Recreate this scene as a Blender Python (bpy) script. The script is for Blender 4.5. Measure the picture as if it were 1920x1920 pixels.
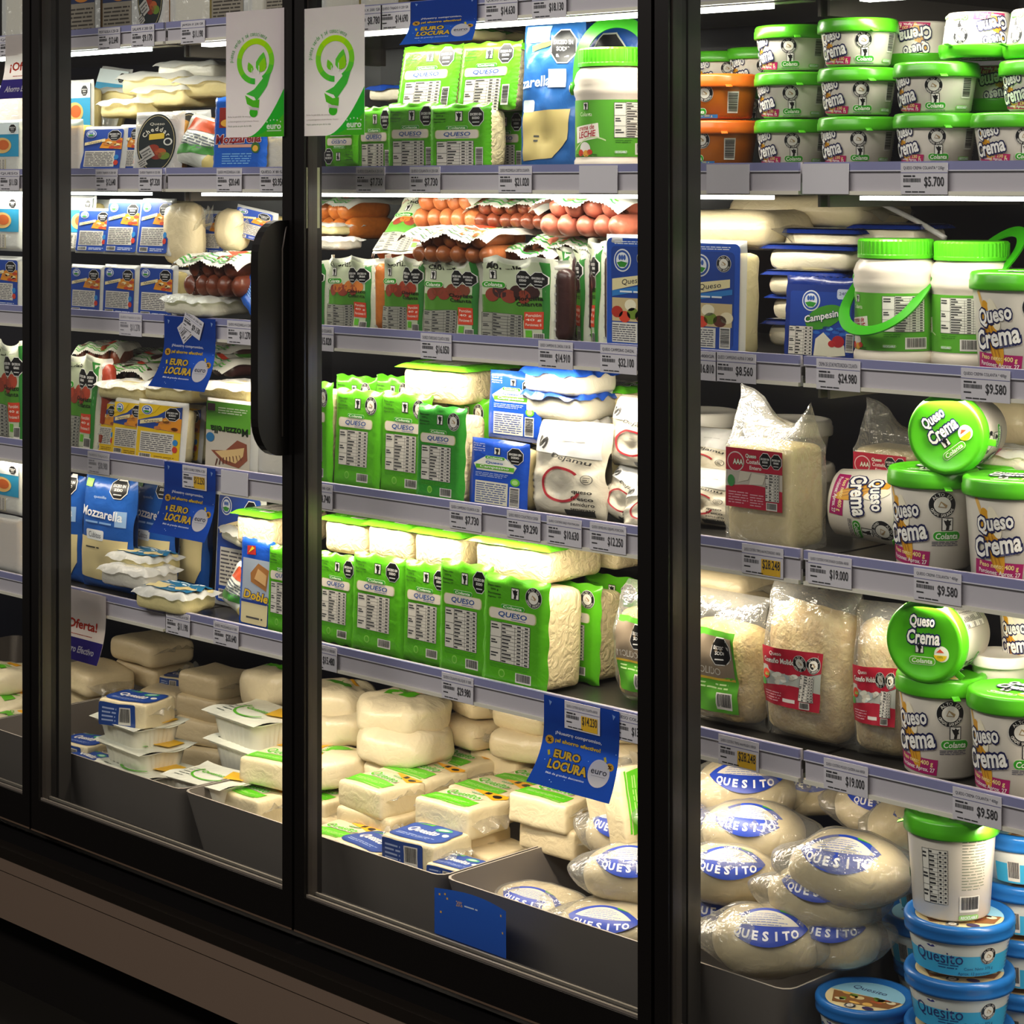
import bpy, bmesh, math, random
from mathutils import Vector, Matrix, noise, Euler
R = math.radians; noise.seed_set(7)
scene = bpy.context.scene
for o in list(bpy.data.objects): bpy.data.objects.remove(o, do_unlink=True)
COL = scene.collection

# ------------------------------------------------------------------ camera
TH = R(45); F = 4060.0; HY = 338.0; CX, CY, CZ = 2.647, -2.161, 1.5
cam = bpy.data.cameras.new('camera'); camo = bpy.data.objects.new('camera', cam); COL.objects.link(camo)
camo.location = (CX, CY, CZ); camo.rotation_euler = (R(90), 0, TH)
cam.sensor_width = 36; cam.lens = 36 * F / 1920; cam.shift_y = -(960 - HY) / 1920
cam.clip_start = .05; cam.clip_end = 60
scene.camera = camo
# ------------------------------------------------------------------ world, room lights, exposure
w = bpy.data.worlds.new('store'); scene.world = w; w.use_nodes = True
w.node_tree.nodes['Background'].inputs[0].default_value = (.9, .82, .75, 1)
w.node_tree.nodes['Background'].inputs[1].default_value = .10
scene.view_settings.view_transform = 'Standard'; scene.view_settings.look = 'None'
scene.view_settings.gamma = 1; scene.view_settings.use_curve_mapping = False
scene.view_settings.exposure = 0.08
scene.cycles.transparent_max_bounces = 24; scene.cycles.max_bounces = 7
scene.cycles.sample_clamp_indirect = 4
LED_POWER = 4.1          # watts of one 1.2 m shelf lamp
def area(name, loc, rot, sx, sy, e, col=(1, 1, 1)):
    l = bpy.data.lights.new(name, 'AREA'); l.shape = 'RECTANGLE'; l.size = sx; l.size_y = sy; l.energy = e; l.color = col
    o = bpy.data.objects.new(name, l); COL.objects.link(o); o.location = loc; o.rotation_euler = rot; return o
area('ceiling_lamp', (.3, -2.6, 3.3), (R(48), 0, 0), 5.0, .5, 105, (1, .9, .84))

# ------------------------------------------------------------------ pixel <-> place helpers (plain pinhole, 1920 x 1920)
S_, C_ = math.sin(TH), math.cos(TH)
def PX(px, Y):
    t = (px - 960) / F
    return CX + (Y - CY) * (t * C_ - S_) / (C_ + t * S_)
def DEP(X, Y): return -(X - CX) * S_ + (Y - CY) * C_
def PZ(px, py, Y): return CZ - (py - HY) * DEP(PX(px, Y), Y) / F

# ------------------------------------------------------------------ materials
def lin(c):
    c = c / 255.0
    return c / 12.92 if c <= .04045 else ((c + .055) / 1.055) ** 2.4
def hexc(h):
    h = h.lstrip('#'); h = ''.join(c * 2 for c in h) if len(h) == 3 else h; return tuple(lin(int(h[i:i + 2], 16)) for i in (0, 2, 4)) + (1,)
MATS = {}
def mat(col, kind='ink'):
    k = (col, kind)
    if k in MATS: return MATS[k]
    m = bpy.data.materials.new(kind + '_' + col.strip('#')); MATS[k] = m; m.use_nodes = True
    nt = m.node_tree; b = nt.nodes['Principled BSDF']; L = nt.links.new
    c = hexc(col); b.inputs['Base Color'].default_value = c
    def bump(scale, strength, dist=.003, distort=0.8, detail=3):
        tc = nt.nodes.new('ShaderNodeTexCoord'); n = nt.nodes.new('ShaderNodeTexNoise'); bp = nt.nodes.new('ShaderNodeBump')
        n.inputs['Scale'].default_value = scale; n.inputs['Detail'].default_value = detail; n.inputs['Distortion'].default_value = distort
        bp.inputs['Strength'].default_value = strength; bp.inputs['Distance'].default_value = dist
        L(tc.outputs['Object'], n.inputs['Vector']); L(n.outputs['Fac'], bp.inputs['Height']); return bp, n
    rough = .45
    if kind == 'ink': rough = .4
    elif kind == 'matte': rough = .8
    elif kind == 'plastic': rough = .28
    elif kind == 'film':           # printed foil, glossy and slightly wrinkled
        rough = .27; bp, n = bump(35, .35, .004, 1.2); L(bp.outputs[0], b.inputs['Normal'])
    elif kind in ('cheese', 'vacuum'):         # cheese pressed in clear vacuum film
        rough = .3; bp, n = bump(48, .85, .005, 2.2) if kind == 'vacuum' else bump(40, .42, .004, 1.5)
        L(bp.outputs[0], b.inputs['Normal'])
        mx = nt.nodes.new('ShaderNodeMix'); mx.data_type = 'RGBA'
        mx.inputs[6].default_value = tuple(x * .88 for x in c[:3]) + (1,); mx.inputs[7].default_value = c
        L(n.outputs['Fac'], mx.inputs[0]); L(mx.outputs[2], b.inputs['Base Color'])
    elif kind == 'crumb':          # ground cheese
        rough = .6; bp, n = bump(160, .8, .004, .3, 5)
        L(bp.outputs[0], b.inputs['Normal'])
        n2 = nt.nodes.new('ShaderNodeTexNoise'); n2.inputs['Scale'].default_value = 28; n2.inputs['Detail'].default_value = 6
        tc = nt.nodes.new('ShaderNodeTexCoord'); L(tc.outputs['Object'], n2.inputs['Vector'])
        mx = nt.nodes.new('ShaderNodeMix'); mx.data_type = 'RGBA'
        mx.inputs[6].default_value = tuple(x * y for x, y in zip(c[:3], (.72, .62, .5))) + (1,); mx.inputs[7].default_value = c
        cr = nt.nodes.new('ShaderNodeMapRange'); cr.inputs[1].default_value = .35; cr.inputs[2].default_value = .6
        L(n2.outputs['Fac'], cr.inputs[0]); L(cr.outputs[0], mx.inputs[0]); L(mx.outputs[2], b.inputs['Base Color'])
    elif kind == 'metal':
        rough = .42; b.inputs['Metallic'].default_value = .25; bp, n = bump(220, .12, .001); L(bp.outputs[0], b.inputs['Normal'])
    elif kind == 'frame': rough = .35; b.inputs['Specular IOR Level'].default_value = .35
    elif kind == 'dark': rough = .7; b.inputs['Specular IOR Level'].default_value = .15
    elif kind == 'sausage':
        rough = .32; bp, n = bump(60, .3, .003)
        L(bp.outputs[0], b.inputs['Normal'])
        mx = nt.nodes.new('ShaderNodeMix'); mx.data_type = 'RGBA'
        mx.inputs[6].default_value = tuple(x * .55 for x in c[:3]) + (1,); mx.inputs[7].default_value = tuple(min(1, x * 1.15) for x in c[:3]) + (1,)
        L(n.outputs['Fac'], mx.inputs[0]); L(mx.outputs[2], b.inputs['Base Color'])
    elif kind in ('clear', 'milky', 'glass'):
        nt.nodes.remove(b); out = nt.nodes['Material Output']
        tr = nt.nodes.new('ShaderNodeBsdfTransparent'); gl = nt.nodes.new('ShaderNodeBsdfGlossy'); mix = nt.nodes.new('ShaderNodeMixShader')
        lw = nt.nodes.new('ShaderNodeLayerWeight'); mr = nt.nodes.new('ShaderNodeMapRange')
        tr.inputs[0].default_value = c; gl.inputs['Roughness'].default_value = .02 if kind == 'glass' else .16
        lw.inputs['Blend'].default_value = .5
        lo, hi = (.035, .5) if kind == 'glass' else (.05, .45)
        mr.inputs[3].default_value = lo; mr.inputs[4].default_value = hi
        if kind == 'glass':
            pw = nt.nodes.new('ShaderNodeMath'); pw.operation = 'POWER'; pw.inputs[1].default_value = 4
            L(lw.outputs['Facing'], pw.inputs[0]); L(pw.outputs[0], mr.inputs[0])
        else: L(lw.outputs['Facing'], mr.inputs[0])
        L(mr.outputs[0], mix.inputs[0]); L(tr.outputs[0], mix.inputs[1]); L(gl.outputs[0], mix.inputs[2])
        last = mix
        if kind != 'glass':
            bp, n = bump(38, .8, .008, 1.8, 3); L(bp.outputs[0], gl.inputs['Normal'])
            df = nt.nodes.new('ShaderNodeBsdfDiffuse'); df.inputs[0].default_value = (.9, .9, .88, 1); m2 = nt.nodes.new('ShaderNodeMixShader')
            m2.inputs[0].default_value = .10 if kind == 'clear' else .5
            L(mix.outputs[0], m2.inputs[1]); L(df.outputs[0], m2.inputs[2]); last = m2
        else:
            df = nt.nodes.new('ShaderNodeBsdfDiffuse'); df.inputs[0].default_value = (.75, .72, .7, 1); m2 = nt.nodes.new('ShaderNodeMixShader')
            m2.inputs[0].default_value = .007
            L(mix.outputs[0], m2.inputs[1]); L(df.outputs[0], m2.inputs[2]); last = m2
        L(last.outputs[0], out.inputs[0]); return m
    elif kind == 'paper':          # printed card that lets some light through
        nt.nodes.remove(b); out = nt.nodes['Material Output']
        d = nt.nodes.new('ShaderNodeBsdfDiffuse'); t = nt.nodes.new('ShaderNodeBsdfTranslucent'); mix = nt.nodes.new('ShaderNodeMixShader')
        d.inputs[0].default_value = c; t.inputs[0].default_value = c; mix.inputs[0].default_value = .35
        L(d.outputs[0], mix.inputs[1]); L(t.outputs[0], mix.inputs[2]); L(mix.outputs[0], out.inputs[0]); return m
    elif kind == 'led':
        b.inputs['Emission Color'].default_value = c; b.inputs['Emission Strength'].default_value = 9
    b.inputs['Roughness'].default_value = rough
    return m

# ------------------------------------------------------------------ mesh building
class MB:
    def __init__(s): s.v = []; s.f = []; s.mi = []; s.sm = []; s.ms = []
    def m(s, material):
        if material not in s.ms: s.ms.append(material)
        return s.ms.index(material)
    def add(s, vs, fs, material, smooth=True, M=None):
        o = len(s.v); i = s.m(material)
        s.v += [tuple(M @ Vector(p)) for p in vs] if M is not None else [tuple(p) for p in vs]
        for f in fs: s.f.append([o + k for k in f]); s.mi.append(i); s.sm.append(smooth)
    def mesh(s, name):
        me = bpy.data.meshes.new(name); me.from_pydata(s.v, [], s.f)
        for x in s.ms: me.materials.append(x)
        me.polygons.foreach_set('material_index', s.mi); me.polygons.foreach_set('use_smooth', s.sm)
        me.update(); return me
def T(x=0, y=0, z=0, rx=0, ry=0, rz=0, s=1):
    M = Matrix.Translation((x, y, z)) @ Euler((R(rx), R(ry), R(rz))).to_matrix().to_4x4()
    return M @ Matrix.Diagonal((s, s, s, 1)) if s != 1 else M
def box(mb, x0, x1, y0, y1, z0, z1, m, M=None):
    vs = [(x, y, z) for z in (z0, z1) for y in (y0, y1) for x in (x0, x1)]
    mb.add(vs, [(0, 2, 3, 1), (4, 5, 7, 6), (0, 1, 5, 4), (2, 6, 7, 3), (0, 4, 6, 2), (1, 3, 7, 5)], m, False, M)
def rbox(mb, w, d, h, r, m, M=None, n=3, warp=None):
    """rounded box centred on the origin; warp(Vector) may push the points"""
    hs = (w / 2, d / 2, h / 2); r = min(r, min(hs) * .98)
    def ax(H):
        a = [-H, -H + .35 * r, -H + r]
        return a + [(-H + r) + (2 * H - 2 * r) * i / (n + 1) for i in range(1, n + 1)] + [H - r, H - .35 * r, H]
    A = [ax(H) for H in hs]; idx = {}; vs = []; fs = []
    def pt(i, j, k):
        key = (i, j, k)
        if key not in idx:
            q = Vector((A[0][i], A[1][j], A[2][k])); inn = Vector([max(-H + r, min(H - r, c)) for c, H in zip(q, hs)]); df = q - inn
            p = inn + df.normalized() * r if df.length > 1e-9 else q
            if warp: p = warp(p)
            idx[key] = len(vs); vs.append(p)
        return idx[key]
    N = [len(a) - 1 for a in A]
    for a in range(3):
        b, c = (a + 1) % 3, (a + 2) % 3
        for side in (0, N[a]):
            for i in range(N[b]):
                for j in range(N[c]):
                    q = []
                    for di, dj in ((0, 0), (1, 0), (1, 1), (0, 1)):
                        k = [0, 0, 0]; k[a] = side; k[b] = i + di; k[c] = j + dj; q.append(pt(*k))
                    fs.append(q if side else q[::-1])
    mb.add(vs, fs, m, True, M)
def lathe(mb, prof, m, n=40, M=None, smooth=True, mats=None):
    """prof [(r, z)] ; mats: one material for each profile segment"""
    vs = []
    for r, z in prof: vs += [(max(r, 1e-5) * math.cos(2 * math.pi * i / n), max(r, 1e-5) * math.sin(2 * math.pi * i / n), z) for i in range(n)]
    for k in range(len(prof) - 1):
        fs = [(k * n + i, k * n + (i + 1) % n, (k + 1) * n + (i + 1) % n, (k + 1) * n + i) for i in range(n)]
        if mats is None: continue
        sub = vs[k * n:(k + 2) * n]; mb.add(sub, [(i, (i + 1) % n, n + (i + 1) % n, n + i) for i in range(n)], mats[k], smooth, M)
    if mats is None:
        fs = [(k * n + i, k * n + (i + 1) % n, (k + 1) * n + (i + 1) % n, (k + 1) * n + i) for k in range(len(prof) - 1) for i in range(n)]
        mb.add(vs, fs, m, smooth, M)
def tube(mb, pts, r, m, n=8, caps=True, M=None):
    pts = [Vector(p) for p in pts]; vs = []; rs = r if isinstance(r, (list, tuple)) else [r] * len(pts)
    up = Vector((0.01, .02, 1))
    for i, p in enumerate(pts):
        t = (pts[min(i + 1, len(pts) - 1)] - pts[max(i - 1, 0)]).normalized(); a = t.cross(up)
        if a.length < .05: a = t.cross(Vector((1, 0, 0)))
        a.normalize(); b = t.cross(a)
        vs += [p + (a * math.cos(2 * math.pi * k / n) + b * math.sin(2 * math.pi * k / n)) * rs[i] for k in range(n)]
    fs = [(i * n + k, i * n + (k + 1) % n, (i + 1) * n + (k + 1) % n, (i + 1) * n + k) for i in range(len(pts) - 1) for k in range(n)]
    if caps: fs += [tuple(range(n))[::-1], tuple(range((len(pts) - 1) * n, len(pts) * n))]
    mb.add(vs, fs, m, True, M)
def capsule(mb, L, r, m, M=None, bend=0, n=12):
    """sausage along z from 0 to L"""
    pts = []; rs = []
    for t in (0, .03, .08, .16, .3, .5, .7, .84, .92, .97, 1):
        e = min(t, 1 - t) * L; rr = r * math.sqrt(max(.02, 1 - max(0, 1 - e / r) ** 2))
        pts.append((bend * math.sin(math.pi * t), 0, L * t)); rs.append(rr)
    tube(mb, pts, rs, m, n, True, M)
def sheet(mb, fn, nu, nv, m, M=None, smooth=True):
    vs = [fn(i / nu, j / nv) for j in range(nv + 1) for i in range(nu + 1)]
    fs = [(j * (nu + 1) + i, j * (nu + 1) + i + 1, (j + 1) * (nu + 1) + i + 1, (j + 1) * (nu + 1) + i) for j in range(nv) for i in range(nu)]
    mb.add(vs, fs, m, smooth, M)
def nz(p, s=30, a=.002, seed=0): return noise.noise_vector(Vector(p) * s + Vector((seed, seed * .7, -seed))) * a

# ------------------------------------------------------------------ flat artwork laid on surfaces
TX = {}
def tmesh(s, bold=0):
    k = (s, bold)
    if k in TX: return TX[k]
    cu = bpy.data.curves.new('t', 'FONT'); cu.body = s; cu.size = 1; cu.offset = bold; cu.resolution_u = 2; cu.fill_mode = 'FRONT' if hasattr(cu, 'fill_mode') else cu.fill_mode
    ob = bpy.data.objects.new('t', cu); me = bpy.data.meshes.new_from_object(ob)
    vs = [(v.co.x, v.co.y) for v in me.vertices]; fs = [tuple(p.vertices) for p in me.polygons]
    bpy.data.objects.remove(ob); bpy.data.curves.remove(cu); bpy.data.meshes.remove(me)
    if not vs: vs = [(0, 0), (1, 0), (1, 1)]; fs = []
    x0 = min(v[0] for v in vs); x1 = max(v[0] for v in vs); y0 = min(v[1] for v in vs); y1 = max(v[1] for v in vs)
    TX[k] = (vs, fs, x0, x1, y0, y1); return TX[k]
STEP = .0003
class Art:
    def __init__(s): s.P = []
    def poly(s, pts, col, z=1): s.P.append((pts, [tuple(range(len(pts)))], col, z)); return s
    def rect(s, x0, y0, x1, y1, col, z=1): return s.poly([(x0, y0), (x1, y0), (x1, y1), (x0, y1)], col, z)
    def rr(s, x0, y0, x1, y1, r, col, z=1):
        p = []
        for cx, cy, a in ((x1 - r, y0 + r, -90), (x1 - r, y1 - r, 0), (x0 + r, y1 - r, 90), (x0 + r, y0 + r, 180)):
            p += [(cx + r * math.cos(R(a + 22.5 * k)), cy + r * math.sin(R(a + 22.5 * k))) for k in range(5)]
        return s.poly(p, col, z)
    def ell(s, cx, cy, rx, ry, col, z=1, n=28, rot=0):
        c, q = math.cos(R(rot)), math.sin(R(rot))
        return s.poly([(cx + rx * math.cos(t) * c - ry * math.sin(t) * q, cy + rx * math.cos(t) * q + ry * math.sin(t) * c) for t in [2 * math.pi * k / n for k in range(n)]], col, z)
    def band(s, f0, f1, n, col, z=1):
        """strip between two parametric lines f(t)->(x,y)"""
        v = [f0(k / n) for k in range(n + 1)] + [f1(k / n) for k in range(n + 1)]
        s.P.append((v, [(k, k + 1, n + 2 + k, n + 1 + k) for k in range(n)], col, z)); return s
    def ring(s, cx, cy, rx, ry, t, col, z=1, a0=0, a1=360, n=32):
        f = lambda rx, ry: (lambda u: (cx + rx * math.cos(R(a0 + (a1 - a0) * u)), cy + ry * math.sin(R(a0 + (a1 - a0) * u))))
        return s.band(f(rx, ry), f(rx - t, ry - t), n, col, z)
    def text(s, st, cx, cy, w, h, col, z=2, bold=0, shear=0, rot=0, out=None, ob=.07):
        """text fitted in a w x h box about (cx, cy)"""
        for o, cc, zz in (((ob, out, z),) if out else ()) + ((bold, col, z + (1 if out else 0)),):
            vs, fs, x0, x1, y0, y1 = tmesh(st, bold)
            vs2 = tmesh(st, o)[0]; fs2 = tmesh(st, o)[1]
            kx = w / max(x1 - x0, 1e-6); ky = h / max(y1 - y0, 1e-6); c, q = math.cos(R(rot)), math.sin(R(rot)); p = []
            for x, y in vs2:
                u = (x - (x0 + x1) / 2) * kx; v = (y - (y0 + y1) / 2) * ky; u += shear * v
                p.append((cx + u * c - v * q, cy + u * q + v * c))
            s.P.append((p, fs2, cc, zz))
        return s
    def arct(s, st, cx, cy, r, a0, a1, h, col, z=2, bold=.02, inside=False, wf=1, ry=None):
        n = max(len(st) - 1, 1); ry = ry or r
        for i, ch in enumerate(st):
            if ch == ' ': continue
            a = a0 + (a1 - a0) * i / n; th = a - 90 if not inside else a + 90
            _, _, x0, x1, y0, y1 = tmesh(ch, bold); q = h / .73; dy = ((y0 + y1) / 2 - .365) * q
            s.text(ch, cx + r * math.cos(R(a)) - dy * math.sin(R(th)), cy + ry * math.sin(R(a)) + dy * math.cos(R(th)), (x1 - x0) * q * wf, (y1 - y0) * q, col, z, bold, 0, th)
        return s
    def lines(s, x0, y0, x1, y1, n, col, z=2, duty=.42, seed=1, words=True):
        rnd = random.Random(seed); dy = (y1 - y0) / n
        for i in range(n):
            y = y1 - dy * (i + .8); x = x0; end = x1 - (rnd.random() * .25 * (x1 - x0) if i == n - 1 else rnd.random() * .06 * (x1 - x0))
            while x < end - 1e-5:
                L = min(dy * (1.2 + rnd.random() * 3.2), end - x); s.rect(x, y, x + L, y + dy * duty, col, z); x += L + dy * .45
        return s
    def table(s, x0, y0, x1, y1, z=1, n=11, seed=1, bg='#d8d2c8', ink='#3a3a3c'):
        W = x1 - x0; H = y1 - y0; s.rect(x0, y0, x1, y1, bg, z); xm = x0 + .28 * W; t = max(.0005, W * .008)
        for x in (x0, xm, x1 - t): s.rect(x, y0, x + t, y1, ink, z + 1)
        for y in (y0, y1 - t, y0 + .33 * H, y0 + .62 * H): s.rect(x0, y, xm, y + t, ink, z + 1)
        for k in range(n + 1): s.rect(xm, y0 + H * k / n, x1, y0 + H * k / n + t * .8, ink, z + 1)
        for x in (.62, .82): s.rect(x0 + x * W, y0, x0 + x * W + t * .8, y0 + H * .94, ink, z + 1)
        rnd = random.Random(seed)
        for k in range(n):
            y = y0 + H * (k + .28) / n; hh = H / n * .42
            s.rect(xm + .02 * W, y, xm + W * (.1 + .2 * rnd.random()), y + hh, ink, z + 1)
            s.rect(x0 + .68 * W, y, x0 + .77 * W, y + hh, ink, z + 1); s.rect(x0 + .87 * W, y, x0 + .95 * W, y + hh, ink, z + 1)
        for y in (.9, .83, .52, .46, .2, .13): s.rect(x0 + .03 * W, y0 + y * H, x0 + (.14 + .1 * rnd.random()) * W, y0 + y * H + H * .035, ink, z + 1)
        return s
    def barcode(s, x0, y0, x1, y1, z=1, seed=1, horiz=False, bg='#dedad2'):
        s.rect(x0, y0, x1, y1, bg, z); rnd = random.Random(seed); W = (y1 - y0) if horiz else (x1 - x0); t = .08 * W
        while t < .92 * W:
            L = W * rnd.choice((.02, .03, .045)); 
            if horiz: s.rect(x0 + .08 * (x1 - x0), y0 + t, x1 - .08 * (x1 - x0), y0 + t + L, '#1a1a1e', z + 1)
            else: s.rect(x0 + t, y0 + .16 * (y1 - y0), x0 + t + L, y1 - .06 * (y1 - y0), '#1a1a1e', z + 1)
            t += L + W * rnd.choice((.02, .03))
        return s
    def octa(s, cx, cy, r, z=1, t=('EXCESO EN', 'SODIO')):
        oc = lambda q: [(cx + q * math.cos(R(22.5 + 45 * k)), cy + q * 1.05 * math.sin(R(22.5 + 45 * k))) for k in range(8)]
        s.poly(oc(r), '#e8e6e2', z); s.poly(oc(r * .93), '#0b0b0e', z + 1)
        s.text(t[0], cx, cy + r * .22, r * 1.35, r * .25, '#f0eeea', z + 2, .02); s.text(t[1], cx, cy - r * .15, r * .9, r * .25, '#f0eeea', z + 2, .02)
        s.rect(cx - r * .42, cy - r * .62, cx + r * .42, cy - r * .53, '#c8c8c8', z + 2); return s
    def seal(s, cx, cy, r, z=1):
        s.ell(cx, cy, r, r, '#e6e2da', z); s.ell(cx, cy, r * .95, r * .95, '#101216', z + 1); s.ell(cx, cy, r * .6, r * .6, '#e2ded4', z + 2)
        s.arct('ALTO EN', cx, cy, r * .77, 140, 40, r * .25, '#e6e2da', z + 2, .0); s.arct('GRASAS SATURADAS', cx, cy, r * .77, 205, 335, r * .22, '#e6e2da', z + 2, .0, True)
        s.poly([(cx - r * .3, cy - r * .15), (cx + r * .25, cy - r * .22), (cx + r * .34, cy - r * .02), (cx - r * .12, cy + r * .28)], '#a58a60', z + 3)
        s.poly([(cx - r * .22, cy - r * .1), (cx + r * .2, cy - r * .16), (cx - r * .1, cy + r * .18)], '#e2ded4', z + 4); return s
    def cow(s, cx, cy, a, z=1):
        s.rect(cx - a, cy - a * 1.15, cx + a, cy + a * 1.15, '#15151a', z); s.rect(cx - a * .85, cy - a, cx + a * .85, cy + a, '#e9e6df', z + 1)
        q = [(-.8, .75), (-.25, .6), (0, .95), (.3, .62), (.8, .7), (.55, .25), (.75, -.1), (.4, -.2), (.3, -.95), (-.35, -.95), (-.2, -.35), (-.5, .1)]
        s.poly([(cx + a * .85 * x, cy + a * y) for x, y in q], '#101014', z + 2); return s
    def pill(s, cx, cy, w, h, z=1, txt='Colanta', bg='#2f9a1e', fg='#eef2e2', edge='#dfe8c8'):
        s.rr(cx - w / 2, cy - h / 2, cx + w / 2, cy + h / 2, h * .48, edge, z); s.rr(cx - w / 2 + h * .06, cy - h / 2 + h * .07, cx + w / 2 - h * .06, cy + h / 2 - h * .07, h * .42, bg, z + 1)
        s.text(txt, cx, cy, w * .8, h * .6, fg, z + 2, .02, .15); return s
    def xf(s, f):
        s.P = [([f(x, y) for x, y in v], fs, c, z) for v, fs, c, z in s.P]; return s
    def move(s, dx=0, dy=0, k=1, rot=0):
        c, q = math.cos(R(rot)), math.sin(R(rot)); return s.xf(lambda x, y: (dx + k * (x * c - y * q), dy + k * (x * q + y * c)))
    def plus(s, o, dz=0): s.P += [(v, f, c, z + dz) for v, f, c, z in o.P]; return s
    def lay(s, mb, fn, cut=None, kind='ink'):
        """fn(u, v, height) -> point ; cut (du, dv) splits the shapes so they follow a curved surface"""
        if not cut:
            for v, fs, c, z in s.P: mb.add([fn(x, y, z * STEP) for x, y in v], fs, mat(c, kind), False)
            return
        by = {}
        for v, fs, c, z in s.P:
            vs, fl = by.setdefault((c, z), ([], [])); o = len(vs); vs += [(x, y, 0) for x, y in v]; fl += [tuple(o + k for k in f) for f in fs]
        for (c, z), (vs, fl) in by.items():
            bm = bmesh.new(); bv = [bm.verts.new(p) for p in vs]
            for f in fl:
                try: bm.faces.new([bv[k] for k in f])
                except ValueError: pass
            for a, d in ((0, cut[0]), (1, cut[1])):
                if not d: continue
                lo = min(p[a] for p in vs); hi = max(p[a] for p in vs); k = math.ceil(lo / d)
                while k * d < hi:
                    co = [0, 0, 0]; no = [0, 0, 0]; co[a] = k * d; no[a] = 1
                    bmesh.ops.bisect_plane(bm, geom=bm.verts[:] + bm.edges[:] + bm.faces[:], dist=1e-7, plane_co=co, plane_no=no); k += 1
            bm.verts.index_update()
            mb.add([fn(p.co.x, p.co.y, z * STEP) for p in bm.verts], [[q.index for q in f.verts] for f in bm.faces], mat(c, kind), True); bm.free()

# ------------------------------------------------------------------ things and their parts
class Kind:
    """one kind of thing: name, category, nominal size, parts [(name, mesh, index of the part it sits on or None)]"""
    def __init__(s, name, cat, w, h, d): s.name = name; s.cat = cat; s.w = w; s.h = h; s.d = d; s.parts = []
    def part(s, name, mb, on=None, label=None): s.parts.append((name, mb.mesh(name), on, label)); return len(s.parts) - 1
def put(k, loc, label, rot=(0, 0, 0), sc=(1, 1, 1), group=None, order='XYZ'):
    single = len(k.parts) == 1
    o = bpy.data.objects.new(k.name, k.parts[0][1] if single else None); COL.objects.link(o)
    o.rotation_mode = order; o.location = loc; o.rotation_euler = rot.to_euler(order) if isinstance(rot, Matrix) else [R(a) for a in rot]; o.scale = sc if isinstance(sc, (tuple, list)) else (sc,) * 3
    o['label'] = label; o['category'] = k.cat
    if group: o['group'] = group
    if not single:
        o.empty_display_size = .02; ch = []
        for n, me, on, lb in k.parts:
            c = bpy.data.objects.new(n, me); COL.objects.link(c); c.parent = o if on is None else ch[on]; ch.append(c)
            if lb: c['label'] = lb
    return o
KC = {}
def kind(fn, *a):
    key = (fn.__name__,) + a
    if key not in KC: KC[key] = fn(*a)
    return KC[key]
# shelf deck heights (m) and where the products stand
RAIL = {1: (1.782, 1.743), 2: (1.523, 1.480), 3: (1.262, 1.221), 4: (1.003, .957), 5: (.738, .695)}
TILT = {1: -.002, 2: .001, 3: .006, 4: .008, 5: .007}
def deck(l, X=0.0): return RAIL[l][0] + TILT[l] * X - .0125
def fit(k, x0, x1, y0, y1, Y, label, base=None, rot=(0, 0, 0), group=None, dsc=1):
    """stand a thing of kind k so that its front fills the pixel box at depth Y; base: deck level or height"""
    Xa, Xb = PX(x0, Y), PX(x1, Y); xc = (Xa + Xb) / 2; pm = (x0 + x1) / 2
    zt = PZ(pm, y0, Y); zb = PZ(pm, y1, Y)
    if base is not None: zb = deck(base, xc) if base in RAIL else base
    yaw = rot[2]; wf = max(.5, math.cos(R(yaw)) )
    return put(k, (xc, Y, zb), label, rot, ((Xb - Xa) / k.w / wf, dsc, (zt - zb) / k.h), group)
def lie(k, x0, x1, yf, Y, z, label, yaw=0, L=None, face='up', group=None, sc=None):
    """lay a thing flat, its printed front up; the pixel span x0..x1 is its near edge at depth Y, z its underside"""
    Xa, Xb = PX(x0, Y), PX(x1, Y); xc = (Xa + Xb) / 2; s = (Xb - Xa) / k.w
    o = put(k, (xc, Y, z + k.d * (sc or 1)), label, (-90, 0, yaw), (s, sc or 1, (L / k.h) if L else s), group, 'XYZ'); return o

def fl(k, px, py, Y, label, yaw=0, sc=1, tilt=0, group=None, z=None):
    """rest a thing with its base on the point seen at pixel (px, py) at depth Y, or at height z"""
    return put(k, (PX(px, Y), Y, PZ(px, py, Y) if z is None else z), label, (tilt, 0, yaw), sc, group)
def lieq(k, px, py, Y, label, yaw=0, sc=1, group=None, tilt=0):
    """a front-printed pack lying on its back; (px, py) is its near lower edge at depth Y"""
    d = k.d * (sc if not isinstance(sc, tuple) else sc[1]); return put(k, (PX(px, Y), Y, PZ(px, py, Y) + d), label, (-90 + tilt, 0, yaw), sc, group)
def cyl(k, px, Y, base, label, sc=1.0, off=24, group=None, flip=False):
    X = PX(px, Y); z = deck(base, X) if base in RAIL else base; yaw = 45 - math.degrees(math.atan((px - 960) / F)) - off
    if flip: return put(k, (X, Y, z + k.h * sc), label, Matrix.Rotation(R(yaw + 0), 3, 'Z') @ Matrix.Rotation(R(180), 3, 'Y'), sc, group)
    return put(k, (X, Y, z), label, (0, 0, yaw), sc, group)
def roll(k, px, py, Y, phi, spin, label, sc=1.0, pitch=0, group=None):
    """a tub lying down; its lid centre is seen at (px, py) at depth Y and faces phi degrees right of straight out"""
    M = Matrix.Rotation(R(phi), 3, 'Z') @ Matrix.Rotation(R(90 + pitch), 3, 'X') @ Matrix.Rotation(R(spin), 3, 'Z')
    c = Vector((PX(px, Y), Y, PZ(px, py, Y))); return put(k, c - (M @ Vector((0, 0, k.h * sc))), label, M, sc, group)

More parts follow.
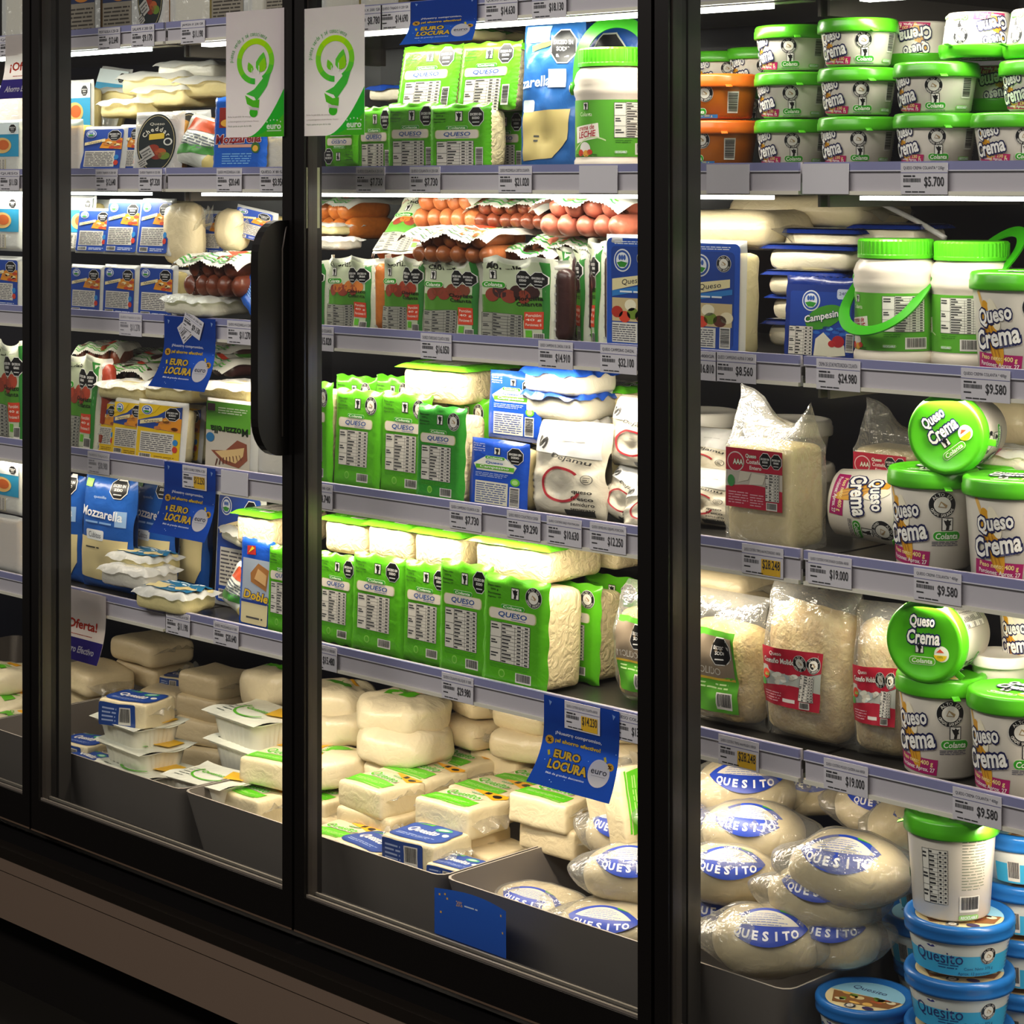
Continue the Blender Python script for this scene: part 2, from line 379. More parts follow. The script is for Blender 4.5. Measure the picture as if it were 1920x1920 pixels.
def ft(k, px, py, Y, label, yaw=0, sc=1, group=None, h=None):
    """rest a thing so that the middle of its top is seen at (px, py) at depth Y"""
    s3 = sc if isinstance(sc, tuple) else (sc,) * 3
    return put(k, (PX(px, Y), Y, PZ(px, py, Y) - (h or k.h) * s3[2]), label, (0, 0, yaw), sc, group)
# ================================================================== the setting and the cooler
def struct(name, mb, on=None):
    o = bpy.data.objects.new(name, mb.mesh(name)); COL.objects.link(o)
    o['kind'] = 'structure'; return o
def part(name, mb, parent, label=None):
    o = bpy.data.objects.new(name, mb.mesh(name)); COL.objects.link(o); o.parent = parent
    if label: o['label'] = label
    return o
def empty(name, loc, label, cat, group=None):
    o = bpy.data.objects.new(name, None); COL.objects.link(o); o.location = loc; o['label'] = label; o['category'] = cat
    if group: o['group'] = group
    return o
b = MB(); fm = mat('#17130f', 'frame'); sheet(b, lambda u, v: (-4.5 + 9 * u, -4 + 6 * v, 0), 1, 1, mat('#15130f', 'dark')); struct('floor', b)
cooler = empty('display_cooler', (0, 0, 0), 'long black glass-door refrigerated display cooler filling the whole picture', 'refrigerator')
XL, XR = -2.3, 2.3
b = MB(); box(b, XL, XR, .70, .74, .16, 2.2, mat('#0b1020', 'plastic')); part('back_panel', b, cooler)
b = MB(); box(b, XL, XR, .055, .70, .26, .296, mat('#2a2724', 'metal')); box(b, XL, XR, .055, .07, .296, .352, mat('#2b2928', 'dark')); part('bottom_deck', b, cooler)
b = MB(); box(b, XL, XR, -.03, .74, 2.10, 2.32, mat('#0e0c0b', 'frame')); part('canopy', b, cooler)
# sill and kick plate
b = MB(); box(b, XL, XR, -.022, .055, .262, .2805, fm); box(b, XL, XR, .004, .055, .2805, .300, mat('#070606', 'dark')); part('sill', b, cooler)
km = mat('#6c5d50', 'plastic')
b = MB(); box(b, XL, XR, -.02, .05, .2375, .261, km); part('upper_kick_plate', b, cooler)
b = MB(); box(b, XL, XR, -.02, .05, .150, .2350, km); part('kick_plate', b, cooler)
b = MB(); box(b, XL, XR, .03, .6, 0, .150, mat('#100e0c', 'dark')); part('plinth', b, cooler)
for x in (-2.25, -.75, .75, 2.25):
    b = MB(); box(b, x - .022, x + .022, .046, .072, .296, 2.1, mat('#2b2927', 'frame')); box(b, x - .008, x + .008, .036, .046, .296, 2.1, mat('#1a1816', 'frame'))
    for dx in (-.012, .012): box(b, x + dx - .002, x + dx + .002, .043, .0465, .296, 2.1, mat('#4a4642', 'plastic'))
    part('mullion', b, cooler)
ST, DT, DB, DTOP = .024, .036, .322, 2.09
for n, (x0, x1, side) in enumerate(((-1.5, -.75, 1), (-.75, 0, 1), (0, .75, -1), (.75, 1.5, -1))):
    x0 += .003; x1 -= .003
    b = MB(); bd = mat('#0d0b0a', 'frame'); ed = mat('#2c2825', 'plastic')
    box(b, x0, x0 + ST, 0, DT, DB, DTOP, bd); box(b, x1 - ST, x1, 0, DT, DB, DTOP, bd)
    box(b, x0 + ST, x1 - ST, 0, DT, DB, DB + .058, bd); box(b, x0 + ST, x1 - ST, 0, DT, DTOP - .06, DTOP, bd)
    # bright gasket lines round the pane
    g = .004; zz0 = DB + .058
    for yy in (.004, .020): box(b, x0 + ST, x1 - ST, yy, yy + .004, zz0, zz0 + .004, mat('#6a645c', 'plastic'))
    box(b, x0 + ST, x0 + ST + .003, .006, .024, zz0, DTOP - .06, ed); box(b, x1 - ST - .003, x1 - ST, .006, .024, zz0, DTOP - .06, ed)
    box(b, x0, x1, -.0008, 0, DB, DB + .0025, mat('#5a4a3c', 'plastic'))
    door = part('door', b, cooler)
    b = MB(); sheet(b, lambda u, v: (x0 + ST + u * (x1 - x0 - 2 * ST), .013, DB + .058 + v * (DTOP - DB - .118)), 1, 1, mat('#f4f8f6', 'glass')); part('glass_pane', b, door)
    hx = x1 - .016 if side > 0 else x0 + .016
    if n == 1:
        b = MB(); prof = []      # rounded fin handle on the meeting stile
        z0, z1, yo = 1.068, 1.437, -.062
        for k in range(9): a = R(90 * k / 8); prof.append((yo + .045 - .045 * math.sin(a + 0) , z1 - .0 - .06 + .06 * math.cos(a)))
        prof += [(yo + .045 - .045 * math.cos(R(90 * k / 8)), z0 + .06 - .06 * math.sin(R(90 * k / 8))) for k in range(9)]
        prof = [(0.002, z1)] + prof + [(0.002, z0)]
        w2 = .009; vs = [(hx - w2, y, z) for y, z in prof] + [(hx + w2, y, z) for y, z in prof]; m = len(prof)
        b.add(vs, [tuple(range(m)), tuple(range(2 * m - 1, m - 1, -1))] + [(k, (k + 1) % m, m + (k + 1) % m, m + k) for k in range(m)], mat('#0c0a09', 'frame'), False)
        tube(b, [(hx + w2 + .0005, -.014, z0 + .03), (hx + w2 + .0005, -.014, z1 - .045), (hx + w2 + .0005, -.006, z1 - .012), (hx + w2 * .5, .0, z1 - .004)], .0013, mat('#4d4640', 'plastic'), 6)
        part('handle', b, door)
    b = MB()
    if n == 2: box(b, x0 + ST - .001, x0 + ST + .002, .004, .03, 1.425, 1.52, mat('#8d8f72', 'metal'))
    else: box(b, x1 - ST - .002, x1 - ST + .001, .004, .03, 1.66, 1.72, mat('#8d8f72', 'metal'))
    part('latch_plate', b, door)
# ------------------------------------------------------------------ shelves, each with price rails and its lamp
YF = .14
MOD = [(-1.79, -.535), (-.531, .886), (.890, 2.2)]
PLACE = ['left of the dark post', 'in the middle', 'at the right edge']
ORD = {1: 'topmost', 2: 'second', 3: 'third', 4: 'fourth', 5: 'lowest'}
LEDC = {1: '#fff5e6', 2: '#fff3e2', 3: '#fff0dc', 4: '#ffeed8', 5: '#ffecd6'}
GAIN = {(0, 1): .8, (0, 2): .6, (0, 3): .35, (0, 4): .3, (0, 5): .3}
for mi, (x0, x1) in enumerate(MOD):
    for l in (1, 2, 3, 4, 5):
        zt, zb = RAIL[l]; xm = (x0 + x1) / 2; tl = math.atan(TILT[l])
        zt += TILT[l] * xm; zb += TILT[l] * xm
        e = empty('cooler_shelf', (xm, YF, zt), '%s grey shelf %s with a lilac price rail' % (ORD[l], PLACE[mi]), 'shelf')
        e.rotation_euler = (0, -tl, 0); hw = (x1 - x0) / 2 - .002; H = zt - zb
        b = MB(); box(b, -hw, hw, .006, .50, -.027, -.015, mat('#34322f', 'plastic')); part('deck', b, e)
        b = MB(); box(b, -hw, hw, .004, .009, -H, -.0, mat('#bdb7c0', 'plastic')); box(b, -hw, hw, -.001, .004, -H, -H + .005, mat('#ded8ca', 'plastic'))
        box(b, -hw, hw, 0, .004, -.011, 0, mat('#8585ae', 'plastic')); box(b, -hw, hw, 0, .004, -.0125, -.011, mat('#d2cfdc', 'plastic'))
        part('price_rail', b, e)
        for s in (-1, 1):
            b = MB(); box(b, s * (hw - .004) - .002, s * (hw - .004) + .002, .05, .52, -.06, -.017, mat('#6a655e', 'metal')); part('bracket', b, e)
        b = MB(); box(b, -hw + .01, hw - .01, .018, .05, -H - .001, -H + .006, mat('#9a958c', 'metal')); part('lamp_holder', b, e)
        g = GAIN.get((mi, l), .7 if l == 2 else 1.0)
        segs = 2 if mi == 0 else 1
        for q in range(segs):
            a0 = -hw + .075 + q * (hw - .075 + .02); a1 = a0 + (2 * hw - .15) / segs - (.04 if segs > 1 else 0)
            dz = 0 if l < 3 else .010; b = MB(); box(b, a0, a1, .022, .044, -H - .007 + dz, -H - .0015 + dz, mat('#f4fff6' if mi == 0 else '#fffdf0', 'led')); part('light_tube', b, e)
            lg = bpy.data.lights.new('shelf_lamp', 'AREA'); lg.shape = 'RECTANGLE'; lg.size = a1 - a0; lg.size_y = .02
            lg.energy = LED_POWER * g * (a1 - a0) / 1.2; lg.color = hexc(LEDC[l])[:3]
            lo = bpy.data.objects.new('shelf_lamp', lg); COL.objects.link(lo); lo.parent = e
            lo.location = ((a0 + a1) / 2, .033, -H - .009); lo.rotation_euler = (R(14), 0, 0)
# ------------------------------------------------------------------ deep metal trays at the bottom
TM = mat('#746e69', 'metal')
def tray(up=0.0, W=.656, D=.50, H=.145, f=.03):
    k = Kind('cooler_tray', 'tray', W, H, D); b = MB(); t = .003
    def ringpts(w, d, z, r=.02):
        p = []
        for cx, cy, a in ((w / 2 - r, -d / 2 + r, -90), (w / 2 - r, d / 2 - r, 0), (-w / 2 + r, d / 2 - r, 90), (-w / 2 + r, -d / 2 + r, 180)):
            p += [(cx + r * math.cos(R(a + 30 * q)), cy + r * math.sin(R(a + 30 * q)), z) for q in range(4)]
        return p
    R0 = [ringpts(W - 2 * f, D - 2 * f, 0), ringpts(W, D, H), ringpts(W - 2 * t, D - 2 * t, H), ringpts(W - 2 * f * (1 - up / H) - 2 * t, D - 2 * f * (1 - up / H) - 2 * t, t + up)]
    vs = sum(R0, []); n = 16
    for q in range(3): b.add(vs, [(q * n + i, q * n + (i + 1) % n, (q + 1) * n + (i + 1) % n, (q + 1) * n + i) for i in range(n)], TM if q != 1 else mat('#b5ada2', 'metal'), q != 1)
    b.add(vs, [tuple(range(3 * n, 4 * n)), tuple(range(n))[::-1]], TM, False)
    k.part('cooler_tray', b); return k
TZ = .299; TRIM = TZ + .145
for x, up, lb in ((-1.3985, .0, 'dark grey metal tray at far left under stacked round cheeses'), (-.739, .0, 'dark grey metal tray at left holding white tubs and blue packs'), (-.0795, .06, 'dark grey metal tray heaped with green-printed cheese blocks'),
                  (.5805, .0, 'dark grey metal tray of bagged round cheeses with an empty left half')):
    put(kind(tray, up), (x, .335, TZ), lb)
# ================================================================== kinds of packaging
GREEN, CHEESE, WHITE, NAVY, BLUE = '#52a81a', '#e9d8ac', '#e8e3d8', '#14194a', '#1b49b4'
def flat(u, v, h): return (u, -h, v)
def q_art(W, H, seal, short=False):
    a = Art()
    for i, t in enumerate(('Peso neto:', '500 g', 'Porciones', 'Aprox. 17')): a.text(t, -.29 * W, (.905 - .034 * i) * H, W * (.2 if len(t) > 6 else .12), H * .021, '#1c3a10', 2, .01)
    a.cow(.03 * W, .862 * H, W * .062)
    if seal == 'oct': a.octa(.31 * W, .855 * H, W * .135)
    else: a.seal(.31 * W, .855 * H, W * .125)
    a.rr(-.37 * W, .615 * H, .36 * W, .715 * H, .035 * H, '#b8c878', 1); a.rr(-.355 * W, .619 * H, .345 * W, .711 * H, .032 * H, '#e2d6c8', 2)
    a.pill(0, .735 * H, W * .36, H * .042, 3)
    a.text('QUESO', 0, .663 * H, W * .44, H * .054, '#174a96', 3, .018, .22); a.rect(-.02 * W, .629 * H, .2 * W, .6335 * H, '#1d4f9a', 3)
    a.table(-.34 * W, .235 * H, .27 * W, .59 * H, 1, 11)
    if short: a.barcode(.30 * W, .30 * H, .42 * W, .52 * H, 1, 1, True); return a
    a.barcode(.06 * W, .085 * H, .30 * W, .17 * H, 1)
    a.ell(-.15 * W, .14 * H, W * .05, W * .05, '#86c94e', 1); a.ell(-.15 * W, .14 * H, W * .035, W * .035, GREEN, 2)
    a.lines(-.34 * W, .185 * H, .27 * W, .225 * H, 3, '#3f8f16', 1); return a
def queso_pack(seal='oct', col=GREEN, block=CHEESE, D=.062, H=.152):
    """green-faced vacuum pack; the front is at y = 0 and looks to -y"""
    W = .112; k = Kind('cheese_pack', 'cheese', W, H, D); b = MB()
    rbox(b, W * .86, D - .006, H * .88, .012, mat(block, 'vacuum'), T(0, D / 2 + .003, H * .47), 4, lambda p: p + nz(p, 26, .0022)); k.part('cheese_block', b)
    b = MB()
    def f(u, v):
        x = (u - .5) * W; z = v * H; e = min(u, 1 - u) * W; e2 = min(v, 1 - v) * H; q = min(e, e2)
        y = .0 if q > .012 else .0075 * ((.012 - q) / .012) ** 1.5
        if q < .0005: x += .0012 * math.sin(z * 1500) if e < e2 else 0; z += .0012 * math.sin(x * 1500) if e2 <= e else 0
        if v > .97: y += .003 * math.sin(u * 9)
        return (x, y, z)
    sheet(b, f, 30, 40, mat(col, 'film')); film = k.part('front_film', b)
    b = MB(); q_art(W, H, seal).lay(b, flat) if H > .14 else q_art(W, .140, seal, True).move(0, H - .140).lay(b, flat); k.part('printed_label', b, film); return k
# ---- cream cheese tubs
def crema_words(cx, cy, s, rot=12):
    a = Art(); a.text('Queso', cx - s * .04, cy + s * .30, s * .82, s * .42, '#f2efe9', 3, .03, .1, rot, NAVY, .11)
    a.text('Crema', cx, cy - s * .16, s * 1.08, s * .44, '#f2efe9', 5, .03, .1, rot, NAVY, .11); return a
def corn(cx, cy, s):
    a = Art(); a.ell(cx, cy, s * .16, s * .62, '#d69a22', 1, 24, 16); a.ell(cx + s * .05, cy + s * .34, s * .10, s * .3, '#f0e6cc', 2, 20, 16)
    for d in (-.07, .0, .07): a.ell(cx + d * s, cy - .16 * s, s * .018, s * .36, '#b47a14', 2, 10, 16)
    a.poly([(cx - .35 * s, cy + .75 * s), (cx - .28 * s, cy + .78 * s), (cx - .02 * s, cy + .1 * s), (cx - .08 * s, cy + .08 * s)], '#e2b25c', 1); return a
def crema_art(H, R0, tall):
    a = Art(); s = .046 if tall else .041
    if tall:
        a.plus(corn(-.018, .46 * H, .062)); a.plus(crema_words(-.013, .50 * H, s * 1.12), 1)
        a.poly([(-.045, .085 * H), (.016, .05 * H), (.018, .225 * H), (-.043, .25 * H)], '#a31660', 1)
        a.text('Peso neto: 400 g', -.012, .188 * H, .048, .0072, '#f0d890', 2, .02, 0, -4); a.text('Porciones: Aprox. 27', -.012, .115 * H, .052, .0066, '#f0e4e4', 2, .02, 0, -4)
        a.seal(.032, .745 * H, .0160); a.cow(.038, .53 * H, .0068); a.pill(.038, .40 * H, .034, .0120); a.lines(.02, .29 * H, .052, .345 * H, 3, '#46465c', 2)
        u = .088
        a.table(u, .2 * H, u + .03, .8 * H, 1, 12, 2, '#e6e2d8'); a.barcode(u + .043, .12 * H, u + .068, .3 * H); a.lines(u + .045, .36 * H, u + .075, .92 * H, 17, '#7c8470', 1, .3, 4)
        a.pill(u + .055, .06 * H, .026, .006, 1, 'RECICLABLE', '#8fc66a', '#eef', '#8fc66a')
    else:
        a.plus(corn(-.026, .50 * H, .040)); a.plus(crema_words(-.020, .50 * H, s), 1)
        a.poly([(-.042, .07 * H), (.006, .03 * H), (.008, .22 * H), (-.04, .26 * H)], '#b01a5a', 1)
        a.text('Peso neto: 230 g', -.017, .185 * H, .04, .0056, '#f0d890', 2, .02, 0, -4); a.text('Porciones: Aprox. 15', -.017, .11 * H, .042, .005, '#f0e4e4', 2, .02, 0, -4)
        a.seal(.025, .63 * H, .0112); a.cow(.027, .335 * H, .0054); a.pill(.027, .17 * H, .027, .0092); a.lines(.014, .035 * H, .040, .075 * H, 2, '#46465c', 2)
        a.barcode(.062, .34 * H, .078, .84 * H, 1, 3, True); a.pill(.064, .13 * H, .02, .005, 1, 'RECICLABLE', '#8fc66a', '#eef', '#8fc66a')
        a.lines(.098, .2 * H, .125, .9 * H, 13, '#8a9684', 1, .3, 4)
    return a
def conelay(art, mb, H, rb, rt, cut=.004, z0=.0):
    rm = (rb + rt) / 2
    def fn(u, v, h):
        r = rb + (rt - rb) * v / H + h + .0002; a = u / rm; return (r * math.sin(a), -r * math.cos(a), v + z0)
    art.lay(mb, fn, (cut, None))
def lid_art(s):
    a = crema_words(0, s * .28, s * .92, 0); a.cow(-s * .14, -s * .17, s * .13); a.pill(-s * .06, -s * .52, s * .78, s * .22, 1, 'Colanta', '#58b41c', '#eef2e2', '#eef2e2')
    a.ell(s * .52, -s * .3, s * .22, s * .22, '#e9eedd', 1); a.poly([(s * .48 + s * .2 * math.cos(R(t)), -s * .3 + s * .2 * math.sin(R(t))) for t in range(190, 351, 20)], '#e6c21c', 2)
    a.text('100%', s * .48, -s * .38, s * .16, s * .06, '#2f7a1c', 3); a.poly([(s * .36, -s * .26), (s * .6, -s * .26), (s * .48, -s * .16)], '#d9502a', 2); return a
def tub(kindname='short', seal=True):
    if kindname == 'tall': H, rb, rt, lh = .106, .043, .050, .013
    else: H, rb, rt, lh = .054, .043, .0505, .011
    body = {'orange': '#b96418', 'plain': '#e4dfd2'}.get(kindname, '#e4dccf'); lid = {'orange': '#d8681c', 'plain': '#e8e4da'}.get(kindname, '#49a818')
    k = Kind('cream_cheese_tub', 'tub', 2 * rt + .008, H + lh, 2 * rt + .008); b = MB(); m = mat(body, 'plastic')
    lathe(b, [(0, .001), (rb - .003, .001), (rb, .004), (rt, H - .002), (rt, H)], m, 56); bd = k.part('tub_body', b)
    b = MB(); R1 = rt + .004
    lathe(b, [(rt - .001, H - .009), (R1 - .0005, H - .009), (R1, H - .007), (R1, H + .001), (R1 - .001, H + .003), (R1 - .001, H + lh - .005), (R1 - .003, H + lh - .002), (rt - .003, H + lh - .001), (rt - .006, H + lh - .0035), (0, H + lh - .0035)], mat(lid, 'plastic'), 72)
    if kindname != 'plain': rbox(b, .014, .009, .0015, .0007, mat(lid, 'plastic'), T(R1 * .72, -R1 * .75, H - .007, 0, 20, -44), 1)
    ld = k.part('lid', b)
    b = MB()
    if kindname in ('tall', 'short'):
        conelay(crema_art(H, rt, kindname == 'tall'), b, H, rb, rt); k.part('printed_label', b, bd)
        b = MB(); lid_art(rt * .92).lay(b, lambda u, v, h: (u, v, H + lh - .0033 + h)); k.part('lid_print', b, ld)
    elif kindname == 'orange':
        a = Art(); a.seal(.004, .68 * H, .0125); a.cow(-.014, .40 * H, .0056); a.pill(-.010, .2 * H, .03, .010); a.rect(-.03, .03 * H, .022, .125 * H, '#2a6fb0', 1)
        a.text('Peso neto: 200 g', -.006, .085 * H, .04, .0035, '#e9d36a', 2); a.barcode(.036, .16 * H, .052, .72 * H, 1, 3, True); a.lines(.024, .04 * H, .07, .1 * H, 2, '#6b3410', 1)
        conelay(a, b, H, rb, rt); k.part('printed_label', b, bd)
    return k
def blue_tub(deep=True):
    """oval blue lid on a pale tub"""
    H, rb, rt = .058, .058, .068; k = Kind('cheese_tub', 'tub', .144, .072, .144); b = MB()
    lathe(b, [(0, .001), (rb - .004, .001), (rb, .004), (rt - .001, H - .012), (rt, H)], mat('#d9dcd6', 'plastic'), 64); bd = k.part('tub_body', b)
    b = MB(); lm = mat('#1f69b4', 'plastic'); lathe(b, [(rt - .001, H - .010), (rt + .004, H - .010), (rt + .0045, H - .006), (rt + .003, H - .001), (rt + .005, H + .002), (rt + .005, H + .007), (rt + .003, H + .011), (rt - .003, H + .0115), (rt - .008, H + .006), (0, H + .006)], lm, 80); ld = k.part('lid', b)
    a = Art(); a.band(lambda t: (-.11 + .22 * t, .06 * H), lambda t: (-.11 + .22 * t, .52 * H), 30, '#3aa6d2', 1)
    a.text('Quesito', -.016, .44 * H, .068, .019, '#26336e', 3, .0); a.ell(-.024, .80 * H, .0105, .0085, '#2b2f78', 2); a.text('Alpina', -.024, .81 * H, .014, .005, '#eceaf2', 3)
    a.seal(.052, .52 * H, .0115, 3); a.text('Cont. Neto 375 g', .040, .22 * H, .042, .005, '#1f2f5c', 3); a.text('Aprox. 12 porciones', .034, .11 * H, .046, .005, '#1f2f5c', 3); a.lines(-.016, .2 * H, .012, .33 * H, 2, '#1f4f86', 2)
    a.lines(.092, .1 * H, .135, .8 * H, 8, '#45487a', 2, .35, 3); a.barcode(-.092, .1 * H, -.075, .6 * H, 2)
    b = MB(); conelay(a, b, H, rb, rt, .005); k.part('printed_label', b, bd)
    s = .058; a = Art(); a.ell(0, 0, s, s, '#e3cf9c', 1, 40); a.poly([(s * math.cos(R(t)), s * math.sin(R(t))) for t in range(10, 181, 10)], '#8fc4dc', 2)
    a.text('Quesito', -.006, .026, .056, .015, '#26336e', 3); a.poly([(-.05, -.004), (.054, .010), (.05, -.02), (-.03, -.044)], '#8a5a30', 3)
    rnd = random.Random(3)
    for q in range(14): a.ell(-.03 + .075 * rnd.random(), -.03 + .034 * rnd.random(), .004 + .006 * rnd.random(), .003 + .004 * rnd.random(), rnd.choice(('#d9c28a', '#e9dcb4', '#b5542c', '#6f8a2c', '#e2b25c')), 4, 12)
    a.seal(.0, -.044, .009, 4); a.ell(.026, -.038, .009, .006, '#3a2f5c', 4)
    b = MB(); a.lay(b, lambda u, v, h: (u, v, H + .0062 + h)); k.part('lid_print', b, ld); return k
def jar():
    """white plastic cream jar, ribbed green screw lid and a strap handle"""
    k = Kind('cream_jar', 'jar', .126, .186, .126); r = .060; b = MB(); m = mat('#e6dacb', 'plastic')
    lathe(b, [(0, .001), (r - .004, .001), (r, .005), (r, .018), (r - .002, .022), (r - .002, .112), (r, .116), (r + .001, .124), (r - .001, .131), (r + .0005, .138), (r - .004, .150), (r - .010, .157), (r - .011, .166), (0, .166)], m, 72); bd = k.part('jar_body', b)
    b = MB(); n = 200; prof = [(.0515, .158), (.0545, .158), (.0545, .163), (.0535, .164), (.0535, .183), (.0515, .186), (0, .186)]; vs = []
    for rr, z in prof:
        for i in range(n): q = rr + (.0007 if (i % 4 < 2 and .1635 < z < .184) else 0); vs.append((max(q, 1e-5) * math.cos(2 * math.pi * i / n), max(q, 1e-5) * math.sin(2 * math.pi * i / n), z))
    b.add(vs, [(j * n + i, j * n + (i + 1) % n, (j + 1) * n + (i + 1) % n, (j + 1) * n + i) for j in range(len(prof) - 1) for i in range(n)], mat('#4fb51c', 'plastic'), False); k.part('screw_lid', b)
    a = Art(); g0, g1 = .024, .108
    a.band(lambda t: (-.075 + .165 * t, g0), lambda t: (-.075 + .165 * t, g1), 40, '#56a32a', 1); a.table(.012, .052, .074, .104, 2, 14, 5, '#e4e2d6'); a.barcode(.044, .027, .078, .044, 2)
    a.poly([(-.060, .068), (-.012, .074), (-.010, .052), (-.058, .044)], '#e9e3d6', 2); a.text('crema de', -.034, .0675, .032, .0075, '#b01f30', 3, .01, .2, 6); a.text('LECHE', -.033, .0575, .034, .0095, '#b01f30', 3, .02, .2, 6)
    a.cow(-.034, .099, .005, 2); a.text('Colanta', -.034, .087, .024, .006, '#dfe8c8', 3); a.ell(-.036, .036, .011, .010, '#e4ded6', 3); a.ell(-.045, .030, .006, .005, '#c23a2a', 4); a.ell(-.033, .029, .006, .005, '#e2a03c', 4); a.ell(-.026, .031, .005, .004, '#c23a2a', 4)
    a.band(lambda t: (-.065 + .065 * t, .040 + .012 * math.sin(math.pi * (t - .2))), lambda t: (-.065 + .065 * t, .042 + .012 * math.sin(math.pi * (t - .2))), 14, '#c6d8a4', 2)
    a.pill(.022, .031, .02, .005, 2, 'RECICLABLE', '#8fc66a', '#eef', '#8fc66a'); a.lines(-.06, .0245, -.012, .029, 2, '#20401a', 4); a.lines(.014, .044, .04, .05, 2, '#3a7a1c', 3)
    b = MB(); rm = r - .002
    a.lay(b, lambda u, v, h: ((rm + h + .0003) * math.sin(u / rm), -(rm + h + .0003) * math.cos(u / rm), v), (.005, None)); k.part('printed_label', b, bd); return k
def jar_handle(L, drop=-38):
    """a jar with its strap swung to the angle drop"""
    j = kind(jar); k = Kind(j.name, j.cat, j.w, j.h, j.d); k.parts = list(j.parts); b = MB(); rr = .0640; vs = []; n = 36
    for i in range(n + 1):
        t = math.pi * i / n; x = rr * math.cos(t) * (1 + .10 * math.sin(t)); e = L * math.sin(t) ** .8
        for s in (0, .019): g = math.hypot(x, e); vs.append((x * (1 - s / g), -.0013, e * (1 - s / g) - (.006 if s else -.006) * abs(math.cos(t)) ** 8))
    M = T(0, 0, .127, drop, 0, 0)
    b.add(vs, [(2 * i, 2 * i + 1, 2 * i + 3, 2 * i + 2) for i in range(n)], mat('#2f940f', 'plastic'), True, M)
    vs2 = [(x, .0013, z) for x, s, z in vs]; b.add(vs2, [(2 * i + 1, 2 * i, 2 * i + 2, 2 * i + 3) for i in range(n)], mat('#2f940f', 'plastic'), True, M)
    allv = vs + vs2; q = len(vs); b.add(allv, [(2 * i + s, 2 * i + 2 + s, q + 2 * i + 2 + s, q + 2 * i + s) for i in range(n) for s in (0, 1)], mat('#2f8f10', 'plastic'), True, M)
    for s in (-1, 1): lathe(b, [(0, -.001), (.010, -.001), (.010, .003), (0, .003)], mat('#2f940f', 'plastic'), 20, T(s * rr * .985, 0, .127, 0, 90 * s, 0))
    hd = k.part('strap_handle', b)
    for s in (-1, 1):
        b = MB(); lathe(b, [(0, 0), (.0062, 0), (.0052, .0025), (0, .0035)], mat('#e8e2d4', 'plastic'), 16, T(s * (rr * .985 + .003), 0, .127, 0, 90 * s, 0)); k.part('pivot_button', b, hd)
    return k
# ---- bags of round fresh cheese with a blue lens label
def ball_bag(seed=0, flip=0):
    W, D, H = .178, .125, .088; k = Kind('cheese_bag', 'cheese', W, H, D); a_, b_, c_ = W / 2 * .86, D / 2 * .93, H / 2
    def shell(mb, k_, m, nu=40, nv=22, sd=0, tail=0):
        def f(u, v):
            t = 2 * math.pi * u; p = math.pi * (v - .5); x, y, z = math.cos(p) * math.cos(t), math.cos(p) * math.sin(t), math.sin(p)
            q = Vector((a_ * k_ * math.copysign(abs(x) ** .85, x), b_ * k_ * math.copysign(abs(y) ** .85, y), c_ * k_ * math.copysign(abs(z) ** (.8 if z < 0 else .95), z)))
            q += nz(q, 14, .006 if not tail else .008, seed) + nz(q, 40, .0012 if not tail else .004, seed + 3)
            if tail and abs(x) > .55: e = (abs(x) - .55) / .45; q.x *= 1 + .30 * e; q.z *= 1 - .35 * e; q.z += .012 * e * e * (1 if x > 0 else .6)
            q.z = max(q.z, -c_ * .94); return q + Vector((0, 0, c_ * .94))
        sheet(mb, f, nu, nv, m)
    b = MB(); shell(b, 1, mat('#e8d6ae', 'cheese')); ch = k.part('cheese_ball', b)
    b = MB(); shell(b, 1.045, mat('#f4f4f0', 'clear'), tail=1); k.part('clear_bag', b)
    L, q = .062, .030; a = Art(); up = lambda t: (-L + 2 * L * t, q * math.sin(math.pi * t) ** .9); lo = lambda t: (-L + 2 * L * t, -q * math.sin(math.pi * t) ** .9)
    a.band(lo, up, 24, '#2340a8', 1); a.band(lambda t: (-.043 + .086 * t, -.005 * math.sin(math.pi * t)), lambda t: (-.043 + .086 * t, .022 * math.sin(math.pi * t) ** .9), 20, '#cfc9bc', 2)
    for y in range(6): a.lines(-.03 + .002 * y, -.004 + .0035 * y, .03 - .002 * y, -.002 + .0035 * y, 1, '#6a7ab8', 3, .5, y)
    a.band(lambda t: (.018 + .03 * t, .022 - .006 * t), lambda t: (.018 + .03 * t, .027 - .012 * t), 4, '#3f9a2c', 3)
    a.arct('QUESITO', 0, .100, .1165, 252.5, 287.5, .0105, '#eceaf0', 3, .04, True)
    b = MB(); n0 = Vector((0, -.74, .68)).normalized(); ex = Vector((1, 0, 0)); ey = n0.cross(ex)
    def fn(u, v, h):
        d = Vector((0, 0, 0)) + ex * u + ey * v + n0 * .058
        g = 1.09 / math.sqrt((d.x / a_) ** 2 + (d.y / b_) ** 2 + (d.z / c_) ** 2); p = d * g * (1 + h * 14); return p + Vector((0, 0, c_ * .94))
    a.move(0, 0, 1.22).lay(b, fn, (.006, .006)); k.part('printed_label', b, 1); return k
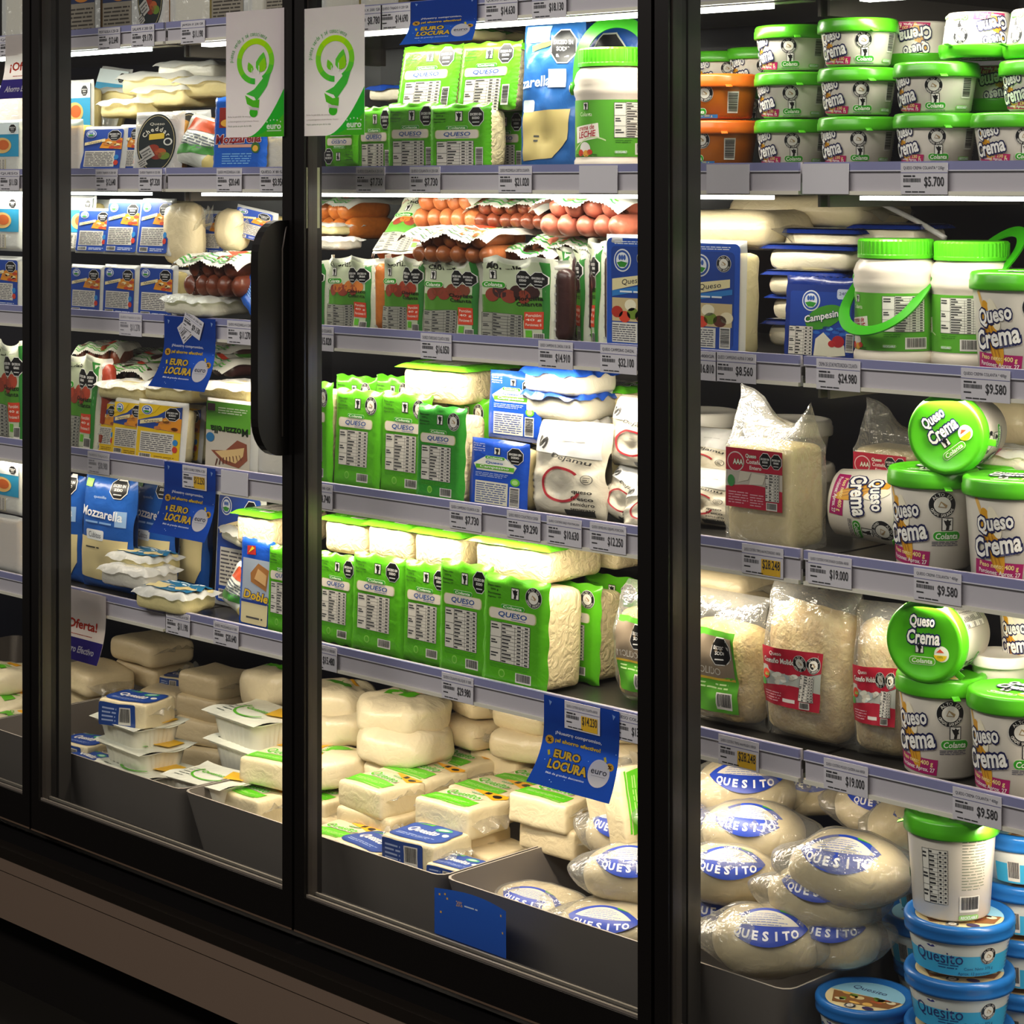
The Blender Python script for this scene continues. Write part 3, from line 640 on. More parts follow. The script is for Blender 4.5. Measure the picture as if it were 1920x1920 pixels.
# ---- white paper-wrapped blocks
def quesito_art(W, D, c='green'):
    a = Art()
    if c == 'green':
        a.band(lambda t: (-.44 * W + .80 * W * t, -.34 * D + .03 * D * math.sin(3 * t)), lambda t: (-.46 * W + .80 * W * t, -.06 * D + .05 * D * math.sin(3 * t)), 12, '#5cbf1e', 1)
        a.band(lambda t: (-.46 * W + .80 * W * t, -.40 * D + .03 * D * math.sin(3 * t)), lambda t: (-.46 * W + .80 * W * t, -.36 * D + .03 * D * math.sin(3 * t)), 12, '#5cbf1e', 1)
        a.text('Quesito', -.06 * W, .10 * D, .62 * W, .24 * D, '#57b81c', 4, .03, .1, -2, '#f4f2e6', .09)
        a.pill(.04 * W, .30 * D, .22 * W, .06 * D, 2); a.poly([(-.15 * W, .45 * D), (.36 * W, .22 * D), (.48 * W, .40 * D), (.44 * W, .49 * D), (-.1 * W, .49 * D)], '#eaa91c', 1)
        a.rect(.1 * W, .36 * D, .18 * W, .46 * D, '#1a1a1a', 3); a.ell(.32 * W, .37 * D, .07 * W, .06 * D, '#17171a', 3); a.lines(-.38 * W, -.24 * D, .26 * W, -.14 * D, 2, '#b7dd88', 2)
    else:
        a.rr(-.47 * W, -.42 * D, .47 * W, .42 * D, .02, '#1d3c84', 1); a.rr(-.44 * W, -.38 * D, .44 * W, .38 * D, .018, '#24489a', 2)
        a.text('Quesito', -.06 * W, .02 * D, .58 * W, .26 * D, '#eceae4', 3, .03, .15, -4); a.ell(.16 * W, .24 * D, .15 * W, .1 * D, '#3fa37a', 3); a.ell(.16 * W, .24 * D, .1 * W, .06 * D, '#b5d8c0', 4)
        a.ell(.34 * W, .02 * D, .055 * W, .06 * D, '#e2e0d8', 3); a.lines(-.36 * W, -.3 * D, .3 * W, -.2 * D, 2, '#9fb0d8', 3); a.poly([(-.4 * W, .3 * D), (-.1 * W, .4 * D), (-.12 * W, .33 * D)], '#59a82c', 3)
    return a
def wrapped_block(c='green', seed=0, W=.125, D=.105, H=.05, round_=.007, art=True):
    """block with the print on top; base at z = 0"""
    k = Kind('cheese_block', 'cheese', W, H, D); b = MB()
    warp = lambda p: p + nz(p, 18, .0028, seed) + nz(p, 60, .0006, seed)
    rbox(b, W, D, H, round_, mat('#e8d9b2' if c != 'white' else '#e0cfa9', 'cheese'), T(0, 0, H / 2), 6, warp); bl = k.part('wrapped_cheese', b)
    b = MB(); rnd = random.Random(seed)
    for s in (-1, 1):      # twisted ends of the clear wrap
        def f(u, v):
            e = v; x = s * (W / 2 - .003 + .022 * e); y = (u - .5) * D * (.9 - .3 * e); z = H * (.55 + .3 * e * math.sin(seed + s) + .08 * math.sin(u * 17 + seed) * e) + (.5 - abs(u - .5)) * .012
            return Vector((x, y, z)) + nz((x, y, z), 60, .007 * e, seed)
        sheet(b, f, 14, 4, mat('#f6f4ec', 'clear'))
    k.part('clear_wrap', b)
    if c == 'blue':
        b = MB(); a = Art(); a.rr(-.47 * W, .05 * H, .30 * W, .92 * H, .004, '#22458f', 1); a.barcode(-.06 * W, .14 * H, .2 * W, .80 * H, 2, 3); a.lines(-.4 * W, .2 * H, -.12 * W, .8 * H, 4, '#9fb0d8', 2)
        a.lay(b, lambda u, v, h: tuple(warp(Vector((u, -D / 2, v - H / 2))) + Vector((0, -.0006 - h, H / 2))), (.012, .012)); k.part('side_label', b, bl)
    if art and c != 'white':
        b = MB(); quesito_art(W, D, c).lay(b, lambda u, v, h: tuple(warp(Vector((u, v, H / 2))) + Vector((0, 0, H / 2 + .0004 + h))), (.012, .012)); k.part('printed_label', b, bl)
    return k
def round_wrapped(seed=0):
    """large round cheese wrapped in paper with a small green and yellow print on top"""
    r, H = .088, .062; k = Kind('round_cheese', 'cheese', 2 * r, H, 2 * r); b = MB()
    def f(u, v):
        t = 2 * math.pi * u; p = math.pi * (v - .5); x, y, z = math.cos(p) * math.cos(t), math.cos(p) * math.sin(t), math.sin(p)
        q = Vector((r * math.copysign(abs(math.cos(p)) ** .42, 1) * math.cos(t), r * abs(math.cos(p)) ** .42 * math.sin(t), H / 2 * math.copysign(abs(z) ** .6, z)))
        return q + nz(q, 14, .011, seed) + nz(q, 45, .003, seed) + Vector((0, 0, H / 2))
    sheet(b, f, 44, 22, mat('#e9dcba', 'cheese')); wl = k.part('wrapped_cheese', b)
    a = Art(); a.band(lambda t: (-.035 + .07 * t, -.02 + .006 * math.sin(4 * t)), lambda t: (-.04 + .075 * t, .004 + .006 * math.sin(4 * t)), 10, '#57b31c', 1); a.text('Quesito', 0, .014, .05, .012, '#57b31c', 2, .02); a.poly([(-.02, .03), (.03, .024), (.034, .036), (-.016, .042)], '#eaa91c', 1)
    b = MB(); a.lay(b, lambda u, v, h: tuple(Vector((u, v, H / 2)) + nz((u, v, H / 2), 14, .011, seed) + nz((u, v, H / 2), 45, .003, seed) + Vector((0, 0, H / 2 + .001 + h))), (.01, .01)); k.part('printed_label', b, wl); return k
def clam_tray(seed=0):
    """white ribbed tub with a film lid"""
    W, D, H = .150, .115, .056; k = Kind('cheese_tray', 'tray', W, H, D); b = MB(); n = 4; vs = []
    def ringp(w, d, z, rib):
        p = []; per = []
        for cx, cy, a in ((1, -1, -90), (1, 1, 0), (-1, 1, 90), (-1, -1, 180)):
            r = .02; per.append([((w / 2 - r) * cx + r * math.cos(R(a + 18 * q)), (d / 2 - r) * cy + r * math.sin(R(a + 18 * q))) for q in range(6)])
        for i in range(4):
            p += per[i]; x0, y0 = per[i][-1]; x1, y1 = per[(i + 1) % 4][0]
            for q in range(1, 24): t = q / 24; o = rib if q % 4 in (1, 2) else 0; L = math.hypot(x1 - x0, y1 - y0); p.append((x0 + (x1 - x0) * t - (y1 - y0) / L * -o * -1, y0 + (y1 - y0) * t + (x1 - x0) / L * -o))
        return [(x, y, z) for x, y in p]
    rs = [ringp(W * .72, D * .70, .001, 0), ringp(W * .75, D * .73, .006, .0012), ringp(W * .87, D * .86, H - .006, .0012), ringp(W * .88, D * .87, H - .003, 0), ringp(W, D, H - .002, 0), ringp(W, D, H, 0)]
    N = len(rs[0]); vs = sum(rs, [])
    fs = [(j * N + i, j * N + (i + 1) % N, (j + 1) * N + (i + 1) % N, (j + 1) * N + i) for j in range(5) for i in range(N)]
    fs.append(tuple(range(N))[::-1]); b.add(vs, fs, mat('#e0ddcd', 'plastic')); bd = k.part('tub_body', b)
    b = MB(); sheet(b, lambda u, v: ((u - .5) * W * 1.03, (v - .5) * D * 1.03, H + .0012 + .002 * math.sin(u * 5 + seed) * math.sin(v * 4) + .004 * (abs(u - .5) * 2) ** 6 * math.sin(v * 7 + seed)), 16, 14, mat('#e4e6d8', 'film')); fl = k.part('film_lid', b)
    a = Art(); a.ring(0, 0, .046, .036, .005, '#58b02a', 1, 150, 330); a.text('Quesito', -.004, .004, .058, .014, '#58b02a', 2, .03); a.poly([(.028, -.005), (.066, .008), (.060, .044), (.010, .040)], '#e3b21e', 1)
    for q in range(5): a.lines(-.062, -.04 + .012 * q, -.034, -.036 + .012 * q, 1, '#3f4a46', 2, .5, q)
    b = MB(); a.lay(b, lambda u, v, h: (u, v, H + .0034 + h)); k.part('lid_print', b, fl); return k
# ---- flat-faced packs with a printed card in front and a block of cheese behind
def art_campesino(W, H):
    a = Art()
    for i, t in enumerate(('Peso neto:', '250 g', 'Porciones', 'Aprox. 8')): a.text(t, -.31 * W, (.93 - .034 * i) * H, W * .2, H * .021, '#dfe4f2', 2, .01)
    a.cow(0, .845 * H, W * .055); a.octa(.31 * W, .80 * H, W * .15)
    p = [(-.34, .55), (.28, .55), (.34, .64), (.24, .70), (.14, .755), (-.2, .755), (-.3, .70), (-.4, .64)]
    a.poly([(x * W, y * H) for x, y in p], '#dfe6d2', 1); a.poly([(x * W * .93 - .002 * W, (.645 + (y - .645) * .9) * H) for x, y in p], '#e7e5da', 2)
    a.rect(-.36 * W, .575 * H, .30 * W, .635 * H, '#5aae22', 3); a.pill(-.03 * W, .745 * H, .34 * W, .045 * H, 3)
    a.text('Queso', -.04 * W, .672 * H, .3 * W, .042 * H, '#2453a8', 4, .02, .1); a.text('Campesino', -.03 * W, .605 * H, .5 * W, .05 * H, '#e9f0de', 5, .02, .1, 0, '#2f7a18', .05)
    a.lines(-.36 * W, .46 * H, .2 * W, .53 * H, 3, '#9fb6e6', 2); a.ell(.32 * W, .43 * H, .08 * W, .055 * H, '#63b82c', 1); a.ell(.32 * W, .43 * H, .05 * W, .035 * H, '#a5d67c', 2)
    a.rect(-.36 * W, .08 * H, .2 * W, .40 * H, '#d9d6c4', 1); a.lines(-.34 * W, .10 * H, .18 * W, .385 * H, 9, '#41518c', 2); a.barcode(.23 * W, .08 * H, .40 * W, .36 * H, 1, 2, True); return a
def logo(a, cx, cy, r, z=2):
    a.ell(cx, cy, r, r, '#e4e6ea', z); a.ell(cx, cy, r * .88, r * .88, '#2a50a0', z + 1); a.ell(cx, cy, r * .7, r * .7, '#e4e8ee', z + 2); a.poly([(cx - r * .62, cy - r * .2), (cx - r * .1, cy - r * .08), (cx + r * .62, cy - r * .2), (cx + r * .3, cy - r * .58), (cx - r * .3, cy - r * .58)], '#2f8a2c', z + 3)
    for d in (-.28, .0, .28): a.ell(cx + d * r, cy + r * .25, r * .14, r * .24, '#3a5fae', z + 3, 10)
    return a
def art_blue(W, H, top='#20449a', mid='#d98a24', bot='#1f4390', yellow=False):
    a = Art(); a.rr(-.43 * W, .04 * H, .43 * W, .93 * H, .006, top if not yellow else '#e0b81c', 1)
    if yellow: a.poly([(-.43 * W, .56 * H), (.43 * W, .52 * H), (.43 * W, .93 * H), (.2 * W, .9 * H), (-.05 * W, .76 * H), (-.43 * W, .66 * H)], '#21428f', 2); a.poly([(-.43 * W, .93 * H), (.0 * W, .93 * H), (-.12 * W, .80 * H), (-.43 * W, .74 * H)], '#e3bc20', 3)
    a.poly([(-.05 * W, .55 * H), (.43 * W, .52 * H), (.43 * W, .74 * H), (.2 * W, .78 * H), (.02 * W, .70 * H)], mid, 3)
    rnd = random.Random(int(W * 1e4) + int(yellow))
    for q in range(7): a.ell((-.05 + .45 * rnd.random()) * W, (.55 + .13 * rnd.random()) * H, .07 * W, .03 * H, rnd.choice(('#b8442a', '#e6b04a', '#e9d6a0', '#c47a3a', '#8d4a2a')), 4, 12)
    a.poly([(-.38 * W, .60 * H), (.06 * W, .68 * H), (.06 * W, .74 * H), (-.38 * W, .66 * H)], '#e4d3a2', 5); a.text('Queso', -.15 * W, .668 * H, .3 * W, .045 * H, '#2a2a40', 6, .0, .2, 10)
    logo(a, -.26 * W, .835 * H, .11 * W, 4); a.octa(.25 * W, .80 * H, .155 * W, 4)
    a.rect(-.36 * W, .17 * H, .30 * W, .49 * H, '#cfcabf', 2); a.lines(-.34 * W, .185 * H, .28 * W, .475 * H, 9, '#55535c', 3); a.barcode(-.36 * W, .06 * H, -.12 * W, .14 * H, 3); a.lines(-.06 * W, .07 * H, .34 * W, .13 * H, 2, '#cdd3e4' if not yellow else '#8a6a10', 3)
    a.ell(.34 * W, .36 * H, .05 * W, .05 * H, '#2a7fc0', 4); a.ell(.34 * W, .25 * H, .05 * W, .05 * H, '#c23a2a', 4); return a
def art_yellow(W, H): return art_blue(W, H, yellow=True)
def art_oval(W, H):
    a = Art(); a.ell(0, .5 * H, .40 * W, .46 * H, '#1c2426', 1, 40); a.ring(0, .5 * H, .375 * W, .435 * H, .0012, '#c9b98a', 2); a.text('Queso', 0, .80 * H, .3 * W, .05 * H, '#d9d4c4', 2, .0, .1)
    a.arct('Cheddar', 0, .5 * H, .3 * W, 145, 35, .012, '#d9d4c4', 3); a.poly([(-.15 * W, .55 * H), (.16 * W, .57 * H), (.16 * W, .66 * H), (-.15 * W, .64 * H)], '#d8b83c', 2); a.ell(.24 * W, .52 * H, .09 * W, .06 * H, '#d8d6cc', 2); a.ell(.24 * W, .52 * H, .06 * W, .04 * H, '#20242a', 3)
    for x, y, c in ((-.05, .42, '#8a2f1e'), (.1, .36, '#a5522a'), (.02, .3, '#7a2a20'), (.18, .3, '#5f7a2a')): a.ell(x * W, y * H, .12 * W, .06 * H, c, 2, 14)
    for s in (0, 1): c = Art(); c.rect(-.12 * W, -.025 * H, .12 * W, .16 * H, '#a9a6a0', 4); c.lines(-.1 * W, -.0 * H, .1 * W, .14 * H, 3, '#5a5858', 5); a.plus(c.move((-.12 - .1 * s) * W, (.28 - .13 * s) * H, 1 - .3 * s, 32))
    return a
def art_mozzred(W, H):
    a = Art(); a.rect(-.36 * W, .60 * H, .40 * W, .86 * H, '#8a241c', 1)
    for x, y, c in ((-.2, .66, '#d9a23a'), (.0, .7, '#c4502a'), (.2, .68, '#e0b850'), (.3, .62, '#8a3a20')): a.ell(x * W, y * H, .13 * W, .05 * H, c, 2, 14)
    a.text('Mozzarella', .02 * W, .46 * H, .84 * W, .12 * H, '#8a1420', 3, .03, .1, 2, '#e9dcd8', .07); a.rect(-.36 * W, .345 * H, .36 * W, .385 * H, '#d9a08a', 2); a.ell(.34 * W, .34 * H, .08 * W, .07 * H, '#3a6a2c', 3); a.ell(.34 * W, .33 * H, .05 * W, .04 * H, '#e0a83a', 4)
    a.lines(-.28 * W, .13 * H, .28 * W, .28 * H, 5, '#6fa8dc', 2); return a
def art_mozzgreen(W, H):      # printed upside down
    a = Art(); a.rect(-.45 * W, .05 * H, .40 * W, .96 * H, '#c9bfae', 1); a.rect(-.45 * W, .56 * H, .40 * W, .96 * H, '#5da22e', 2)
    a.plus(Art().text('Mozzarella', 0, 0, .72 * W, .11 * H, '#12240e', 4, .03, 0, 180).move(0, .575 * H)); a.lines(-.22 * W, .80 * H, .34 * W, .90 * H, 3, '#cfe0b8', 3); a.rect(-.43 * W, .83 * H, -.28 * W, .93 * H, '#4a3038', 3)
    a.poly([(x * W, y * H) for x, y in ((-.34, .28), (-.1, .12), (.2, .08), (.36, .2), (.34, .42), (.16, .46), (-.06, .30))], '#8a4a34', 3); a.poly([(x * W, y * H) for x, y in ((-.26, .27), (-.08, .17), (.14, .14), (.28, .25), (.3, .37), (.1, .33))], '#d8b67c', 4)
    for q in range(8): a.poly([((-.22 + .06 * q) * W, (.18 + .012 * q) * H), ((-.20 + .06 * q) * W, (.17 + .012 * q) * H), ((-.235 + .07 * q) * W, (.05 + .016 * q) * H + .02 * H), ((-.25 + .07 * q) * W, (.06 + .016 * q) * H + .02 * H)], '#5e2f22', 5)
    a.ell(-.36 * W, .46 * H, .08 * W, .065 * H, '#2a6fa0', 4); return a
def art_zarzal(W, H):
    a = Art(); a.rr(-.44 * W, .03 * H, .44 * W, .97 * H, .012, '#1d4fb4', 1); a.rr(-.36 * W, .08 * H, .36 * W, .90 * H, .010, '#173f94', 2);
    logo(a, -.16 * W, .78 * H, .15 * W, 3); a.seal(.2 * W, .80 * H, .11 * W, 3); a.poly([(-.34 * W, .52 * H), (.3 * W, .60 * H), (.3 * W, .67 * H), (-.34 * W, .62 * H)], '#e6d9a6', 3); a.text('Queso', .0 * W, .603 * H, .34 * W, .055 * H, '#23233a', 4, .0, .2, 7)
    a.poly([(-.34 * W, .47 * H), (.34 * W, .54 * H), (.34 * W, .585 * H), (-.34 * W, .52 * H)], '#2b7ac4', 4); a.lines(-.2 * W, .50 * H, .2 * W, .535 * H, 1, '#e4ecf4', 5)
    a.rect(-.34 * W, .26 * H, .34 * W, .46 * H, '#cbb586', 3)
    for x, y, c in ((-.25, .34, '#b0301e'), (-.12, .30, '#d8452c'), (.02, .33, '#6f8a2c'), (.16, .31, '#5e2a1c'), (.26, .34, '#e6d9b4'), (-.02, .40, '#efe6c8')): a.ell(x * W, y * H, .1 * W, .05 * H, c, 4, 14)
    a.rect(-.34 * W, .08 * H, .10 * W, .25 * H, '#d9d6cc', 3); a.lines(-.33 * W, .09 * H, .08 * W, .24 * H, 8, '#4a4a58', 4); a.barcode(.16 * W, .08 * H, .32 * W, .26 * H, 3, 2, True); a.lines(-.3 * W, .915 * H, .3 * W, .95 * H, 2, '#dfe6f2', 2); return a
def art_alpina(W, H):
    a = Art(); a.rr(-.46 * W, .04 * H, .46 * W, .90 * H, .006, '#16307e', 1); a.rr(-.40 * W, .09 * H, .42 * W, .82 * H, .004, '#1d3f96', 2)
    logo(a, -.12 * W, .71 * H, .12 * W, 3); a.ell(.06 * W, .52 * H, .26 * W, .13 * H, '#3f8a24', 3, 24, 20); a.text('Campesino', .06 * W, .525 * H, .52 * W, .11 * H, '#eceae4', 5, .02, .1, 12, '#15306a', .06); a.rr(.22 * W, .74 * H, .42 * W, .86 * H, .004, '#b9c2d6', 3); a.text('240 g', .32 * W, .80 * H, .14 * W, .05 * H, '#23306a', 4)
    rnd = random.Random(5)
    for q in range(16): a.ell((-.05 + .5 * rnd.random()) * W, (.28 + .12 * rnd.random()) * H, .05 * W, .02 * H, rnd.choice(('#2a62b8', '#5a9ad8', '#16307e')), 3, 10)
    for q in ([(-.06, .06), (.16, .06), (.2, .22), (.06, .34), (-.04, .26)], [(.12, .05), (.36, .08), (.34, .2), (.18, .22)]): a.poly([(x * W, y * H) for x, y in q], '#d8d2bc', 4)
    a.ell(.26 * W, .24 * H, .08 * W, .07 * H, '#a51f28', 5); a.ell(.18 * W, .21 * H, .05 * W, .04 * H, '#b52a2a', 5); a.table(-.40 * W, .06 * H, -.08 * W, .40 * H, 4, 9, 3); a.barcode(.36 * W, .12 * H, .46 * W, .34 * H, 5, 2, True); return a
def art_doble(W, H):
    a = Art(); a.rect(-.36 * W, .30 * H, .5 * W, .78 * H, '#a9b4c4', 1); a.rr(-.36 * W, .05 * H, .42 * W, .30 * H, .004, '#e0d2a2', 2); a.poly([(x * W, y * H) for x, y in ((-.1, .52), (.36, .44), (.42, .68), (.1, .74), (-.12, .62))], '#a8703c', 2); a.poly([(x * W, y * H) for x, y in ((0, .56), (.34, .50), (.36, .62), (.1, .68))], '#d8ac74', 3)
    a.text('Doble', .08 * W, .37 * H, .72 * W, .10 * H, '#e8bd28', 4, .03, .15, -4, '#23357e', .08); a.rect(-.36 * W, .285 * H, .4 * W, .315 * H, '#1f3f96', 3); a.poly([(-.24 * W, .82 * H), (.02 * W, .83 * H), (.0, .93 * H), (-.24 * W, .92 * H)], '#c5302a', 3); a.poly([(-.2 * W, .84 * H), (-.02 * W, .90 * H), (-.1 * W, .92 * H)], '#e6c82a', 4)
    a.lines(-.2 * W, .10 * H, .3 * W, .15 * H, 1, '#4a4a4a', 3); return a
def art_deli(W, H):
    a = Art(); a.rect(-.42 * W, .04 * H, .42 * W, .40 * H, '#8d8578', 1); a.lines(-.38 * W, .08 * H, .38 * W, .36 * H, 6, '#3c3630', 2); a.rect(-.42 * W, .40 * H, .42 * W, .66 * H, '#1d2c52', 1); a.ell(.06 * W, .5 * H, .25 * W, .09 * H, '#c47a2c', 2); return a
def art_pizza(W, H):
    a = Art(); a.rect(-.46 * W, .34 * H, .46 * W, .95 * H, '#2c8fb8', 1); a.rect(-.46 * W, .74 * H, .46 * W, .95 * H, '#d6e2e4', 2); a.ell(0, .54 * H, .26 * W, .14 * H, '#d8b06a', 3); a.ell(.04 * W, .55 * H, .16 * W, .09 * H, '#c4602a', 4); a.octa(.3 * W, .84 * H, .11 * W, 3); a.rect(-.44 * W, .05 * H, .1 * W, .30 * H, '#c9bf9c', 1); a.table(-.42 * W, .06 * H, .08 * W, .29 * H, 2, 8); return a
FACE = { # variant: W, H, D, card colour, block colour, art, flange kind, thing name
 'campesino': (.098, .122, .05, '#1c4dbb', '#e6d6a2', art_campesino, 'film', 'cheese_pack'),
 'blue': (.105, .150, .040, '#b9b6a6', '#e6d596', art_blue, 'milky', 'cheese_pack'),
 'yellow': (.105, .150, .040, '#c9c6b6', '#e8dbb0', art_yellow, 'milky', 'cheese_pack'),
 'oval': (.125, .165, .035, '#c8a868', '#dca24c', art_oval, 'milky', 'cheese_pack'),
 'mozzred': (.115, .160, .030, '#1c58b8', '#e2cf94', art_mozzred, 'film', 'cheese_pack'),
 'mozzgreen': (.120, .135, .055, '#d8d2b4', '#e2d49c', art_mozzgreen, 'milky', 'cheese_pack'),
 'zarzal': (.150, .230, .050, '#c9c7bc', '#e2d2a0', art_zarzal, 'milky', 'cheese_pack'),
 'alpina': (.150, .145, .035, '#152f80', '#e5dbc0', art_alpina, 'film', 'cheese_pack'),
 'doble': (.085, .170, .030, '#1c55c0', '#e2d2a0', art_doble, 'film', 'cheese_pack'),
 'deli': (.100, .140, .030, '#6a5236', '#9a7440', art_deli, 'milky', 'sliced_meat_pack'),
 'pizza': (.110, .150, .035, '#cdd6d2', '#dcc98c', art_pizza, 'milky', 'cheese_pack'),
 'plain': (.105, .130, .045, '#d9d2b0', '#e8d79a', None, 'milky', 'cheese_pack'),
 'yellowblock': (.105, .130, .045, '#d9c060', '#e4c95c', None, 'milky', 'cheese_pack'),
}
def facepack(v):
    W, H, D, col, block, art, fk, name = FACE[v]; k = Kind(name, 'cheese' if 'cheese' in name else 'cold cuts', W, H, D); b = MB()
    rbox(b, W * .88, D - .005, H * .86, .014, mat(block, 'cheese'), T(0, D / 2 + .0025, H * .46), 4, lambda p: p + nz(p, 24, .003)); k.part('cheese_slices' if name == 'cheese_pack' and v in ('blue', 'yellow') else 'cheese_block' if name == 'cheese_pack' else 'meat_slices', b)
    b = MB()
    def f(u, s):
        x = (u - .5) * W; z = s * H; q = min(min(u, 1 - u) * W, min(s, 1 - s) * H); y = 0 if q > .010 else .006 * ((.010 - q) / .010) ** 1.5
        if q < 1e-4 and fk == 'film': x += .0010 * math.sin(z * 1500); z += .0010 * math.sin(x * 1500)
        return (x, y + .003 * math.sin(7 * u + 3) * max(0, s - .9) * 8, z)
    sheet(b, f, 24, 30, mat(col, fk if fk != 'milky' else 'milky')); c = k.part('front_film', b)
    if art: b = MB(); art(W, H).lay(b, lambda u, s, h: (u, -h - .0003, s)); k.part('printed_label', b, c)
    return k
def flatpack(v='plain'):
    """cheese slab in clear tray lying flat: base at z = 0"""
    col = {'plain': '#e5d69e', 'white': '#e3dfd2', 'blue': '#e6d79c', 'green': '#e9d9a6', 'greenwhite': '#ece6d0', 'bluewhite': '#e9e2cc', 'orange': '#dca24c'}[v]
    W, D, H = .150, .110, .034; k = Kind('cheese_pack', 'cheese', W, H, D); b = MB()
    rbox(b, W * .88, D * .86, H - .002, .010, mat(col, 'cheese'), T(0, 0, H / 2), 5, lambda p: p + nz(p, 24, .003)); k.part('cheese_block', b)
    b = MB(); fc = {'plain': ('#d8d4c0', 'milky'), 'white': ('#e8e6e0', 'milky'), 'blue': ('#c4ccd0', 'milky'), 'green': (GREEN, 'film'), 'greenwhite': ('#dfe6c8', 'milky'), 'bluewhite': ('#1d4bb0', 'film'), 'orange': ('#d8cdb4', 'milky')}[v]
    sheet(b, lambda u, s: Vector(((u - .5) * W, (s - .5) * D, H + .001 - .010 * (max(abs(u - .5), abs(s - .5)) * 2) ** 8)) + nz((u * 3, s * 3, 0), 2, .005 if v != 'green' else .003), 22, 18, mat(*fc)); fl = k.part('top_film', b)
    a = None
    if v == 'blue': a = Art(); a.rect(-.06, -.04, .066, .04, '#1f6a94', 1); a.rect(-.058, -.03, -.012, .012, '#d8c890', 2); a.ell(.03, -.004, .026, .018, '#d9c48a', 2); a.lines(-.05, .018, .05, .034, 2, '#dbe6ea', 2)
    if v == 'green': a = q_art(.105, .14, 'oct').move(0, -.07).xf(lambda x, y: (y, -x))
    if v == 'bluewhite': a = Art(); a.ell(0, 0, .04, .02, '#d9e2d2', 1); a.rect(-.03, -.006, .03, .006, '#58a82a', 2); a.lines(-.06, .02, .06, .04, 2, '#9fb6e6', 1)
    if a: b = MB(); a.lay(b, lambda u, s, h: tuple(Vector((u, s, H + .0016 + h)) + nz((3 * (u / W + .5), 3 * (s / D + .5), 0), 2, .005 if v != 'green' else .003)), (.015, .015)); k.part('printed_label', b, fl)
    return k
# ---- sausages
MEAT = {'red': '#a5402a', 'brown': '#7a3a22', 'dark': '#3a1f1e', 'orange': '#c4702c', 'pink': '#c4705a', 'tan': '#b5683a'}
def art_sausage(W, H, name, meat):
    a = Art(); a.rect(-.47 * W, .05 * H, .47 * W, .94 * H, '#bfc8a8', 1); a.rect(-.47 * W, .30 * H, .47 * W, .56 * H, '#4f8a2a', 2); a.rect(.40 * W, .03 * H, .47 * W, .95 * H, '#2f7a30', 3)
    for q in range(6): a.ell((-.28 + .11 * q) * W, (.56 + .05 * (q % 2)) * H, .1 * W, .075 * H, meat if q % 2 else '#8a3a28', 4, 16)
    a.cow(-.26 * W, .80 * H, .055 * W, 3); a.pill(-.26 * W, .68 * H, .34 * W, .075 * H, 5); a.text(name, -.12 * W, .90 * H, .5 * W, .065 * H, '#16180f', 4, .02); a.text(name, .22 * W, .545 * H, .40 * W, .045 * H, '#12140c', 6, .02); a.text('Colanta', .22 * W, .485 * H, .36 * W, .045 * H, '#12140c', 6, .01)
    a.octa(.16 * W, .76 * H, .125 * W, 5, ('EXCESO EN', 'SODIO')); a.octa(.36 * W, .76 * H, .115 * W, 5, ('EXCESO EN', 'GRASAS'))
    a.rect(-.45 * W, .04 * H, .16 * W, .36 * H, '#cac8bc', 4); a.table(-.45 * W, .04 * H, .16 * W, .36 * H, 4, 9, 7, '#cac8bc'); a.rect(.18 * W, .20 * H, .42 * W, .40 * H, '#d2452a', 4)
    for i, t in enumerate(('Porción:', '40 g', 'Porciones: 8')): a.text(t, .30 * W, (.36 - .055 * i) * H, .19 * W, .034 * H, '#f0d8c8', 5, .02)
    a.rect(.20 * W, .10 * H, .28 * W, .18 * H, '#5fb32a', 4); a.barcode(.29 * W, .04 * H, .43 * W, .15 * H, 4); return a
def sausage_pack(name='Chorizo', meat='red', seed=0):
    W, H, D = .135, .150, .045; k = Kind('sausage_pack', 'sausages', W, H, D)
    for i in range(5):
        b = MB(); capsule(b, H * (.86 + .02 * ((i * 7 + seed) % 3)), .0150, mat(MEAT[meat], 'sausage'), T(-W * .40 + i * W * .225, .026 + .004 * (i % 2), .006, 0, 1.5 * math.sin(i + seed), 0), .004 * math.sin(i * 2 + seed)); k.part('sausage', b)
    b = MB()
    def f(u, v):
        x = (u - .5) * W * (1 - .04 * v); z = v * H; q = min(u, 1 - u) * 2
        return Vector((x, .004 * math.sin(u * 3.1 * 5) * .5 - .002 + .018 * max(0, 1 - q * 8) + .006 * (v > .93) * math.sin(u * 14 + seed), z + .004 * math.sin(u * 11 + seed) * (v > .9))) + nz((x, 0, z), 22, .0025, seed)
    sheet(b, f, 28, 26, mat('#d9dccb', 'film')); c = k.part('front_film', b)
    b = MB(); art_sausage(W * .96, H, name, MEAT[meat]).lay(b, lambda u, v, h: tuple(f(u / (W * (1 - .04 * v / H)) + .5, v / H) + Vector((0, -.0012 - h, 0))), (.006, .010)); k.part('printed_label', b, c)
    for s in (-1, 1):      # crimped clear edges
        b = MB(); sheet(b, lambda u, v, s=s: (s * (W * .47 + .012 * u), .012 + .016 * u + .0025 * math.sin(v * 60), H * (.02 + .96 * v) + .0015 * math.sin(v * 140) * u), 3, 50, mat('#eceae0', 'milky')); k.part('crimped_edge', b)
    return k
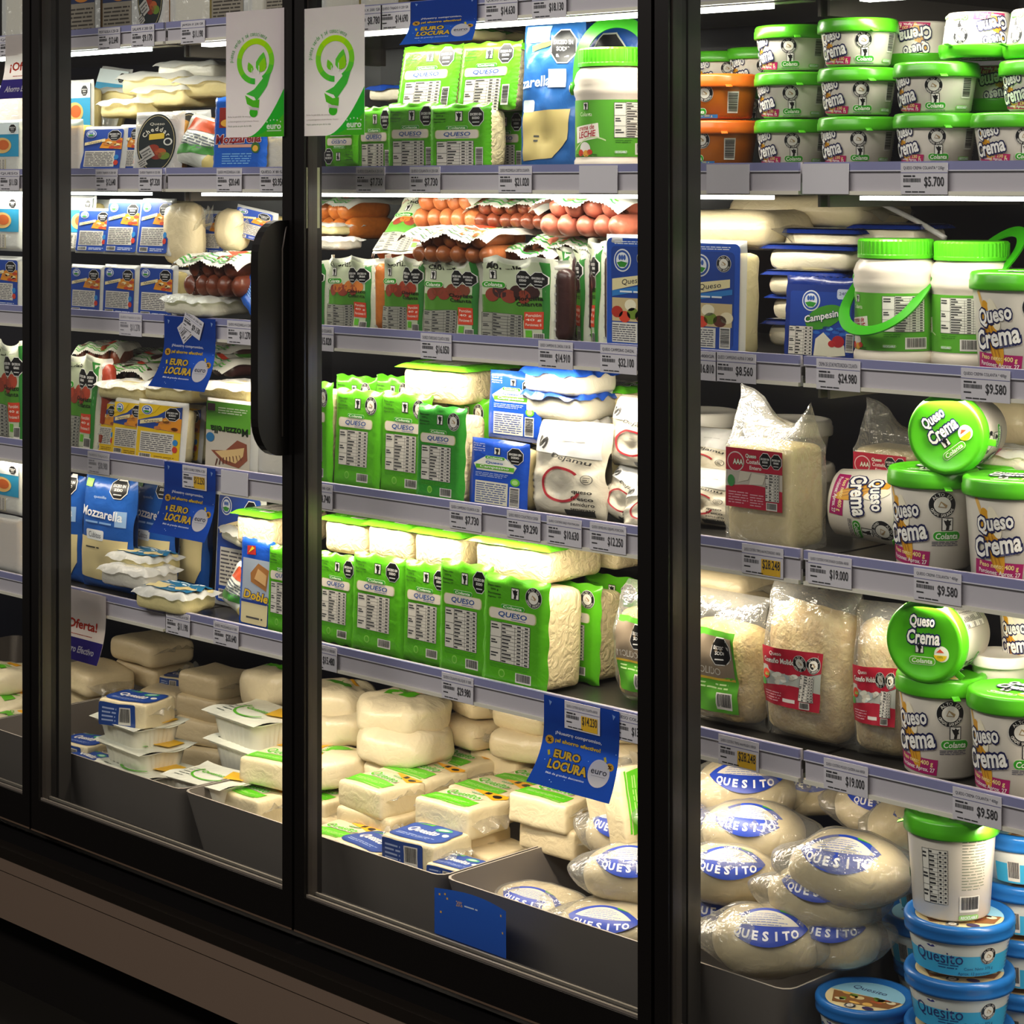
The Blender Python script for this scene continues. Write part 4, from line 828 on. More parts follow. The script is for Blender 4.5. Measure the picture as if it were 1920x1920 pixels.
def link_pack(meat='tan', seed=0, n=5, rows=2):
    """sausages lying with their round ends to the front under a printed white film"""
    W, D, H = .190, .135, .036 * rows; k = Kind('sausage_pack', 'sausages', W, H, D); r = W / n / 2 * .98
    for j in range(rows):
        for i in range(n - (j % 2)):
            b = MB(); L = D * (.9 + .05 * math.sin(i * 3 + seed)); capsule(b, L, r, mat(MEAT[meat], 'sausage'), T(-W / 2 + r + (i + .5 * (j % 2)) * 2 * r * 1.0, -D / 2 + .004 * math.sin(i * 5 + seed + j), r * .95 + j * r * 1.62, -90, 0, 0), .003 * math.sin(i + seed)); k.part('sausage', b)
    top = r * .95 + (rows - 1) * r * 1.62 + r + .001; b = MB()
    def f(u, v):
        x = (u - .5) * W * 1.06; y = (v - .5) * D * 1.16; e = max(0, abs(u - .5) * 2 - .8) / .2; g = max(0, .22 - v) / .22
        return Vector((x, y - .004 * g, top + .0015 * math.sin(u * n * 6.28) - .012 * e * e - .015 * g ** 1.4 + .004 * math.sin(u * 13 + seed) * (1 - v) + .0015 * (v < .02) * math.sin(u * 160))) + nz((x, y, seed), 20, .004, seed)
    sheet(b, f, 60, 26, mat('#c2c2b9', 'film')); c = k.part('printed_film', b)
    a = Art()
    for q, col in ((0, '#2f8a3a'), (.006, '#57a83a'), (.016, '#2f8a3a')): a.band(lambda t: (-.085 + .17 * t, -.070 + q + .0016 * math.sin(t * 50)), lambda t: (-.085 + .17 * t, -.0675 + q + .0016 * math.sin(t * 50)), 60, col, 1)
    a.lines(-.07, -.052, .0, -.042, 2, '#7a8478', 1, .5, seed); a.rect(.02, -.050, .06, -.040, '#c4402a', 1)
    a.rect(-.08, -.018, .08, .05, '#dfe4d2', 1); a.rect(-.01, -.015, .03, .035, '#c4402a', 2); a.rect(.03, -.015, .075, .03, '#4f9a2c', 2); a.lines(-.075, -.01, -.015, .04, 6, '#707a70', 2); a.octa(.055, .03, .014, 3)
    b = MB(); a.lay(b, lambda u, v, h: tuple(f(u / (W * 1.06) + .5, v / (D * 1.16) + .5) + Vector((0, 0, .0012 + h))), (.006, .010)); k.part('printed_label', b, c); return k
# ---- soft bags
def pillow_fn(W, H, Tk, p=3.0, seed=0, wr=.002):
    def f(u, v, h=0, back=False):
        a = max(0, 1 - abs(2 * u / W) ** p); c = max(0, 1 - abs(2 * v / H - 1) ** 4); y = Tk / 2 * (a ** .5) * (c ** .6)
        n = noise.noise_vector(Vector((u * 16, v * 16, seed))) * wr * 2 + noise.noise_vector(Vector((u * 45, v * 45, seed + 9))) * wr
        return (u, (y + h + n.y * (a * c) ** .3) * (1 if back else -1) + Tk / 2, v)
    return f
def bag(v):
    k = None
    def mk(W, H, Tk, col, matk, name='cheese_bag', cat='cheese', p=3.0, seed=0, wr=.002, inner=None):
        k = Kind(name, cat, W, H, Tk); f = pillow_fn(W, H, Tk, p, seed, wr)
        if inner:
            w2, h2, d2, r2, c2, m2 = inner; b = MB(); rbox(b, w2, d2, h2, r2, mat(c2, m2), T(0, Tk / 2, h2 / 2 + .004), 6, lambda q: q + nz(q, 12, .007 if m2 == 'crumb' else .003, seed) + nz(q, 45, .0025 if m2 == 'crumb' else .001, seed)); k.part('cheese', b)
        b = MB()
        for bk in (0, 1): sheet(b, lambda u, s: f((u - .5) * W * (1 + (.03 * math.sin(s * 9 + seed) if not inner else .02 * math.sin(s * 7 + seed))), s * H, 0, bk), 30, 34, mat(col, matk))
        k.part('bag_film', b); k.f = f; return k
    if v == 'cubitos':
        W, H = .130, .215; k = mk(W, H, .045, '#1f56a8', 'film'); f = k.f; a = Art()
        a.poly([(-.47 * W, .10 * H), (.30 * W, .08 * H), (.44 * W, .2 * H), (.44 * W, .46 * H), (-.47 * W, .46 * H)], '#dccb96', 1); a.text('Mozzarella', -.03 * W, .68 * H, .8 * W, .085 * H, '#e8ecf0', 2, .02, .1, -3); a.octa(.26 * W, .92 * H, .16 * W, 2); a.rr(-.30 * W, .44 * H, .06 * W, .53 * H, .004, '#dfe2e4', 2); a.text('Cubitos', -.12 * W, .485 * H, .26 * W, .05 * H, '#3a4254', 3)
        a.text('quesillo', -.06 * W, .82 * H, .26 * W, .03 * H, '#b9cfe8', 2); a.rect(.24 * W, .58 * H, .42 * W, .72 * H, '#8fb0d8', 1); a.lines(-.34 * W, .58 * H, .24 * W, .62 * H, 1, '#7fa8dc', 2); a.lines(-.3 * W, .36 * H, -.02 * W, .39 * H, 1, '#3a3a34', 3); a.rect(-.42 * W, .90 * H, -.26 * W, .97 * H, '#7ac02c', 2)
    elif v == 'mozztall':
        W, H = .125, .215; k = mk(W, H, .04, '#2a62a8', 'film', p=2.5, wr=.005); f = k.f; a = Art()
        a.poly([(-.40 * W, .08 * H), (.10 * W, .10 * H), (.34 * W, .22 * H), (.36 * W, .42 * H), (-.40 * W, .40 * H)], '#cdb978', 1); a.octa(.24 * W, .83 * H, .20 * W, 2); a.text('zarella', -.20 * W, .60 * H, .5 * W, .07 * H, '#cfe0ee', 2, .02, .1, 4); a.rect(.02 * W, .56 * H, .3 * W, .68 * H, '#c4ccd0', 2); a.rr(-.42 * W, .40 * H, -.2 * W, .48 * H, .004, '#c8d4dc', 2); a.rect(-.44 * W, .86 * H, .02 * W, .97 * H, '#9ccade', 1); a.poly([(-.3 * W, .80 * H), (.05 * W, .84 * H), (.05 * W, .87 * H), (-.3 * W, .84 * H)], '#a6d24c', 2)
        a.lines(-.2 * W, .2 * H, -.12 * W, .26 * H, 2, '#3a3a34', 3)
    elif v == 'bluebig':
        W, H = .170, .225; k = mk(W, H, .03, '#1c5cc0', 'film', p=4, wr=.004); f = k.f; a = Art(); a.octa(.14 * W, .76 * H, .22 * W, 2); a.text('7', -.44 * W, .82 * H, .05 * W, .06 * H, '#e0e8f0', 2); a.text('CUBITOS', -.2 * W, .56 * H, .36 * W, .04 * H, '#dfe8f2', 2); a.lines(-.4 * W, .3 * H, .3 * W, .42 * H, 3, '#8fb6e4', 2)
    elif v == 'dejamu':
        W, H = .128, .178; k = mk(W, H, .07, '#d8d0bc', 'film', p=2.6, wr=.006); f = k.f; a = Art(); a.poly([(-.46 * W, .66 * H), (.46 * W, .62 * H), (.44 * W, .97 * H), (-.44 * W, .97 * H)], '#dadad8', 1)
        a.ring(.02 * W, .34 * H, .27 * W, .185 * H, .0045, '#a52630', 3, 40, 335, 40); a.text('Dejamu', .12 * W, .600 * H, .50 * W, .062 * H, '#3a3836', 3, .015, .15, -10)
        for i, (t, wd) in enumerate((('queso', .22), ('fresco', .24), ('semiduro', .24), ('semigraso', .24))): a.text(t, .29 * W, (.27 - .058 * i) * H, wd * 1.15 * W, .040 * H, '#1a1816', 3, .02)
        a.text('S', -.28 * W, .76 * H, .18 * W, .10 * H, '#3a3836', 3, .03, 0, 75); a.ring(.34 * W, .41 * H, .07 * W, .05 * H, .0012, '#57544e', 3); a.lines(.3 * W, .38 * H, .38 * W, .44 * H, 3, '#57544e', 3); a.rect(.06 * W, .03 * H, .42 * W, .09 * H, '#2a2a28', 2); a.lines(.0 * W, .78 * H, .3 * W, .81 * H, 1, '#c4c4c4', 3); a.lines(-.46 * W, .12 * H, -.40 * W, .45 * H, 5, '#2a2a28', 2)
    elif v == 'costeno':
        W, H, D = .135, .228, .092; k = Kind('cheese_bag', 'cheese', W, H, D); b = MB(); rbox(b, W * .91, D * .85, H * .63, .012, mat('#e4d2a0', 'cheese'), T(0, D / 2, H * .315 + .003), 6, lambda q: q + nz(q, 10, .004)); k.part('cheese_block', b)
        b = MB(); hb = H * .635
        def ff(u, s):
            t = 2 * math.pi * u; x = W * .485 * math.copysign(abs(math.cos(t)) ** .3, math.cos(t)); y = D / 2 + D * .49 * math.copysign(abs(math.sin(t)) ** .3, math.sin(t)); z = s * H
            if z > hb: e = (z - hb) / (H - hb); y = D / 2 + (y - D / 2) * (1 - .95 * e ** .6); x = x * (1 + .02 * e) ; z = hb + (z - hb) * (1 - .75 * math.exp(-((x - .025) / .045) ** 2) * e); return Vector((x, y, z)) + nz((x, y, z), 20, .012 * e, 4) + nz((x, y, z), 55, .004 * e, 7)
            return Vector((x, y, z)) + nz((x, y, z), 30, .0015)
        sheet(b, ff, 72, 40, mat('#f2f1ec', 'clear')); k.part('clear_bag', b); f = lambda u, s, h=0, bk=False: (u, -.0015 - h, s); a = art_costeno().move(.0, .098, .84)
    elif v == 'molido':
        W, H = .155, .217; k = mk(W, H, .10, '#f4f2ea', 'clear', p=4, seed=3, wr=.005, inner=(W * .95, H * .86, .070, .034, '#efdcb0', 'crumb')); f = k.f; a = art_molido().move(-.009, .094, .93)
    elif v == 'molidogreen':
        W, H = .150, .190; k = mk(W, H, .09, '#f4f2ea', 'clear', p=4, seed=5, wr=.006, inner=(W * .92, H * .78, .076, .034, '#ead6a0', 'crumb')); f = k.f; a = Art(); a.rect(-.04, .03, .055, .165, '#58a82a', 1); a.rect(-.04, .085, .050, .155, '#8a7a66', 2); a.rect(-.04, .083, .050, .087, '#d8b23a', 3); a.octa(.024, .132, .024, 3); a.text('MOLIDO', -.006, .098, .06, .012, '#d9d2c4', 3); a.barcode(.016, .036, .046, .064, 2); a.lines(-.03, .068, .045, .08, 2, '#bfe09a', 2); a.move(0, 0, .86)
    a.lay(b2 := MB(), lambda u, s, h: f(u, s, h + (.004 if v.startswith('molido') else .0012)), (.008, .010)) if v != 'costeno' else a.lay(b2 := MB(), lambda u, s, h: f(u, s, h))
    k.part('printed_label', b2, 0 if v not in ('costeno', 'molido', 'molidogreen') else 1); return k
def art_costeno():
    a = Art(); w, h = .125, .100; a.rect(-w / 2, -h / 2, w / 2, h / 2, '#bcb2a6', 1); a.rect(-w / 2, .012, w / 2, h / 2, '#b01d38', 2); a.band(lambda t: (-w / 2 + w * t, -h / 2), lambda t: (-w / 2 + w * t, -.016 + .006 * math.sin(math.pi * t)), 12, '#b01d38', 2)
    a.ell(-.040, .027, .019, .017, '#d9c9c4', 3); a.ell(-.040, .027, .017, .015, '#b01d38', 4); a.text('AAA', -.034, .027, .022, .009, '#e9e6dc', 5, .03, 0, 0, '#3f8a2c', .08); a.text('Queso', -.006, .038, .024, .008, '#e9e6dc', 3, .03, 0, 0, '#3f8a2c', .06); a.text('Costeño', .0, .029, .033, .0075, '#ece6de', 3, .02); a.text('Entero', .004, .019, .026, .0065, '#ece6de', 3, .02)
    a.octa(.026, .033, .0135, 4, ('EXCESO EN', 'SODIO')); a.octa(.050, .033, .0130, 4, ('EXCESO EN', 'GRASAS')); a.poly([(-.035, -.008), (-.012, -.002), (-.006, .01), (-.03, .012)], '#cfc6b4', 3); a.poly([(-.01, -.01), (.02, -.008), (.026, .008), (-.004, .010)], '#d6cdbb', 3); a.ell(-.050, -.006, .008, .010, '#3f8a4a', 4); a.table(.026, -.034, .056, .012, 3, 9, 4); a.barcode(.028, -.049, .052, -.036, 4); a.lines(-.056, -.044, -.012, -.022, 5, '#d59aa4', 3); a.lines(-.008, -.046, .022, -.024, 5, '#d59aa4', 3); return a
def art_molido():
    a = Art(); w, h = .112, .086; a.rect(-w / 2, -h / 2, w / 2, h / 2, '#aeb0a8', 1); a.band(lambda t: (-w / 2 + w * t, .014 - .010 * math.sin(math.pi * t)), lambda t: (-w / 2 + w * t, h / 2), 12, '#b01d34', 2); a.band(lambda t: (-w / 2 + w * t, -h / 2), lambda t: (-w / 2 + w * t, -.016 + .005 * math.sin(math.pi * t)), 12, '#b01d34', 2)
    a.text('Queso', -.024, .034, .022, .007, '#e9e2da', 4, .02); a.text('Costeño Molido', -.020, .024, .056, .0085, '#e9e2da', 4, .03, 0, 0, '#5a1020', .05); a.seal(.018, .024, .0125, 4); a.seal(.042, .024, .0120, 4); a.ell(-.044, .002, .010, .007, '#b8301e', 3); a.text('AAA', -.040, .002, .012, .005, '#6fb04a', 4, .03); a.ell(-.050, -.010, .006, .006, '#4f9a4a', 3)
    for q in range(12): rnd = random.Random(q); a.ell(-.03 + .04 * rnd.random(), -.010 + .014 * rnd.random(), .006, .0035, rnd.choice(('#d9d6cc', '#c4beb0', '#a8b4b4')), 3, 10)
    a.table(.018, -.030, .046, .008, 4, 9, 4); a.barcode(.022, -.041, .040, -.031, 4); a.lines(-.05, -.038, -.014, -.022, 4, '#d89aa4', 3); a.rect(-.012, -.036, .012, -.031, '#d8d2cc', 3); return a
def crumpled(v='greenred'):
    """crumpled film bag lying against its neighbours"""
    W, H = .12, .10; k = Kind('cheese_bag', 'cheese', W, H, .05); b = MB(); f = pillow_fn(W, H, .05, 2.4, 11, .008)
    for bk in (0, 1): sheet(b, lambda u, s: f((u - .5) * W, s * H, 0, bk), 30, 30, mat('#d9dcd0', 'film'))
    k.part('bag_film', b); a = Art(); a.band(lambda t: (-.05 + .1 * t, .064 + .01 * t), lambda t: (-.04 + .09 * t, .092 + .002 * t), 8, '#c4502a', 1); a.band(lambda t: (-.055 + .1 * t, .012 + .02 * t), lambda t: (-.055 + .11 * t, .03 + .02 * t), 8, '#3f8a34', 1); a.lines(-.045, .034, .045, .062, 5, '#565e66', 1, .5); a.poly([(.02, .004), (.05, .006), (.054, .03), (.03, .03)], '#d9c67c', 1)
    b = MB(); a.lay(b, lambda u, s, h: f(u, s, h + .001), (.006, .006)); k.part('printed_label', b, 0); return k
# ---- cards, price tags, poster
def price_tag(price, head='QUESO COLANTA 500 gr', yellow=False, w=.072, h=.040, faded=False):
    k = Kind('price_tag', 'price tag', w, h, .001); b = MB(); box(b, -w / 2, w / 2, 0, .0008, -h, 0, mat('#cdc8d0', 'matte'))
    ink = '#26262c' if not faded else '#8a8790'; a = Art()
    if price:
        a.text(head, .0, -.0068, w * .88, .0052, '#4a4a5a' if not faded else '#9a98a4', 1); a.rect(-w / 2, -.0128, w / 2, -.0121, '#6a6a9c', 1); a.lines(-w * .44, -.0185, -w * .14, -.0150, 1, ink, 1, .6, len(head)); 
        rnd = random.Random(len(price)); x = -w * .44
        while x < -w * .08: L = rnd.choice((.0006, .001, .0014)); a.rect(x, -.0245, x + L, -.0195, ink, 1); x += L + .0008
        if yellow: a.rect(w * -.02, -h + .002, w * .44, -.017, '#d9a91c', 1)
        a.text(price, w * .22, -.0245, w * .42, .0142, ink, 2, .012); a.lines(-w * .44, -.031, -w * .24, -.0285, 1, ink, 1, .7, 2); a.lines(-w * .40, -h + .002, w * .1, -h + .0045, 1, ink, 1, .6, 5)
    a.lay(b, lambda u, v, hh: (u, -hh - .0002, v), None, 'matte'); k.part('price_tag', b); return k
def euro_card(style='full'):
    """blue promotion card hanging from the rail, curling outwards at the bottom"""
    w, h = .150, .128; k = Kind('promotion_card', 'sign', w, h, .002); b = MB()
    def f(u, v, hh=0):      # v from 0 (top) down to -h
        t = max(0, (-v - .042) / (h - .042)); return (u * (1 + .10 * t * t), -.003 - .030 * t * t - hh, v + .004 * t * t)
    sheet(b, lambda s, q: f((s - .5) * w, -q * h), 6, 26, mat('#173f9c', 'paper')); c = k.part('card', b); a = Art()
    a.text('¡Nuestro compromiso,', -.004, -.066, .092, .0085, '#eceaf0', 2, .02); a.text('¡el ahorro efectivo!', -.004, -.081, .090, .0098, '#e6bb2c', 2, .04); a.text('EURO', -.020, -.105, .052, .016, '#ecc040', 3, .04, 0, 0, '#0e2458', .1); a.text('LOCURA', -.014, -.126, .074, .018, '#ecc040', 3, .04, 0, 0, '#0e2458', .1); a.text('Mes de grandes descuentos', -.014, -.144, .072, .0052, '#dfe4f2', 2, .02)
    a.ell(.044, -.122, .0200, .026, '#d9d4d4', 2); a.text('euro', .044, -.120, .030, .008, '#3a3a44', 3, .01); a.rect(.031, -.128, .057, -.1274, '#7a7a84', 3)
    for x, y, r in ((-.060, -.082, .0085), (.062, -.106, .0075)): a.ell(x, y, r, r, '#e0a83a', 2); a.text('%', x, y, r, r, '#4a2a14', 3, .03)
    for x, y in ((.052, -.094), (-.056, -.106)): a.poly([(x - .004, y + .003), (x, y + .005), (x + .003, y - .004), (x - .001, y - .006)], '#e0c83a', 2)
    rnd = random.Random(8)
    for q in range(16): x = -.07 + .14 * rnd.random(); y = -.06 - .1 * rnd.random(); a.rect(x, y, x + .0014, y + .0014, '#b9cdf0', 1)
    for x in (-.064, .062): a.poly([(x, -.006), (x + .006, -.008), (x + .002, -.014)], '#8fb0e8', 1)
    a.xf(lambda x, y: (x, y if y > -.03 else -.0435 + (y + .055) * .74)); b = MB(); a.lay(b, lambda u, v, hh: f(u, v, hh + .0004), (None, .006), 'paper'); k.part('print', b, c); return k
def oferta_card():
    w, h = .150, .125; k = Kind('offer_card', 'sign', w, h, .002); b = MB()
    f = lambda u, v, hh=0: (u, -.003 - .02 * max(0, (-v - .04) / .085) ** 2 - hh, v)
    sheet(b, lambda s, q: f((s - .5) * w, -q * h), 4, 20, mat('#cfc4c0', 'paper')); c = k.part('card', b); a = Art(); a.rect(-w / 2, -h, w / 2, -h + .038, '#3a3082', 1); a.text('¡Oferta!', -.002, -.064, .105, .022, '#b03a2e', 1, .03); a.text('Ahorro Efectivo', 0, -h + .019, .11, .012, '#d9d2e0', 2, .03); a.lines(-.04, -.082, .04, -.080, 1, '#b5625a', 1, .8)
    b = MB(); a.lay(b, lambda u, v, hh: f(u, v, hh + .0004), (None, .006), 'paper'); k.part('print', b, c); return k
def eco_poster():
    w, h = .127, .228; k = Kind('eco_poster', 'poster', w, h, .001); b = MB(); sheet(b, lambda u, v: ((u - .5) * w, 0, (v - 1) * h), 2, 2, mat('#c6bfc0', 'paper')); c = k.part('card', b)
    a = Art(); g = ['#a4d81c', '#8fd424', '#76cc30', '#58c238', '#44b840']; cx, cy, rx, ry = .002, -.092, .0405, .0405 * 1.02; t = .0105
    for q in range(20):      # ring, its print running from lime to green
        a0 = -62 + q * 16.5; col = g[min(4, int(abs(((a0 + 0) - 90)) / 38))]; a.ring(cx, cy, rx, ry, t, col, 2, a0, a0 + 17.5, 4)
    a.poly([(cx + .018, cy - .030), (cx + .0265, cy - .024), (cx + .034, cy - .021), (cx + .026, cy - .045), (cx + .012, cy - .062), (cx + .003, cy - .072), (cx - .002, cy - .064), (cx - .020, cy - .058), (cx - .002, cy - .050)], '#44b840', 3)
    a.poly([(cx - .022, cy - .060), (cx - .004, cy - .070), (cx + .009, cy - .069), (cx + .008, cy - .084), (cx - .006, cy - .082), (cx - .018, cy - .076)], '#55b82c', 3); a.band(lambda q: (cx - .013 + .02 * q, cy - .0865 - .002 * q), lambda q: (cx - .014 + .022 * q, cy - .0805 - .004 * q), 4, '#c6bfc0', 4); a.ell(cx - .0035, cy - .092, .009, .0085, '#3fb22c', 3)
    lf = lambda x, y, s, rot, c1, z: Art().poly([(0, 0), (.5, .35), (.55, .8), (.3, 1.3), (0, 1.7), (-.3, 1.25), (-.5, .75), (-.4, .3)], c1, z).move(x, y, s, rot)
    a.plus(lf(cx + .008, cy - .020, .022, -16, '#5cc23a', 3)); a.plus(lf(cx + .012, cy - .020, .016, -18, '#8fd424', 4)); a.rect(cx + .008, cy - .022, cx + .0095, cy - .008, '#eeeae6', 5); a.plus(lf(cx - .008, cy - .020, .012, 20, '#6cc42c', 3)); a.rect(cx - .007, cy - .021, cx - .006, cy - .012, '#eeeae6', 5)
    a.arct('piensa verde y sé consciente', cx - .004, cy, .0500, 178, 56, .0088, '#3f9a44', 2, .0, False, .62)
    a.poly([(w / 2, -h), (-w * .12, -h)] + [(-w * .12 + (w * .62) * (q / 10), -h + .085 * (q / 10) ** 1.7) for q in range(1, 11)], '#2fae34', 2); a.poly([(w / 2, -h + .0001), (-w * .06, -h + .0001)] + [(-w * .06 + w * .56 * (q / 8), -h + .04 * (q / 8) ** 1.7) for q in range(1, 9)], '#4cb42c', 3)
    a.text('euro', w * .335, -h + .0175, .031, .0085, '#e0eedc', 4, .03); a.rect(w * .22, -h + .0095, w * .46, -h + .0115, '#b9dcb0', 4)
    for q in range(5): a.ell(w * .335 + .008 * (q - 2) * .9, -h + .030 - .0009 * (q - 2) ** 2, .0011, .0015, '#d9ecd4', 4, 8)
    for i, (st, wd) in enumerate((('Evita la pérdida de energía', .052), ('y mantengamos el producto fresco', .068), ('Hazlo parte en pro de la vida', .052))): a.text(st, -w * .46 + wd / 2, -h + .037 - .0085 * i, wd, .0040, '#8a8480' if i < 2 else '#4a6a44', 2)
    b = MB(); a.lay(b, flat, None, 'paper'); k.part('print', b, c); return k
# ================================================================== door in the middle: what stands on its shelves
q8, qc, qs = kind(queso_pack, 'oct'), kind(queso_pack, 'seal'), kind(queso_pack, 'oct', GREEN, CHEESE, .055, .104); qd = kind(queso_pack, 'seal', '#2f8a2a')
G = 'upright green cheese packs'
# shelf two: green packs, blue bags, jar
fit(qs, 668, 735, 200, 310, .19, 'green cheese pack at the left end of the lower row, beside the poster', 2, group=G)
fit(qs, 722, 818, 196, 310, .17, 'green cheese pack second in the lower row below the topmost shelf', 2, group=G)
fit(qs, 801, 915, 198, 310, .158, 'green cheese pack at the front of the lower row, nearest the tall blue bag', 2, group=G)
fit(qs, 905, 984, 206, 310, .235, 'green cheese pack half hidden behind the front pack of the lower row', 2, group=G)
put(qs, (PX(632, .18), .185, deck(2) + .105), 'green cheese pack standing upside down beneath the bulb poster', (180, 0, 180), (.78, 1, .9), G)
z2 = deck(2) + .100
fit(qs, 736, 846, 80, 197, .20, 'green cheese pack leaning back, left of the upper row', z2, (-10, 0, 0), G)
fit(qs, 850, 960, 75, 200, .19, 'green cheese pack leaning back, second in the upper row', z2, (-8, 0, 0), G)
fit(qs, 930, 1000, 76, 202, .25, 'green cheese pack leaning at the right end of the upper row, beside the blue bag', z2, (-6, 0, 0), G)
fl(kind(flatpack, 'green'), 860, 80, .30, 'green cheese pack lying on top of the upper row under the lamp', 4, (1, 1, .6))
fl(kind(flatpack, 'plain'), 905, 72, .36, 'yellowish cheese pack lying behind the upper green row', -6, (1, 1, .6))
fl(kind(flatpack, 'bluewhite'), 760, 190, .42, 'cheese pack with a blue top far back beside the poster', 10, .8)
fit(kind(bag, 'mozztall'), 975, 1068, 37, 306, .20, 'tall blue and clear mozzarella bag with a cheese window, between green packs and jar', 2, (-3, 0, 12))
fit(kind(bag, 'bluebig'), 1050, 1195, 40, 306, .30, 'large plain blue bag behind the cream jar with the raised handle', 2)
put(jar_handle(.112, -10), (PX(1152, .235), .235, deck(2)), 'white cream jar with green lid and raised strap, beside the blue bag', (0, 0, 30), (1.0, 1.0, 1.0))
# shelf three: sausages
sv = 'upright sausage packs on the third shelf'
sp = lambda n, m, s=0: kind(sausage_pack, n, m, s)
fit(sp('Morcilla', 'dark', 3), 545, 612, 488, 618, .18, 'dark blood sausage pack hidden by the door frame at the left end', 3, (0, 0, -4), sv)
fit(sp('Chorizo', 'orange', 1), 612, 694, 482, 618, .185, 'sausage pack with orange sausages showing at its right edge', 3, (0, 0, 3), sv)
fit(sp('Chorizo', 'red', 2), 714, 796, 478, 624, .18, 'chorizo pack standing second among the upright sausage packs', 3, (0, 0, 0), sv)
fit(sp('Chorizo', 'brown', 4), 788, 900, 486, 632, .165, 'sausage pack third from left, its panel half behind the next pack', 3, (0, 0, 0), sv)
fit(sp('Morcilla', 'dark', 5), 896, 1035, 484, 642, .158, 'widest sausage pack in front, with dark blood sausages', 3, (0, 0, 0), sv)
for i, px in enumerate((1052, 1086, 1116)):
    put(sp('Morcilla', 'dark', 6 + i), (PX(px - 14, .20), .215, deck(3, .5)), ['blood sausage pack turned edge-on just right of the widest pack', 'middle blood sausage pack turned edge-on', 'blood sausage pack turned edge-on next to the blue tray pack'][i], (0, 0, -36 - 3 * i), (.62, 1, 1.05), sv)
fit(kind(facepack, 'zarzal'), 1132, 1240, 440, 650, .160, 'tall blue cheese pack at the right end, cut off by the black post', 3)
lg = 'sausage packs lying on the upright ones'
lp = lambda m, s, n=5, r=2: kind(link_pack, m, s, n, r)
fl(lp('tan', 1, 6, 2), 890, 492, .20, 'lying pack of plump round sausages, frontmost under its white film', 4, (.98, 1, 1.0), 0, lg)
fl(lp('brown', 2, 6, 1), 1030, 494, .26, 'lying pack of brown sausages right of the frontmost one', -4, (.9, 1, 1), 0, lg)
fl(lp('tan', 3, 5, 2), 880, 432, .28, 'pack of fat tan sausages on the top of the pile', 2, (.85, 1, 1.05), 0, lg)
fl(lp('brown', 4, 6, 2), 1005, 436, .30, 'top pack with a green and red printed film, brown links', -3, (.95, 1, .9), 0, lg)
fl(lp('pink', 5, 5, 2), 1140, 448, .26, 'pack of pink sausages at upper right beside the post', 0, (.95, 1, 1), 0, lg)
fl(lp('pink', 6, 5, 1), 1102, 486, .27, 'thin pack of pink sausages below the upper right one', 4, (.75, 1, 1), 0, lg)
fl(lp('orange', 7, 4, 2), 668, 447, .34, 'pack of orange sausages at the back behind the slanted white pack', 0, (.7, 1, .9), 0, lg)
put(sp('Chorizo', 'orange', 9), (PX(735, .19), .20, deck(3) + .130), 'white printed sausage pack tilted back on the pile, orange links at its side', (-42, 0, 6), (1.0, .8, .86), lg)
fl(kind(flatpack, 'white'), 625, 468, .24, 'white cheese pack lying at the left end, next to the door frame', 8, .62); fl(kind(flatpack, 'plain'), 632, 440, .30, 'pale cheese pack lying behind the white one at the left end', -10, .6)
# shelf four
G4 = 'green packs on the fourth shelf'
fit(qc, 560, 618, 716, 912, .168, 'green cheese pack half hidden by the door frame, fourth shelf', 4, group=G4)
fit(qc, 616, 709, 722, 926, .162, 'complete green cheese pack second from the door frame, fourth shelf', 4, (-3, 0, 0), G4)
fit(qc, 706, 800, 738, 934, .178, 'green cheese pack covered on its right by the darker pack', 4, (-2, 0, 0), G4)
fit(qd, 774, 864, 762, 944, .158, 'darker green cheese pack standing in front with pale block visible behind', 4, (-2, 0, 0), G4)
fit(qc, 835, 912, 745, 930, .24, 'green cheese pack standing behind the darker one', 4, group=G4)
fit(qc, 625, 700, 705, 900, .255, 'green pack in the back row behind the second pack', 4, group=G4)
fit(qc, 700, 770, 705, 905, .26, 'green pack in the back row left of the lying pack', 4, group=G4)
lieq(qc, 806, 760, .195, 'green cheese pack lying across the tops of the upright packs', 2, (1.45, 1.0, .9))
fit(kind(facepack, 'campesino'), 874, 985, 826, 956, .165, 'blue cheese pack standing in front at shelf level, lower of the two', 4, (-3, 0, 0))
fit(kind(facepack, 'campesino'), 908, 1014, 692, 832, .19, 'blue cheese pack with octagon seal, balanced above the lower blue pack', deck(4, .3) + .105, (-2, 0, 0))
fl(kind(flatpack, 'bluewhite'), 1072, 795, .245, 'pale cheese with blue film lying third in the stack', 3, (.9, 1, 1.5)); fl(kind(flatpack, 'bluewhite'), 1070, 745, .245, 'pale cheese with blue top lying on the stack under the shelf', -3, (.92, 1, 1.3))
fl(kind(flatpack, 'plain'), 1078, 850, .25, 'pale cheese lying at the foot of the stack behind the white bag', 2, (.9, 1, 1.6)); fl(kind(flatpack, 'plain'), 1080, 905, .26, 'lowest pale cheese behind the white bag', 0, (.9, 1, 1.6))
fl(kind(flatpack, 'green'), 1150, 760, .32, 'green pack lying at the back right under the third shelf', 0, 1); fl(kind(flatpack, 'green'), 860, 715, .34, 'green pack lying at the back beneath the third shelf', 0, 1)
fit(kind(bag, 'dejamu'), 978, 1112, 784, 976, .157, 'white cheese bag with a red ring standing in front', 4, (-6, 0, 3))
fit(kind(bag, 'dejamu'), 1112, 1240, 742, 900, .215, 'white cheese bag with a red ring at upper right, beside the post', deck(4, .5) + .075, (-8, 0, -6))
